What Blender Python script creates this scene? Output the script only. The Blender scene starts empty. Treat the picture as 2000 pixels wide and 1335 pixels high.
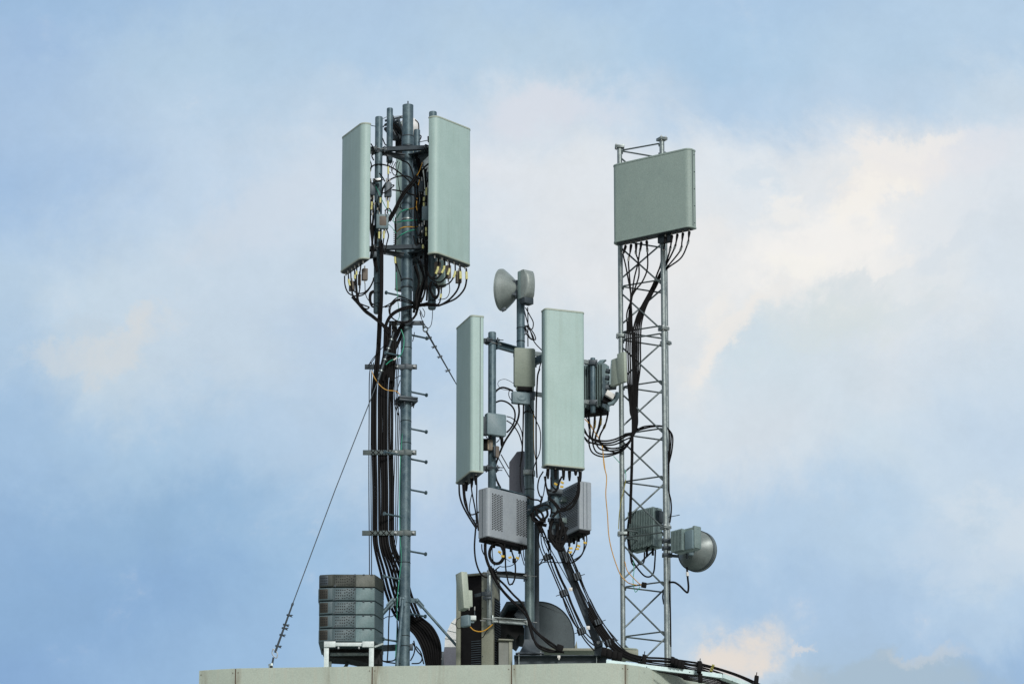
import bpy, bmesh, math, random
from mathutils import Vector, Matrix
random.seed(7)
R = math.radians
sc = bpy.context.scene

# ------------------------------------------------------------------ camera
F_PX, PITCH, CAM = 9200.0, R(17.0), Vector((0.0, -43.1, -10.0))
cam = bpy.data.objects.new('camera', bpy.data.cameras.new('camera'))
sc.collection.objects.link(cam)
cam.location = CAM
cam.rotation_euler = (math.pi / 2 + PITCH, 0, 0)
cam.data.sensor_width = 36.0
cam.data.lens = 36.0 * F_PX / 2000.0
cam.data.clip_start, cam.data.clip_end = 0.5, 3000.0
sc.camera = cam
sc.view_settings.view_transform = 'Standard'
sc.view_settings.look = 'None'
sc.view_settings.exposure = 0.0
sc.view_settings.gamma = 1.0

# ------------------------------------------------------------------ sky
SUN = Vector((0.30, -0.80, 0.55)).normalized()
def build_world():
    w = bpy.data.worlds.new('World'); sc.world = w; w.use_nodes = True
    nt = w.node_tree; N = nt.nodes; L = nt.links
    N.clear()
    out = N.new('ShaderNodeOutputWorld'); bg = N.new('ShaderNodeBackground')
    L.new(bg.outputs[0], out.inputs[0])
    STR = 0.1
    bg.inputs[1].default_value = STR
    sky = N.new('ShaderNodeTexSky'); sky.sky_type = 'NISHITA'; sky.sun_disc = False
    sky.sun_elevation = math.asin(SUN.z); sky.sun_rotation = math.atan2(SUN.x, SUN.y)
    sky.air_density = 1.0; sky.dust_density = 1.0; sky.ozone_density = 1.0
    tc = N.new('ShaderNodeTexCoord')
    def val(x):
        return x
    def M(op, a, b=None, c=None):
        n = N.new('ShaderNodeMath'); n.operation = op
        for i, v in enumerate((a, b, c)):
            if v is None: continue
            if isinstance(v, (int, float)): n.inputs[i].default_value = v
            else: L.new(v, n.inputs[i])
        return n.outputs[0]
    def mix(f, a, b):
        n = N.new('ShaderNodeMix'); n.data_type = 'RGBA'
        if isinstance(f, (int, float)): n.inputs[0].default_value = f
        else: L.new(f, n.inputs[0])
        for s, v in ((6, a), (7, b)):
            if isinstance(v, tuple): n.inputs[s].default_value = (v[0], v[1], v[2], 1)
            else: L.new(v, n.inputs[s])
        return n.outputs[2]
    def noise(vec, scale, detail, rough=0.5, dist=0.0):
        n = N.new('ShaderNodeTexNoise'); n.inputs['Scale'].default_value = scale
        n.inputs['Detail'].default_value = detail; n.inputs['Roughness'].default_value = rough
        n.inputs['Distortion'].default_value = dist
        L.new(vec, n.inputs['Vector']); return n.outputs['Fac'], n.outputs['Color']
    def srgb(r, g, b):
        f = lambda v: ((v / 255 + 0.055) / 1.055) ** 2.4 if v > 10 else v / 255 / 12.92
        return tuple(f(v) / STR for v in (r, g, b))
    sep = N.new('ShaderNodeSeparateXYZ'); L.new(tc.outputs['Generated'], sep.inputs[0])
    yy = M('MAXIMUM', sep.outputs[1], 0.05)
    # clouds are placed on the sky by compass bearing and height (tangents about due +Y)
    u = M('MULTIPLY', M('DIVIDE', sep.outputs[0], yy), 8.8)                       # -1..1 over the picture
    v = M('MULTIPLY', M('SUBTRACT', M('DIVIDE', sep.outputs[2], yy), 0.3057), 8.4)
    cmb = N.new('ShaderNodeCombineXYZ'); L.new(u, cmb.inputs[0]); L.new(v, cmb.inputs[1])
    wf, wc = noise(cmb.outputs[0], 3.4, 9, 0.66, 0.25)
    ws = N.new('ShaderNodeSeparateXYZ'); L.new(wc, ws.inputs[0])
    uw = M('ADD', u, M('MULTIPLY', M('SUBTRACT', ws.outputs[0], 0.5), 0.42))
    vw = M('ADD', v, M('MULTIPLY', M('SUBTRACT', ws.outputs[1], 0.5), 0.36))
    ff, fc = noise(cmb.outputs[0], 7.0, 8, 0.66, 0.2)
    nf, nc = noise(cmb.outputs[0], 46.0, 4, 0.7)
    front = M('GREATER_THAN', sep.outputs[1], 0.05)
    sm = N.new('ShaderNodeMapRange'); sm.interpolation_type = 'SMOOTHSTEP'
    sm.inputs[1].default_value = 0.35; sm.inputs[2].default_value = 0.9
    L.new(sep.outputs[1], sm.inputs[0])
    base = sky.outputs[0]
    # broken neutral cloud over the rest of the sky, so the light is that of a half clouded day
    gf, gc = noise(tc.outputs['Generated'], 2.2, 6, 0.6, 0.4)
    ramp = N.new('ShaderNodeMapRange'); ramp.inputs[1].default_value = 0.36; ramp.inputs[2].default_value = 0.58
    L.new(gf, ramp.inputs[0])
    col = mix(M('MULTIPLY', ramp.outputs[0], 0.85), base, srgb(196, 197, 196))
    def calm(c, k=.7):                   # keep the row's brightness, pull its hue to the haze line of this sky
        pts = [(160, 124, 203), (168, 133, 208), (189, 157, 219), (202, 177, 226), (207, 184, 228), (218, 202, 231), (229, 223, 234), (240, 242, 237)]
        gx = min(max(c[1], 160), 240)
        for a, b in zip(pts[:-1], pts[1:]):
            if gx <= b[0]:
                f = (gx - a[0]) / (b[0] - a[0]); m = (a[1] + f * (b[1] - a[1]), gx, a[2] + f * (b[2] - a[2])); break
        return tuple(c[i] * (1 - k) + m[i] * k for i in range(3))
    # the northern quarter: thin veil whose tone drifts from blue to cream, row by row up the sky
    t = M('MULTIPLY_ADD', uw, 0.5, 0.5)
    veil = None
    for i, (py, stops) in enumerate(VEIL):
        cr = N.new('ShaderNodeValToRGB'); L.new(t, cr.inputs[0]); el = cr.color_ramp.elements
        cr.color_ramp.interpolation = 'EASE'
        while len(el) < len(stops): el.new(0.5)
        for e, (px_, rgb) in zip(el, stops):
            e.position = px_ / 2000.0; e.color = (*[c * STR for c in srgb(*calm(rgb))], 1)
        if veil is None: veil = cr.outputs[0]
        else:
            mr = N.new('ShaderNodeMapRange'); mr.interpolation_type = 'SMOOTHSTEP'
            mr.inputs[1].default_value = (667.5 - VEIL[i - 1][0]) / 1000; mr.inputs[2].default_value = (667.5 - py) / 1000
            L.new(vw, mr.inputs[0]); veil = mix(mr.outputs[0], veil, cr.outputs[0])
    # mottling, coarse and fine
    mo = M('ADD', M('MULTIPLY', M('SUBTRACT', ff, 0.5), 0.17), M('MULTIPLY', M('SUBTRACT', nf, 0.5), 0.06))
    sc_ = N.new('ShaderNodeVectorMath'); sc_.operation = 'SCALE'; L.new(veil, sc_.inputs[0])
    L.new(M('MULTIPLY', M('ADD', mo, 1.0), 1.0 / STR), sc_.inputs['Scale'])
    col = mix(M('MULTIPLY', sm.outputs[0], 1.0), col, sc_.outputs[0])
    # single cloud lumps with ragged edges
    for (px, py, rx, ry, ang, amt, rgb, soft) in CLOUDS:
        cu, cv = (px - 1000) / 1000.0, (667.5 - py) / 1000.0
        rx, ry = rx / 1000.0, ry / 1000.0
        ca, sa = math.cos(R(ang)), math.sin(R(ang))
        du, dv = M('SUBTRACT', uw, cu), M('SUBTRACT', vw, cv)
        a = M('DIVIDE', M('ADD', M('MULTIPLY', du, ca), M('MULTIPLY', dv, sa)), rx)
        b = M('DIVIDE', M('SUBTRACT', M('MULTIPLY', dv, ca), M('MULTIPLY', du, sa)), ry)
        d2 = M('ADD', M('MULTIPLY', a, a), M('MULTIPLY', b, b))
        g = M('POWER', 2.71828, M('MULTIPLY', d2, -1.0))
        g = M('ADD', g, M('MULTIPLY', M('SUBTRACT', ff, 0.5), 0.9))
        mr = N.new('ShaderNodeMapRange'); mr.interpolation_type = 'SMOOTHSTEP'
        mr.inputs[1].default_value = 0.5 - soft; mr.inputs[2].default_value = 0.5 + soft; mr.inputs[4].default_value = amt
        L.new(g, mr.inputs[0])
        col = mix(M('MULTIPLY', mr.outputs[0], front), col, srgb(*rgb))
    L.new(col, bg.inputs[0])
# tone of the veil along rows of the sky, from the roof line up (pixel row of the photo, then x and colour)
VEIL = [
    (1285, [(0, (136, 171, 214)), (500, (152, 187, 226)), (850, (163, 196, 221)), (1200, (180, 203, 224)), (1420, (206, 213, 220)), (1620, (178, 196, 213)), (1980, (160, 186, 220))]),
    (1150, [(0, (139, 176, 214)), (300, (139, 175, 214)), (560, (150, 187, 223)), (850, (165, 195, 227)), (1180, (180, 203, 228)), (1450, (171, 197, 226)), (1700, (175, 198, 226)), (1980, (182, 206, 231))]),
    (1020, [(0, (148, 180, 216)), (300, (146, 181, 211)), (600, (157, 190, 220)), (870, (182, 200, 228)), (1180, (187, 207, 227)), (1420, (180, 205, 231)), (1700, (182, 207, 231)), (1980, (203, 219, 233))]),
    (860, [(0, (164, 192, 224)), (300, (166, 197, 222)), (600, (185, 205, 226)), (850, (204, 215, 226)), (1180, (214, 224, 230)), (1500, (218, 221, 226)), (1720, (203, 219, 231)), (1980, (196, 213, 233))]),
    (700, [(0, (178, 201, 222)), (200, (199, 212, 220)), (420, (202, 212, 222)), (650, (193, 207, 225)), (850, (184, 206, 231)), (1100, (216, 223, 230)), (1380, (228, 227, 225)), (1500, (207, 220, 224)), (1720, (217, 222, 228)), (1980, (207, 218, 230))]),
    (540, [(0, (184, 206, 226)), (200, (199, 214, 226)), (500, (204, 214, 226)), (900, (205, 220, 232)), (1120, (230, 229, 231)), (1400, (236, 233, 231)), (1620, (239, 237, 232)), (1820, (224, 228, 229)), (1980, (214, 224, 234))]),
    (340, [(0, (168, 192, 230)), (380, (193, 211, 234)), (620, (210, 218, 232)), (950, (225, 228, 237)), (1150, (225, 228, 233)), (1420, (219, 229, 239)), (1720, (235, 232, 231)), (1980, (220, 225, 233))]),
    (190, [(0, (174, 195, 228)), (400, (184, 206, 226)), (800, (196, 212, 230)), (1050, (212, 220, 231)), (1400, (178, 205, 233)), (1700, (186, 208, 231)), (1980, (200, 216, 232))]),
    (90, [(0, (171, 192, 227)), (400, (178, 204, 223)), (700, (175, 203, 228)), (1050, (184, 207, 223)), (1400, (165, 202, 232)), (1700, (178, 206, 229)), (1980, (180, 206, 230))]),
    (-60, [(0, (160, 188, 224)), (700, (175, 200, 227)), (1400, (168, 199, 230)), (1980, (178, 203, 229))]),
]
# single lumps: x, y, radii, tilt, amount, colour, softness of edge
CLOUDS = [
    (1745, 350, 120, 60, 25, .7, (242, 237, 231), .36),
    (1600, 470, 150, 70, 15, .7, (246, 243, 239), .36),
    (1450, 655, 130, 36, 40, .7, (240, 235, 229), .36),
    (1640, 610, 120, 60, 30, .7, (208, 219, 222), .42),
    (1840, 420, 140, 50, 20, .5, (226, 231, 236), .35),
    (1900, 300, 160, 60, 12, .5, (228, 228, 233), .4),
    (250, 655, 140, 40, 14, .5, (216, 217, 216), .4),
    (110, 690, 110, 40, 20, .5, (206, 213, 218), .35),
    (640, 620, 80, 50, 0, .4, (184, 201, 222), .45),
    (500, 420, 170, 70, 25, .5, (208, 218, 230), .4),
    (1060, 200, 130, 50, 10, .5, (220, 221, 230), .4),
    (40, 45, 80, 50, 0, .3, (152, 182, 218), .45),
    (1425, 1264, 82, 44, 40, .85, (233, 222, 211), .46),
    (1560, 1221, 45, 11, 12, .5, (230, 222, 214), .36),
    (1720, 1298, 230, 66, 4, .9, (168, 189, 206), .24),
    (1540, 1310, 60, 40, 40, .8, (176, 193, 206), .3),
    (1520, 400, 62, 28, 20, .55, (243, 240, 235), .30), (1690, 405, 75, 34, 25, .55, (246, 242, 235), .28), (1815, 300, 70, 26, 15, .5, (240, 237, 233), .32),
    (1560, 525, 66, 34, 20, .5, (246, 243, 236), .30), (1735, 480, 60, 28, 15, .5, (240, 238, 235), .30), (1350, 480, 70, 40, 10, .4, (236, 235, 234), .34), (1410, 610, 60, 40, 50, .5, (241, 237, 231), .30),
    (1470, 350, 66, 24, 15, .5, (208, 221, 232), .32), (1665, 545, 74, 28, 18, .5, (212, 221, 227), .30), (1770, 580, 85, 40, 20, .5, (210, 221, 228), .32), (1860, 470, 70, 30, 10, .5, (212, 222, 231), .32), (1640, 350, 60, 22, 20, .4, (220, 227, 233), .34),
    (320, 610, 60, 26, 18, .45, (214, 217, 218), .32), (180, 620, 70, 30, 10, .4, (192, 207, 220), .34), (430, 480, 70, 34, 30, .4, (203, 215, 227), .34),
    (1800, 1238, 90, 15, 14, .35, (210, 212, 213), .48),
    (1950, 985, 110, 48, 22, .65, (209, 221, 232), .30),
    (1880, 1050, 130, 40, 10, .45, (196, 213, 230), .35),
]
build_world()

# ------------------------------------------------------------------ sun (veiled by cloud, so soft)
sun = bpy.data.objects.new('sun', bpy.data.lights.new('sun', 'SUN'))
sc.collection.objects.link(sun)
sun.data.energy = 2.3
sun.data.angle = R(10)
sun.data.color = (1.0, 0.96, 0.90)
sun.rotation_euler = SUN.to_track_quat('Z', 'Y').to_euler()

# ------------------------------------------------------------------ measuring the photograph
CT, ST = math.cos(PITCH), math.sin(PITCH)
S = 1.0 / 204.0                       # metres per photo pixel at the masts
def ray(px, py):
    a, b = px - 1000.0, 667.5 - py
    return Vector((a, F_PX * CT - b * ST, F_PX * ST + b * CT))
def W(px, py, Y=0.0):                 # point of the photo at depth Y
    d = ray(px, py); return CAM + d * ((Y - CAM.y) / d.y)
def G(px, py, z):                     # point of the photo at height z
    d = ray(px, py); return CAM + d * ((z - CAM.z) / d.z)

# ------------------------------------------------------------------ materials
def srgb(r, g, b):
    f = lambda v: ((v / 255 + 0.055) / 1.055) ** 2.4 if v > 10 else v / 255 / 12.92
    return (f(r), f(g), f(b))
def material(name, c1, c2=None, scale=6.0, rough=0.55, metal=0.0, streak=0.0, c3=None, bump=0.0, fine=0.0, spec=0.5):
    m = bpy.data.materials.new(name); m.use_nodes = True
    nt = m.node_tree; N = nt.nodes; L = nt.links
    p = N['Principled BSDF']
    p.inputs['Roughness'].default_value = rough; p.inputs['Metallic'].default_value = metal
    p.inputs['Specular IOR Level'].default_value = spec
    c2 = c2 or tuple(v * 0.8 for v in c1)
    tc = N.new('ShaderNodeTexCoord')
    geo = N.new('ShaderNodeNewGeometry')
    nz = N.new('ShaderNodeTexNoise'); nz.inputs['Scale'].default_value = scale
    nz.inputs['Detail'].default_value = 6; nz.inputs['Roughness'].default_value = 0.65
    L.new(geo.outputs['Position'], nz.inputs['Vector'])
    rp = N.new('ShaderNodeMapRange'); rp.inputs[1].default_value = 0.34; rp.inputs[2].default_value = 0.66
    L.new(nz.outputs['Fac'], rp.inputs[0])
    mx = N.new('ShaderNodeMix'); mx.data_type = 'RGBA'
    mx.inputs[6].default_value = (*c1, 1); mx.inputs[7].default_value = (*c2, 1)
    L.new(rp.outputs[0], mx.inputs[0]); col = mx.outputs[2]
    if streak > 0:                    # rain streaks: noise drawn out along the vertical
        mp = N.new('ShaderNodeMapping'); mp.inputs['Scale'].default_value = (26, 26, 1.1)
        L.new(geo.outputs['Position'], mp.inputs['Vector'])
        n2 = N.new('ShaderNodeTexNoise'); n2.inputs['Scale'].default_value = 1.0; n2.inputs['Detail'].default_value = 4
        L.new(mp.outputs[0], n2.inputs['Vector'])
        r2 = N.new('ShaderNodeMapRange'); r2.inputs[1].default_value = 0.5; r2.inputs[2].default_value = 0.78
        r2.inputs[4].default_value = streak
        L.new(n2.outputs['Fac'], r2.inputs[0])
        m2 = N.new('ShaderNodeMix'); m2.data_type = 'RGBA'
        c3 = c3 or tuple(v * 0.45 for v in c1)
        L.new(r2.outputs[0], m2.inputs[0]); L.new(col, m2.inputs[6]); m2.inputs[7].default_value = (*c3, 1)
        col = m2.outputs[2]
    if fine > 0:                      # fine speckle of dust and weathering
        n3 = N.new('ShaderNodeTexNoise'); n3.inputs['Scale'].default_value = 95; n3.inputs['Detail'].default_value = 3
        L.new(geo.outputs['Position'], n3.inputs['Vector'])
        r3 = N.new('ShaderNodeMapRange'); r3.inputs[1].default_value = 0.3; r3.inputs[2].default_value = 0.7
        r3.inputs[3].default_value = 1 - fine; r3.inputs[4].default_value = 1 + fine
        L.new(n3.outputs['Fac'], r3.inputs[0])
        m3 = N.new('ShaderNodeVectorMath'); m3.operation = 'SCALE'
        L.new(col, m3.inputs[0]); L.new(r3.outputs[0], m3.inputs['Scale']); col = m3.outputs[0]
    L.new(col, p.inputs['Base Color'])
    rr = N.new('ShaderNodeMapRange'); rr.inputs[3].default_value = max(rough - 0.1, 0.05); rr.inputs[4].default_value = min(rough + 0.12, 1)
    L.new(nz.outputs['Fac'], rr.inputs[0]); L.new(rr.outputs[0], p.inputs['Roughness'])
    if bump > 0:
        bp = N.new('ShaderNodeBump'); bp.inputs['Strength'].default_value = bump; bp.inputs['Distance'].default_value = 0.01
        L.new(nz.outputs['Fac'], bp.inputs['Height']); L.new(bp.outputs[0], p.inputs['Normal'])
    return m
MT = {
 'mast':    material('galvanised_blue_grey', (.047, .092, .122), (.125, .188, .215), 13, .48, .25, .28, (.03, .055, .07), .12, .2),
 'galv':    material('galvanised_bright', (.20, .245, .25), (.32, .37, .37), 22, .36, .55, .4, (.13, .17, .18), .1, .14),
 'steel':   material('dark_steel', (0.031, 0.046, 0.058), (0.053, 0.073, 0.089), 12, .5, .3, .2, None, .1, .12),
 'bolt':    material('zinc_bolt', (.55, .58, .58), (.35, .38, .39), 40, .35, .6),
 'radome':  material('pale_green_grey_fibreglass', (0.348, 0.489, 0.469), (0.392, 0.535, 0.520), 4, .5, 0, .30, (.25, .33, .29), .0, .06),
 'radome2': material('warm_grey_fibreglass', (0.340, 0.405, 0.343), (0.383, 0.450, 0.387), 4, .5, 0, .22, (.33, .34, .29), .0, .10),
 'square':  material('grey_green_radome', (0.253, 0.334, 0.311), (0.282, 0.367, 0.339), 5, .55, 0, .10, (.25, .28, .26), .0, .12),
 'violet':  material('pale_violet_grey_cover', (0.288, 0.334, 0.379), (0.326, 0.378, 0.418), 6, .5, 0, .12, (.28, .28, .31), 0, .10),
 'fin':     material('cast_grey_aluminium', (0.178, 0.252, 0.252), (0.232, 0.315, 0.313), 20, .45, .2, .1, None, 0, .12),
 'box':     material('blue_grey_box', (0.145, 0.218, 0.248), (0.174, 0.252, 0.280), 12, .5, 0, .1, None, 0, .12),
 'boxdark': material('slate_box', (0.061, 0.087, 0.111), (0.083, 0.111, 0.133), 14, .5, .1, 0, None, 0, .12),
 'beige':   material('beige_plastic', (0.259, 0.312, 0.262), (0.236, 0.285, 0.240), 8, .55, 0, .1, None, 0, .10),
 'clad':    material('beige_cladding', (0.372, 0.440, 0.380), (0.409, 0.481, 0.418), 3.2, .6, 0, .28, (.45, .41, .32), 0, .10),
 'joint':   material('brown_joint', (.12, .075, .045), (.07, .05, .035), 30, .8),
 'acbeige': material('beige_painted_metal', (0.239, 0.259, 0.208), (0.213, 0.229, 0.179), 7, .55, 0, .25, (.26, .23, .17), 0, .12),
 'black':   material('black_rubber', (.004, .004, .0045), (.008, .008, .009), 25, .7, spec=.15),
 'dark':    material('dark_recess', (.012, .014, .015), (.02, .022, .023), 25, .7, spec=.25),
 'conn':    material('nickel_connector', (.62, .62, .58), (.45, .45, .42), 60, .3, .7),
 'yellow':  material('yellow_tag', (.58, .56, .17), (.62, .62, .34), 40, .55),
 'amber':   material('amber_tag', (.55, .38, .03), (.45, .30, .02), 40, .55),
 'green':   material('green_wire', (.02, .34, .22), (.02, .28, .18), 30, .5),
 'orange':  material('orange_wire', (.58, .31, .025), (.48, .25, .02), 30, .5),
 'whitest': material('white_painted_steel', (0.648, 0.741, 0.741), (0.540, 0.627, 0.627), 14, .45, 0, .2, (.4, .4, .38), 0, .1),
 'white':   material('white_sheet_metal', (.78, .80, .80), (.70, .72, .72), 8, .4, 0, .15, None, 0, .06),
 'alu':     material('bright_aluminium', (0.450, 0.595, 0.612), (0.540, 0.680, 0.689), 14, .4, .3, .15, (.35, .42, .43), 0, .08),
 'dish':    material('grey_dish', (0.277, 0.329, 0.322), (0.202, 0.242, 0.237), 10, .42, .1, .2, (.12, .13, .13), 0, .12),
 'tier':    material('blue_grey_cabinet', (0.065, 0.106, 0.123), (0.077, 0.121, 0.136), 10, .55, 0, .15, None, 0, .14),
 'tierl':   material('light_blue_grey_panel', (0.122, 0.196, 0.210), (0.136, 0.218, 0.230), 10, .55, 0, .15, None, 0, .14),
 'tiertop': material('brown_grey_panel', (0.135, 0.151, 0.133), (0.110, 0.124, 0.109), 14, .6, 0, .2, None, 0, .14),
 'tierdark':material('sooty_panel', (0.030, 0.038, 0.034), (0.040, 0.050, 0.042), 14, .6, 0, .1, None, 0, .14),
 'slate': material('slate_plate', (0.120, 0.129, 0.161), (0.144, 0.153, 0.186), 8, .5, 0, .1, None, 0, .1),
 'hood':    material('slate_hood', (0.051, 0.078, 0.090), (0.043, 0.066, 0.078), 6, .55, 0, .12, None, 0, .16),
 'tan':     material('tan_label_box', (0.294, 0.252, 0.189), (0.210, 0.175, 0.126), 22, .6),
 'tape':    material('white_label', (.75, .76, .74), (.65, .66, .64), 40, .5),
 'olive': material('olive_wire', (.26, .25, .05), (.22, .21, .04), 30, .5),
 'lacing': material('galvanised_rod', (.085, .115, .12), (.14, .175, .18), 16, .42, .4, .2, None, 0, .12),
 'dishdark': material('weathered_dish_back', (.21, .255, .255), (.13, .165, .165), 9, .4, .15, .3, (.09, .11, .11), 0, .14),
 'bracket': material('dull_zinc_bracket', (0.062, 0.092, 0.098), (0.093, 0.122, 0.122), 18, .55, .2, .3, (.10, .07, .045), 0, .14),
 'ground':  material('street_ground', (.20, .195, .175), (.26, .25, .22), .3, .9),
 'blue':    material('blue_plastic', (.03, .06, .22), (.03, .05, .18), 20, .5),
 'patch':   material('worn_brown_patch', (0.162, 0.141, 0.120), (0.132, 0.114, 0.099), 40, .7),
}

def stain_clad():
    nt = MT['clad'].node_tree; N = nt.nodes; L = nt.links; p = N['Principled BSDF']
    src = p.inputs['Base Color'].links[0].from_socket
    geo = N.new('ShaderNodeNewGeometry'); sp = N.new('ShaderNodeSeparateXYZ'); L.new(geo.outputs['Position'], sp.inputs[0])
    acc = None
    def M(op, a, b):
        n = N.new('ShaderNodeMath'); n.operation = op
        for i, v in enumerate((a, b)):
            if isinstance(v, (int, float)): n.inputs[i].default_value = v
            else: L.new(v, n.inputs[i])
        return n.outputs[0]
    for px_, w in ((460, .035), (735, .07), (1003, .04), (1221, .025), (395, .05), (640, .05), (860, .06)):
        x = W(px_, 1315, -.6).x
        d = M('DIVIDE', M('ABSOLUTE', M('SUBTRACT', sp.outputs[0], x), 0), w)
        g = M('POWER', 2.718, M('MULTIPLY', M('MULTIPLY', d, d), -1.0))
        if px_ in (640, 860, 395): g = M('MULTIPLY', g, .45)
        acc = g if acc is None else M('MAXIMUM', acc, g)
    mp = N.new('ShaderNodeMapping'); mp.inputs['Scale'].default_value = (38, 38, 3.2); L.new(geo.outputs['Position'], mp.inputs['Vector'])
    nz = N.new('ShaderNodeTexNoise'); nz.inputs['Scale'].default_value = 1; nz.inputs['Detail'].default_value = 5; L.new(mp.outputs[0], nz.inputs['Vector'])
    k = M('MULTIPLY', M('SUBTRACT', nz.outputs['Fac'], .34), 2.1)
    k = M('MINIMUM', M('MAXIMUM', M('MULTIPLY', k, acc), 0), .75)
    mx = N.new('ShaderNodeMix'); mx.data_type = 'RGBA'; L.new(k, mx.inputs[0]); L.new(src, mx.inputs[6]); mx.inputs[7].default_value = (.16, .125, .07, 1)
    L.new(mx.outputs[2], p.inputs['Base Color'])
stain_clad()

# ------------------------------------------------------------------ mesh builder
SPLIT = {'bolt', 'rivet', 'cable_tie', 'stripe', 'threaded_rod', 'seam', 'end_plate', 'mounting_arm'}
class MB:
    def __init__(s): s.bm = bmesh.new()
    def quadstrip(s, rings, close=True, cap=True):
        vs = [[s.bm.verts.new(p) for p in r] for r in rings]
        n = len(rings[0])
        for a, b in zip(vs[:-1], vs[1:]):
            for i in range(n if close else n - 1):
                j = (i + 1) % n
                s.bm.faces.new((a[i], a[j], b[j], b[i]))
        if cap and close:
            s.bm.faces.new(list(reversed(vs[0]))); s.bm.faces.new(vs[-1])
        return s
    def frame_box(s, c, ax, ay, az, bev=0.0):       # centre and three half-axis vectors
        c, ax, ay, az = map(Vector, (c, ax, ay, az))
        vs = [s.bm.verts.new(c + ax * i + ay * j + az * k) for i in (-1, 1) for j in (-1, 1) for k in (-1, 1)]
        f = [(0, 1, 3, 2), (4, 6, 7, 5), (0, 4, 5, 1), (2, 3, 7, 6), (0, 2, 6, 4), (1, 5, 7, 3)]
        fs = [s.bm.faces.new([vs[i] for i in q]) for q in f]
        bmesh.ops.recalc_face_normals(s.bm, faces=fs)
        if bev > 0:
            es = list({e for q in fs for e in q.edges})
            bmesh.ops.bevel(s.bm, geom=es, offset=bev, segments=2, profile=0.5, affect='EDGES')
        return s
    def box(s, c, size, yaw=0.0, bev=0.0, tilt=0.0):
        m = Matrix.Rotation(yaw, 3, 'Z') @ Matrix.Rotation(tilt, 3, 'X')
        return s.frame_box(c, m @ Vector((size[0] / 2, 0, 0)), m @ Vector((0, size[1] / 2, 0)), m @ Vector((0, 0, size[2] / 2)), bev)
    def bar(s, a, b, w, h, up=(0, 0, 1), bev=0.0):  # rectangular bar, w sideways, h along up
        a, b = Vector(a), Vector(b); d = (b - a); n = d.normalized()
        side = n.cross(Vector(up))
        if side.length < 1e-4: side = n.cross(Vector((0, 1, 0)))
        side.normalize(); u = side.cross(n)
        return s.frame_box((a + b) / 2, d / 2, side * w / 2, u * h / 2, bev)
    def tube(s, pts, r, seg=8, cap=True):
        pts = [Vector(p) for p in pts]
        rs = r if isinstance(r, (list, tuple)) else [r] * len(pts)
        t0 = (pts[1] - pts[0]).normalized()
        ref = Vector((0, 0, 1)) if abs(t0.z) < 0.9 else Vector((0, 1, 0))
        nrm = t0.cross(ref).normalized()
        rings = []
        for i, p in enumerate(pts):
            if i == 0: t = pts[1] - pts[0]
            elif i == len(pts) - 1: t = pts[-1] - pts[-2]
            else: t = (pts[i + 1] - pts[i]).normalized() + (pts[i] - pts[i - 1]).normalized()
            if t.length < 1e-9: t = t0
            t.normalize()
            nrm = (nrm - t * nrm.dot(t)).normalized(); bn = t.cross(nrm)
            rings.append([p + (nrm * math.cos(2 * math.pi * k / seg) + bn * math.sin(2 * math.pi * k / seg)) * rs[i] for k in range(seg)])
        return s.quadstrip(rings, True, cap)
    def cyl(s, a, b, r, r2=None, seg=16):
        return s.tube([a, b], [r, r if r2 is None else r2], seg)
    def lathe(s, o, axis, prof, seg=40, cap=True):  # prof: (distance along axis, radius)
        o, axis = Vector(o), Vector(axis).normalized()
        ref = Vector((0, 0, 1)) if abs(axis.z) < 0.9 else Vector((1, 0, 0))
        a = axis.cross(ref).normalized(); b = axis.cross(a)
        rings = [[o + axis * t + (a * math.cos(2 * math.pi * k / seg) + b * math.sin(2 * math.pi * k / seg)) * max(r, 1e-4) for k in range(seg)] for t, r in prof]
        return s.quadstrip(rings, True, cap)
    def prism(s, outline, z0, z1):                  # outline of (x, y), upright
        return s.quadstrip([[(x, y, z0) for x, y in outline], [(x, y, z1) for x, y in outline]])
    def torus(s, c, axis, Rr, r, seg=28, m=8, a0=0.0, a1=2 * math.pi):
        c, axis = Vector(c), Vector(axis).normalized()
        ref = Vector((0, 0, 1)) if abs(axis.z) < 0.9 else Vector((1, 0, 0))
        a = axis.cross(ref).normalized(); b = axis.cross(a)
        pts = [c + (a * math.cos(a0 + (a1 - a0) * k / seg) + b * math.sin(a0 + (a1 - a0) * k / seg)) * Rr for k in range(seg + 1)]
        return s.tube(pts, r, m)
    def ball(s, c, r, seg=10):
        prof = [(-r * math.cos(math.pi * k / 8), r * math.sin(math.pi * k / 8)) for k in range(9)]
        return s.lathe(c, (0, 0, 1), prof, seg)
    def build(s, name, mat, parent=None, label=None):
        bmesh.ops.recalc_face_normals(s.bm, faces=s.bm.faces[:])
        me = bpy.data.meshes.new(name)
        off = base_of(parent) if parent is not None else Vector((0, 0, 0))
        if parent is None:
            off = sum((v.co for v in s.bm.verts), Vector()) / len(s.bm.verts)
            off.z = min(v.co.z for v in s.bm.verts)
        if name in SPLIT and parent is not None:        # every bolt, tie or rod an object of its own
            seen = set(); first = None
            s.bm.verts.ensure_lookup_table(); groups = []
            for v in s.bm.verts:
                if v in seen: continue
                st, isl = [v], []; seen.add(v)
                while st:
                    w_ = st.pop(); isl.append(w_)
                    for e in w_.link_edges:
                        x = e.other_vert(w_)
                        if x not in seen: seen.add(x); st.append(x)
                groups.append(isl)
            if len(groups) > 1:
                for isl in groups:
                    m2 = MB(); mp = {v: m2.bm.verts.new(v.co) for v in isl}
                    for f_ in {f_ for v in isl for f_ in v.link_faces}: m2.bm.faces.new([mp[v] for v in f_.verts])
                    o = m2.build(name, mat, parent, label)
                s.bm.free(); return o
        for v in s.bm.verts: v.co -= off
        s.bm.to_mesh(me); s.bm.free()
        me.polygons.foreach_set('use_smooth', [True] * len(me.polygons))
        me.set_sharp_from_angle(angle=R(38))
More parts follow.
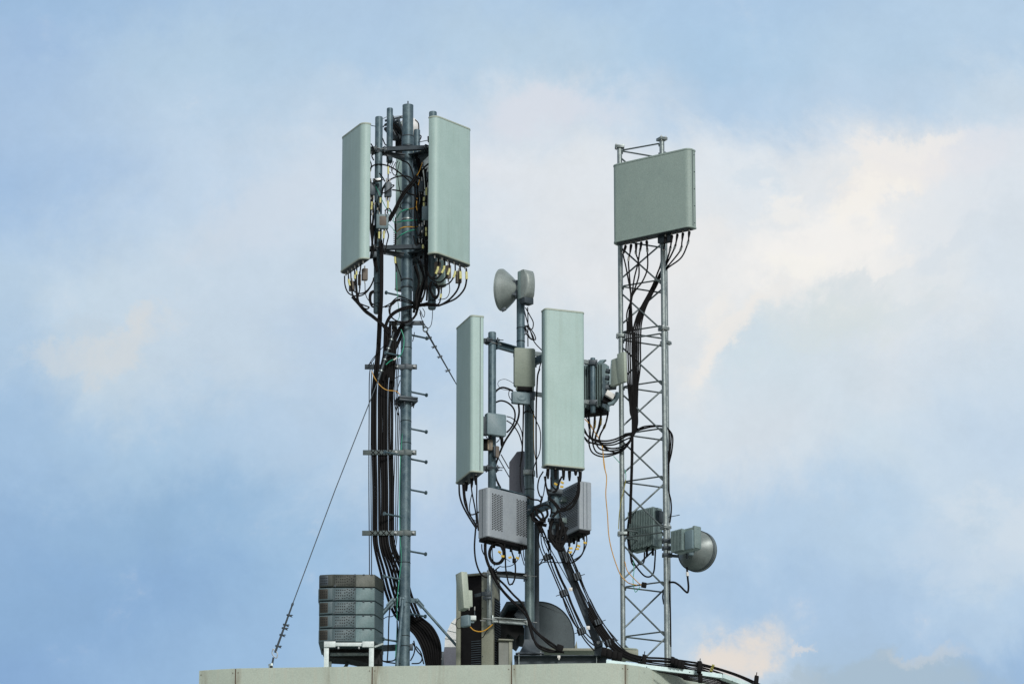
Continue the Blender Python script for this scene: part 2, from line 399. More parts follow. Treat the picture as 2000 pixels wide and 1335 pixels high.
        me.materials.append(MT[mat] if isinstance(mat, str) else mat)
        o = bpy.data.objects.new(name, me); sc.collection.objects.link(o)
        if parent is not None: o.parent = parent
        else: o.location = off
        if label: o['label'] = label
        return o
def base_of(o):
    v = Vector(o.location)
    while o.parent is not None:
        o = o.parent; v += o.location
    return v
def tag(o, label, cat, group=None, kind=None):
    o['label'] = label
    if cat: o['category'] = cat
    if group: o['group'] = group
    if kind: o['kind'] = kind
    return o
def thing(name, label, cat, loc, group=None):
    o = bpy.data.objects.new(name, None); sc.collection.objects.link(o)
    o.location = loc; o.empty_display_size = 0.1
    return tag(o, label, cat, group)
def structure(mb, name, mat):
    o = mb.build(name, mat); o['kind'] = 'structure'; return o

# zoom frames used when measuring: origin and magnification
FR = {'a': (640, 180, 5.5625), 'b': (640, 400, 5.5625), 'c': (680, 600, 5.5625), 'd': (680, 820, 5.5625),
      'e': (680, 1020, 4.604), 'f': (380, 1100, 5.0), 'g': (1180, 240, 5.136), 'h': (1130, 460, 5.136),
      'i': (1130, 680, 5.5636), 'j': (1160, 880, 4.45), 'k': (1160, 1100, 5.679), 'l': (860, 510, 6.0667),
      'm': (860, 720, 5.563), 'n': (860, 920, 6.069), 'o': (840, 1080, 5.235), 'p': (1040, 1040, 5.133), 's': (0, 0, 1.0)}
def px(fr, x, y):
    o = FR[fr]; return o[0] + x / o[2], o[1] + y / o[2]
def path(fr, pts, Y):
    out = []
    for p in pts:
        a, b = px(fr, p[0], p[1])
        out.append(W(a, b, p[2] if len(p) > 2 else Y))
    return out
def spline(P, n=7):
    if len(P) < 3: return P
    Q = [P[0] * 2 - P[1]] + P + [P[-1] * 2 - P[-2]]
    out = []
    for i in range(1, len(Q) - 2):
        a, b, c, d = Q[i - 1:i + 3]
        for k in range(n):
            t = k / n
            out.append(0.5 * ((2 * b) + (c - a) * t + (2 * a - 5 * b + 4 * c - d) * t * t + (3 * b - a - 3 * c + d) * t ** 3))
    out.append(P[-1]); return out
ORD = ['first', 'second', 'third', 'fourth', 'fifth', 'sixth', 'seventh', 'eighth', 'ninth', 'tenth', 'eleventh', 'twelfth',
       'thirteenth', 'fourteenth', 'fifteenth', 'sixteenth', 'seventeenth', 'eighteenth', 'nineteenth', 'twentieth',
       'twenty-first', 'twenty-second', 'twenty-third', 'twenty-fourth']
def cable(fr, pts, r, Y, label, mat='black', group=None, name='cable', cat='cable', straight=False, tags=(), tagmat='yellow', seg=7):
    P = path(fr, pts, Y)
    P = P if straight else spline(P)
    o = MB().tube(P, r * S, seg).build(name, mat)
    tag(o, label, cat, group)
    for t in tags:                                   # little marker sleeves round the cable
        i = int(t * (len(P) - 1)); i = min(max(i, 0), len(P) - 2)
        d = (P[i + 1] - P[i]).normalized()
        MB().cyl(P[i], P[i] + d * 8 * S, (r + 0.75) * S, seg=8).build('marker_sleeve', tagmat, o)
    return o
def cables(fr, desc, group, rows, Y, r=1.3, mat='black', side='left', **kw):
    """rows: list of point lists or (points, dict of overrides); every one gets its own label by its order along the row"""
    n = len(rows); items = []
    for row in rows:
        pts, ov = (row if isinstance(row, tuple) and isinstance(row[1], dict) else (row, {}))
        items.append((pts, ov))
    key = (lambda it: it[0][0][0]) if side == 'left' else (lambda it: it[0][0][1])
    items.sort(key=key)
    for k, (pts, ov) in enumerate(items):
        word = {'left': 'from left', 'top': 'from top'}[side]
        lab = ORD[k] + ' ' + word + ' of ' + desc if n > 1 else desc
        a = dict(r=r, Y=Y, mat=mat); a.update(kw); a.update(ov)
        cable(ov.get('fr', fr), pts, a.pop('r'), a.pop('Y'), lab, group=group, **{k2: v for k2, v in a.items() if k2 not in ('fr',)})
# ------------------------------------------------------------------ ground and building
g = MB(); g.frame_box((0, 300, -11.75), (900, 0, 0), (0, 900, 0), (0, 0, .15)); structure(g, 'ground', 'ground')

ZP = W(1000, 1297, -0.6).z                      # top of the parapet
def build_building():
    edge_px = [(388, 1308.5), (424, 1306), (460, 1304), (590, 1302), (727, 1300), (860, 1298.3), (999, 1297), (1100, 1294.5), (1190, 1293.6),
               (1221, 1296), (1250, 1300), (1290, 1307.5), (1330, 1317.5), (1370, 1328), (1420, 1342), (1470, 1360), (1510, 1385), (1530, 1420)]
    E = [G(x, y, ZP).xy for x, y in edge_px]
    root = thing('building', 'pale beige panelled building whose rooftop parapet carries all the masts', 'building', (E[8].x, 2.0, -11.6))
    joints = {2: 0, 4: 0, 6: 0, 9: 0}
    cuts = [0, 2, 4, 6, 9, 13, 17]
    back = [Vector((E[-1].x, 8.0)), Vector((E[0].x, 8.0))]
    inset = 0.03
    # structural wall just behind the cladding, roof deck, street side walls
    core = []
    for i, p in enumerate(E):
        t = (E[min(i + 1, len(E) - 1)] - E[max(i - 1, 0)]).normalized()
        core.append(p + Vector((-t.y, t.x)) * inset)
    poly = core + back
    MB().prism([(p.x, p.y) for p in poly], -11.6, ZP - 0.02).build('wall', 'joint', root)
    for a, b in zip(cuts[:-1], cuts[1:]):
        m = MB(); pts = [E[i] for i in range(a, b + 1)]
        gap = 1.1 * S
        d0 = (pts[1] - pts[0]).normalized(); d1 = (pts[-1] - pts[-2]).normalized()
        pts[0] = pts[0] + d0 * gap; pts[-1] = pts[-1] - d1 * gap
        th = 0.026
        for zt, zb in ((ZP, ZP - 1.6), (ZP - 1.61, ZP - 3.2)):
            prev = None; rings = []
            for i, p in enumerate(pts):
                t = (pts[min(i + 1, len(pts) - 1)] - pts[max(i - 1, 0)]).normalized(); nn = Vector((-t.y, t.x))
                q = p + nn * th
                rings.append([(p.x, p.y, zb), (p.x, p.y, zt - .004), (p.x + nn.x * .004, p.y + nn.y * .004, zt), (q.x, q.y, zt), (q.x, q.y, zb)])
            m.quadstrip(rings)
        o = m.build('cladding_panel', 'clad', root)
        # rivets near each end, as in the photo
        r = MB()
        for p, d in ((pts[0], d0), (pts[-1], -d1)):
            t = d.normalized(); nn = Vector((t.y, -t.x)) if d is d0 else Vector((-t.y, t.x))
            for zz in (ZP - 9 * S, ZP - 60 * S, ZP - 110 * S):
                c = p + t * 4 * S
                r.lathe((c.x, c.y, zz), (nn.x, nn.y, 0), [(-.004, 1.0 * S), (.003, 1.0 * S)], 8)
        r.build('rivet', 'joint', o)
    for i in (2, 4, 6, 9):                       # rust brown joint strips between panels
        t = (E[i + 1] - E[i - 1]).normalized(); nn = Vector((-t.y, t.x))
        c = E[i] + nn * 0.012
        MB().frame_box((c.x, c.y, ZP - 1.6), (t.x * 1.2 * S, t.y * 1.2 * S, 0), (nn.x * .008, nn.y * .008, 0), (0, 0, 1.595)).build('joint_strip', 'joint', root)
    # roof deck a little lower, inside the parapet
    MB().prism([(p.x, p.y) for p in [q + Vector((0, .02)) for q in core] + back], ZP - .018, ZP - .01).build('roof', 'clad', root)
build_building()

# ------------------------------------------------------------------ helpers for poles and panels
def vpole(mb, x, ytop, ybot, Y, dia, seg=20):
    t = W(x, ytop, Y); zb = W(x, ybot, Y).z
    mb.cyl((t.x, t.y, zb), t, dia / 2 * S, seg=seg); return t, zb
def ring(mb, X, Y, z, r, h, seg=20):
    return mb.lathe((X, Y, z - h / 2), (0, 0, 1), [(0, r * .985), (h * .12, r), (h * .88, r), (h, r * .985)], seg)
def rounded_outline(w, th, r, rb, n=7, back=False):
    """plan of a panel: s along the width, q back from the face; the face is at q = 0"""
    pts = []
    def arc(cx, cy, rr, a0, a1):
        for k in range(n + 1):
            a = a0 + (a1 - a0) * k / n; pts.append((cx + rr * math.cos(a), cy + rr * math.sin(a)))
    arc(r, r, r, math.pi, 1.5 * math.pi); arc(w - r, r, r, 1.5 * math.pi, 2 * math.pi)
    arc(w - rb, th - rb, rb, 0, .5 * math.pi); arc(rb, th - rb, rb, .5 * math.pi, math.pi)
    if back: pts = [(w - s, th - q) for s, q in pts]
    return pts
class Panel: pass
def frame_from(A, B, ybot, YA):
    f = Panel()
    f.a = W(A[0], A[1], YA); f.b = G(B[0], B[1], f.a.z)
    d = (f.b - f.a).xy; f.w = d.length; f.t = d / f.w; f.n = Vector((f.t.y, -f.t.x))   # n: outward, towards the viewer
    f.z1 = f.a.z; f.z0 = W(A[0], ybot, YA).z
    f.at = lambda s, q, z: Vector((f.a.x + f.t.x * s - f.n.x * q, f.a.y + f.t.y * s - f.n.y * q, z))
    return f
def outline_at(f, pts): return [f.at(s, q, 0).xy for s, q in pts]
def antenna(name, label, A, B, ybot, YA, th, r, group=None, back=False, conns=(), pipe=None, seam=None, mat='radome', cat='antenna', cap='radome2',
            bracket_z=(.14, .86)):
    f = frame_from(A, B, ybot, YA); th *= S; r *= S
    root = thing(name, label, cat, f.at(f.w / 2, th / 2, f.z0), group)
    hc = 3.2 * S
    body = rounded_outline(f.w, th, r, 2 * S, back=back)
    sgn = -1 if back else 1
    MB().prism(outline_at(f, body), f.z0 + hc, f.z1 - hc).build('radome', mat, root)
    rim = rounded_outline(f.w + 1.6 * S, th + 1.6 * S, r + .8 * S, 2.5 * S, back=back)
    rim = [(s - .8 * S, q - .8 * S) for s, q in rim]
    def cap_mesh(z0, z1, top):
        m = MB(); o = outline_at(f, rim); k = .7 * S
        inn = outline_at(f, [(f.w / 2 + (s - f.w / 2) * (1 - 2 * k / f.w), th / 2 + (q - th / 2) * (1 - 2 * k / th)) for s, q in rim])
        za, zb = (z0, z1)
        rg = [[(x, y, za) for x, y in (o if top else inn)], [(x, y, za + k) for x, y in o], [(x, y, zb - k) for x, y in o], [(x, y, zb) for x, y in (inn if top else o)]]
        return m.quadstrip(rg)
    cap_mesh(f.z1 - hc, f.z1, True).build('top_cap', cap, root)
    b = cap_mesh(f.z0, f.z0 + hc, False).build('bottom_cap', cap, root)
    # dark underside plate a touch below the cap
    und = [(f.w / 2 + (s - f.w / 2) * .93, th / 2 + (q - th / 2) * .86) for s, q in rim]
    MB().prism(outline_at(f, und), f.z0 - .8 * S, f.z0 + .01).build('connector_plate', 'steel', root)
    if seam:                                       # joint line between cover and reflector
        q = th * seam
        m = MB()
        for s_ in (-.0006, f.w + .0006):
            c = f.at(s_, q, (f.z0 + f.z1) / 2)
            m.frame_box(c, (f.n.x * .6 * S, f.n.y * .6 * S, 0), (f.t.x * .0012, f.t.y * .0012, 0), (0, 0, (f.z1 - f.z0) / 2 - hc))
        m.build('seam', 'steel', root)
    qb = -4 * S if back else th + 4 * S
    q0, q1 = (-3.2 * S, 0) if back else (th, th + 3.2 * S)
    c = f.at(f.w / 2, (q0 + q1) / 2, (f.z0 + f.z1) / 2)
    MB().frame_box(c, Vector((f.t.x, f.t.y, 0)) * f.w * .30, Vector((f.n.x, f.n.y, 0)) * 1.6 * S, (0, 0, (f.z1 - f.z0) * .47), .6 * S).build('back_rail', 'galv', root)
    pos = []
    for (fs, fq) in conns:
        p = f.at(f.w * fs, th * fq, f.z0)
        m = MB(); m.cyl(p, p - Vector((0, 0, 3.2 * S)), 2.0 * S, seg=10); m.cyl(p - Vector((0, 0, 3.2 * S)), p - Vector((0, 0, 6.5 * S)), 1.45 * S, seg=8)
        m.build('connector', 'conn', root); pos.append(p - Vector((0, 0, 6.5 * S)))
    f.conn = pos; f.root = root; f.th = th
    if pipe is not None:                           # brackets that clamp the panel to its pipe
        for k in bracket_z:
            z = f.z0 + (f.z1 - f.z0) * k
            pm = f.at(f.w / 2, q0 if back else q1, z); pp = Vector((pipe[0], pipe[1], z))
            m = MB(); d = (pp - pm).normalized(); sd = Vector((-d.y, d.x, 0))
            m.bar(pm + sd * 4 * S, pp + sd * 9 * S, 1.2 * S, 7 * S); m.bar(pm - sd * 4 * S, pp - sd * 9 * S, 1.2 * S, 7 * S)
            for e in (-1, 1):
                m.frame_box(pp + d * (e * pipe[2] + e * 2 * S), sd * 12 * S, d * 1.3 * S, (0, 0, 4.5 * S), .4 * S)
                m.cyl(pp + sd * e * 9.6 * S - d * 12 * S, pp + sd * e * 9.6 * S + d * 21 * S, .9 * S, seg=6)
                m.cyl(pp + sd * e * 9.6 * S + d * (pipe[2] + 3.2 * S), pp + sd * e * 9.6 * S + d * (pipe[2] + 6 * S), 2.0 * S, seg=6)
            m.build('mounting_bracket', 'steel', root)
    return f

# ------------------------------------------------------------------ lattice tower
def build_lattice():
    xL, xN, xF = (1213.3, 1216.7), (1294.3, 1302.8), (1298.3, 1307.2)
    YL, YN, YF = 0.50, 0.275, 0.725
    t = W(1217, 1300, YL); legs = []
    bx = [W(1217, 1262, YL).x, W(1302.6, 1285, YN).x, W(1306.9, 1300, YF).x]
    ys = [YL, YN, YF]
    cx, cy = sum(bx) / 3, sum(ys) / 3
    zt = W(1213, 287, YL).z
    root = thing('lattice_tower', 'slim galvanised triangular lattice tower rising from the right end of the roof', 'tower', (cx, cy, ZP))
    def leg(i, z): return Vector((bx[i], ys[i], z))
    secs = [zt, W(1215, 656, YL).z, W(1216, 1042, YL).z, ZP - .01]
    rL = 5.0 * S
    for i in range(3):
        m = MB()
        for a, b in zip(secs[:-1], secs[1:]): m.cyl(leg(i, b + .004), leg(i, a - .004), rL, seg=16)
        o = m.build('leg', 'galv', root)
        for k, z in enumerate(secs[:-1]):          # bolted triangular flange plates, a pair at each joint
            f = MB(); out = (leg(i, z) - Vector((cx, cy, z))).normalized(); sd = Vector((-out.y, out.x, 0))
            for e in ((-1,) if k == 0 else (-1, 1)):
                f.frame_box(leg(i, z + e * 1.5 * S), out * 9.5 * S, sd * 8 * S, (0, 0, 1.2 * S), .5 * S)
            if k == 0: f.frame_box(leg(i, z + 1.5 * S), out * 9.5 * S, sd * 8 * S, (0, 0, 1.2 * S), .5 * S)
            fl = f.build('flange', 'galv', o)
            bm_ = MB()
            for p in ((6.6, 5), (6.6, -5), (-6.6, 0)):
                c = leg(i, z) + out * p[0] * S + sd * p[1] * S
                bm_.cyl(c - Vector((0, 0, 5 * S)), c + Vector((0, 0, 6 * S)), .9 * S, seg=6)
                bm_.cyl(c + Vector((0, 0, 2.9 * S)), c + Vector((0, 0, 4.7 * S)), 1.8 * S, seg=6)
            bm_.build('bolt', 'bolt', o)
    # lacing: horizontals and crossed diagonals of bent rod
    levels = []
    for a, b in zip(secs[:-1], secs[1:]):
        top, bot = a - 8 * S, b + 8 * S
        if b > secs[-1] + .01: levels.append([top + (bot - top) * k / 4 for k in range(5)])
        else:
            st = levels[-1][0] - levels[-1][1]; levels.append([top - st * 1.02 * k for k in range(4)])
    rr = 1.75 * S
    for lv in levels:
        for k, z in enumerate(lv):
            if z < ZP - .3: continue
            for i, j in ((0, 1), (1, 2), (2, 0)):
                a, b = leg(i, z), leg(j, z); d = (b - a).normalized(); dn = Vector((0, 0, 6 * S))
                MB().tube([a + d * 5.5 * S - dn, a + d * 6.2 * S - dn * .3, a + d * 8 * S, b - d * 8 * S, b - d * 6.2 * S - dn * .3, b - d * 5.5 * S - dn], rr, 8).build('horizontal_brace', 'lacing', root)
            if k == len(lv) - 1: continue
            z2 = lv[k + 1]
            # each face carries one slanting rod per bay, alternating hand from face to face
            for i, j, e in ((0, 1, -13), (2, 0, 15), (1, 2, -8)):
                a, b = leg(i, z + e * S), leg(j, max(z2 + e * S, ZP - .05)); d = (b - a).normalized()
                MB().tube([a + d * 4 * S, b - d * 4 * S], rr, 8).build('diagonal_brace', 'lacing', root)
    return root, leg
lattice, lat_leg = build_lattice()

# ------------------------------------------------------------------ tall mast on the left
YM = 0.30
MX = W(793, 760, YM).x
RM = 10.9 * S
def build_tall_mast():
    top = W(797, 206, YM).z
    zat = lambda y: W(793, y, YM).z
    root = thing('tall_mast', 'tall galvanised tubular mast with step bolts rising beside the stacked cabinets', 'mast', (MX, YM, ZP))
    C = lambda z: Vector((MX, YM, z))
    m = MB(); m.cyl(C(ZP - .05), C(top), RM, seg=28); m.build('pole', 'mast', root)
    m = MB(); m.cyl(C(top), C(top + 9 * S), 1.3 * S, seg=8); m.build('lightning_spike', 'steel', root)
    m = MB(); ring(m, MX, YM, zat(276), RM + 1.2 * S, 19 * S); m.build('collar', 'mast', root)
    for y in (267, 287, 547, 562): m = MB(); ring(m, MX, YM, zat(y), RM + 1.7 * S, 2.4 * S); m.build('strap', 'steel', root)
    for y in (429, 484): m = MB(); ring(m, MX, YM, zat(y), RM + 1.0 * S, 2.2 * S); m.build('strap', 'bolt', root)
    for y in (680, 721, 823, 866, 1099, 1242, 1262): m = MB(); ring(m, MX, YM, zat(y), RM + .45 * S, 1.2 * S); m.build('strap', 'black', root)
    # bolted flange joint
    m = MB(); z = zat(783)
    for e in (-1, 1): m.frame_box((MX, YM, z + e * 2.6 * S), (18 * S, 6 * S, 0), (-6 * S, 18 * S, 0), (0, 0, 2.1 * S), .6 * S)
    fl = m.build('flange', 'steel', root)
    m = MB()
    for a in (10, 62, 118, 170, 230, 300):
        c = Vector((MX + 15 * S * math.cos(R(a + 200)), YM + 15 * S * math.sin(R(a + 200)), z))
        m.cyl(c - Vector((0, 0, 13 * S)), c + Vector((0, 0, 6 * S)), 1.1 * S, seg=6); m.cyl(c - Vector((0, 0, 8.5 * S)), c - Vector((0, 0, 5 * S)), 2.3 * S, seg=6)
        m.cyl(c + Vector((0, 0, 4.8 * S)), c + Vector((0, 0, 7 * S)), 2.3 * S, seg=6)
    m.build('bolt', 'steel', root)
    # step bolts, alternately back right and front left
    dirR = Vector((30, 22, 0)).normalized()
    for y, e in [(763, 1), (835, 1), (894, 1), (954, 1), (1074, 1), (1196, 1), (1136, 1), (652, 1), (580, -1), (697, -1), (890, -1), (1010, -1), (1132, -1), (1254, -1)]:
        if y == 1136: continue
        d = dirR * e; c = C(zat(y)); m = MB()
        m.cyl(c + d * (RM - 2 * S), c + d * (RM + 37 * S), 1.9 * S, seg=10); m.cyl(c + d * (RM + 37 * S), c + d * (RM + 39.4 * S), 3.9 * S, seg=14)
        m.cyl(c + d * (RM - .3 * S), c + d * (RM + 1.6 * S), 3.0 * S, seg=10)
        m.build('step_bolt', 'mast', root)
    # cable brackets: slotted bar behind the mast held by a half ring
    for y, mt in ((719, 'steel'), (886, 'bracket'), (1043, 'bracket')):
        z = zat(y); m = MB(); yb = YM - RM * .25 - 9.5 * S
        x0, x1 = MX - (81 if y < 800 else 83) * S, MX + 21.5 * S
        m.frame_box(((x0 + x1) / 2, yb + 2.2 * S, z), ((x1 - x0) / 2, 0, 0), (0, 1.4 * S, 0), (0, 0, 4.9 * S), .3 * S)
        ring(m, MX, YM, z + 1.5 * S, RM + 1.0 * S, 10 * S)
        br = m.build('cable_bracket', mt, root)
        m = MB()
        for xx in (MX + 16.5 * S, MX - 18 * S):
            m.lathe((xx, yb - .5 * S, z), (0, -1, 0), [(0, 2.6 * S), (2.2 * S, 2.6 * S), (2.2 * S, 1.2 * S), (4 * S, 1.2 * S)], 6)
        m.build('bolt', 'bolt', br)
        if mt == 'bracket':
            m = MB()
            for k in range(4):                     # crossed cable ties over the cable groups
                xc = MX + (-63 + 11 * k) * S
                for e in (-1, 1): m.cyl((xc - 4.4 * S * e, yb + .2 * S, z - 4.8 * S), (xc + 4.4 * S * e, yb + .2 * S, z + 4.8 * S), .7 * S, seg=5)
            m.build('cable_tie', 'black', br)
    # guy collar with ears
    z = zat(634); m = MB(); ring(m, MX, YM, z, RM + 1.6 * S, 11 * S)
    m.frame_box((MX, YM - RM - .5 * S, z), (34 * S, 0, 0), (0, 2 * S, 0), (0, 0, 4.2 * S), .5 * S)
    m.build('guy_collar', 'steel', root)
    # foot: collar with three struts
    z = zat(1171); m = MB(); ring(m, MX, YM, z, RM + 1.4 * S, 13 * S)
    fb = m.build('foot_collar', 'mast', root)
    for (dx, dy, ex, ez, w, kind) in ((-3, -RM / S - 5, -19, 1303, 7.6, 0), (24, -2, 104, 1266, 5.2, 1), (-20, -4, -72, 1226, 8.5, 1)):
        a = C(z) + Vector((dx * S, dy * S, 0)); a.z += (-2) * S
        yend = YM - (60 if kind == 0 else 10) * S
        b = W(793 + ex, ez, yend)
        if kind == 0: b = W(775, 1304, -0.02)
        m = MB(); m.cyl(a + (b - a).normalized() * 4 * S, b, w / 2 * S, seg=14)
        d = (b - a).normalized()
        m.bar(a - d * 3 * S, a + d * 17 * S, (w + 4) * S, 3 * S, up=(0, 1, .1)); m.lathe(a + Vector((0, -2.2 * S, 0)), (0, -1, 0), [(0, 3.2 * S), (2 * S, 3.2 * S), (2.6 * S, 2 * S)], 10)
        m.build('brace', 'mast', root)
        mm = MB(); mm.bar(C(z), a, 3 * S, 9 * S); mm.build('brace_lug', 'mast', root)
    # horizontal tie low down, running left behind the cabinets
    m = MB(); a = C(zat(1263)); m.bar(a, a + Vector((-48 * S, 22 * S, 3 * S)), 4 * S, 12 * S); m.build('tie_bar', 'steel', root)
    m = MB(); m.frame_box(C(zat(1263)) + Vector((12 * S, 0, 0)), (5 * S, 0, 0), (0, 4 * S, 0), (0, 0, 6 * S), 1 * S); m.build('tie_clamp', 'steel', root)
    # head frame carrying three pipes plus one for the radio dish
    P = {'l': Vector((MX + (739 - 796) * S, YM - 21 * S)), 'r': Vector((MX + (846.5 - 796) * S, YM - 33 * S)), 'b': Vector((MX + 17 * S, YM + 60 * S)), 'd': Vector((MX - 37 * S, YM + 34 * S))}
    for key, yt, yb, dia in (('l', 229, 612, 15.2), ('r', 219, 604, 15.6), ('b', 254, 600, 13), ('d', 212, 318, 12.5)):
        p = P[key]; pxx = 1000 + (p.x / (p.y + 43.1)) * 9200 * .956
        ztop = W(pxx, yt, p.y).z; zbot = W(pxx, yb, p.y).z
        m = MB(); r = dia / 2 * S
        m.lathe((p.x, p.y, zbot), (0, 0, 1), [(0, r * .8), (2 * S, r), (ztop - zbot - 1 * S, r), (ztop - zbot, r * .93)], 20)
        pp = m.build('mounting_pipe', 'mast', root)
        if key in 'lr':
            for yy in ((555, 573, 594) if key == 'l' else (560, 588)):
                m = MB(); ring(m, p.x, p.y, W(pxx, yy, p.y).z, r + .4 * S, 1.2 * S); m.build('strap', 'black', pp)
    for y in (299, 491):
        z = zat(y)
        m = MB()
        for i, j in (('l', 'r'), ('r', 'b'), ('b', 'l')):
            a, b = P[i], P[j]
            A_ = Vector((a.x, a.y, z)); B_ = Vector((b.x, b.y, z)); d = (B_ - A_).normalized()
            out = Vector((d.y, -d.x, 0))
            m.bar(A_ + d * 12 * S + out * 4 * S, B_ - d * 12 * S + out * 4 * S, 1.6 * S, 8 * S)
            m.bar(A_ + d * 12 * S + Vector((0, 0, -3.4 * S)), B_ - d * 12 * S + Vector((0, 0, -3.4 * S)), 9 * S, 1.4 * S)
        hf = m.build('head_frame', 'steel', root)
        m = MB()
        for i in 'lrb':
            A_ = Vector((P[i].x, P[i].y, z)); d = (A_ - C(z)).normalized(); sd = Vector((-d.y, d.x, 0))
            m.bar(C(z) + Vector((0, 0, -6 * S)), A_ - d * 6 * S + Vector((0, 0, -6 * S)), 17 * S, 2 * S)
            m.bar(C(z) + sd * 6 * S + Vector((0, 0, -11 * S)), A_ + sd * 3 * S - d * 8 * S + Vector((0, 0, -8 * S)), 1.5 * S, 9 * S)
            for e in (-1, 1): m.frame_box(A_ + d * e * 8.6 * S + Vector((0, 0, -1 * S)), sd * 13 * S, d * 1.5 * S, (0, 0, 5.5 * S), .5 * S)
        m.build('gusset', 'steel', hf)
        m = MB()
        for i in 'lrb':
            A_ = Vector((P[i].x, P[i].y, z)); d = (A_ - C(z)).normalized(); sd = Vector((-d.y, d.x, 0))
            for e in (-1, 1):
                c = A_ + sd * e * 10.4 * S + Vector((0, 0, -1 * S)); m.cyl(c - d * 20 * S, c + d * 16 * S, .9 * S, seg=6)
                m.cyl(c + d * 10 * S, c + d * 12.6 * S, 2.1 * S, seg=6); m.cyl(c - d * 12.6 * S, c - d * 10 * S, 2.1 * S, seg=6)
        m.build('threaded_rod', 'bolt', hf)
    return root, P
tall_mast, PIPE = build_tall_mast()

# three sector panels round the head of the tall mast
c6 = [(.10, .55), (.26, .40), (.42, .45), (.58, .40), (.74, .45), (.90, .5)]
p1 = antenna('panel_antenna', 'pale green panel antenna at far left, facing left from the tall mast top', (665, 269.5), (707.5, 237.5), 533.5, .345, 19, 12, 'panel antennas round the tall mast top', conns=c6, pipe=(PIPE['l'].x, PIPE['l'].y, 7.6 * S))
p2 = antenna('panel_antenna', 'pale green panel antenna on the right side of the tall mast top, facing right', (851, 224), (923, 252.5), 493, -.24, 19, 12, 'panel antennas round the tall mast top', conns=c6, pipe=(PIPE['r'].x, PIPE['r'].y, 7.8 * S))
p3 = antenna('panel_antenna', 'pale panel antenna mostly hidden behind the tall mast top, turned away', (773, 299), (869, 287.5), 566, .95, 19, 12, 'panel antennas round the tall mast top', back=True, conns=[(.12, .5), (.3, .5), (.7, .5), (.88, .5)], pipe=(PIPE['b'].x, PIPE['b'].y, 6.5 * S))
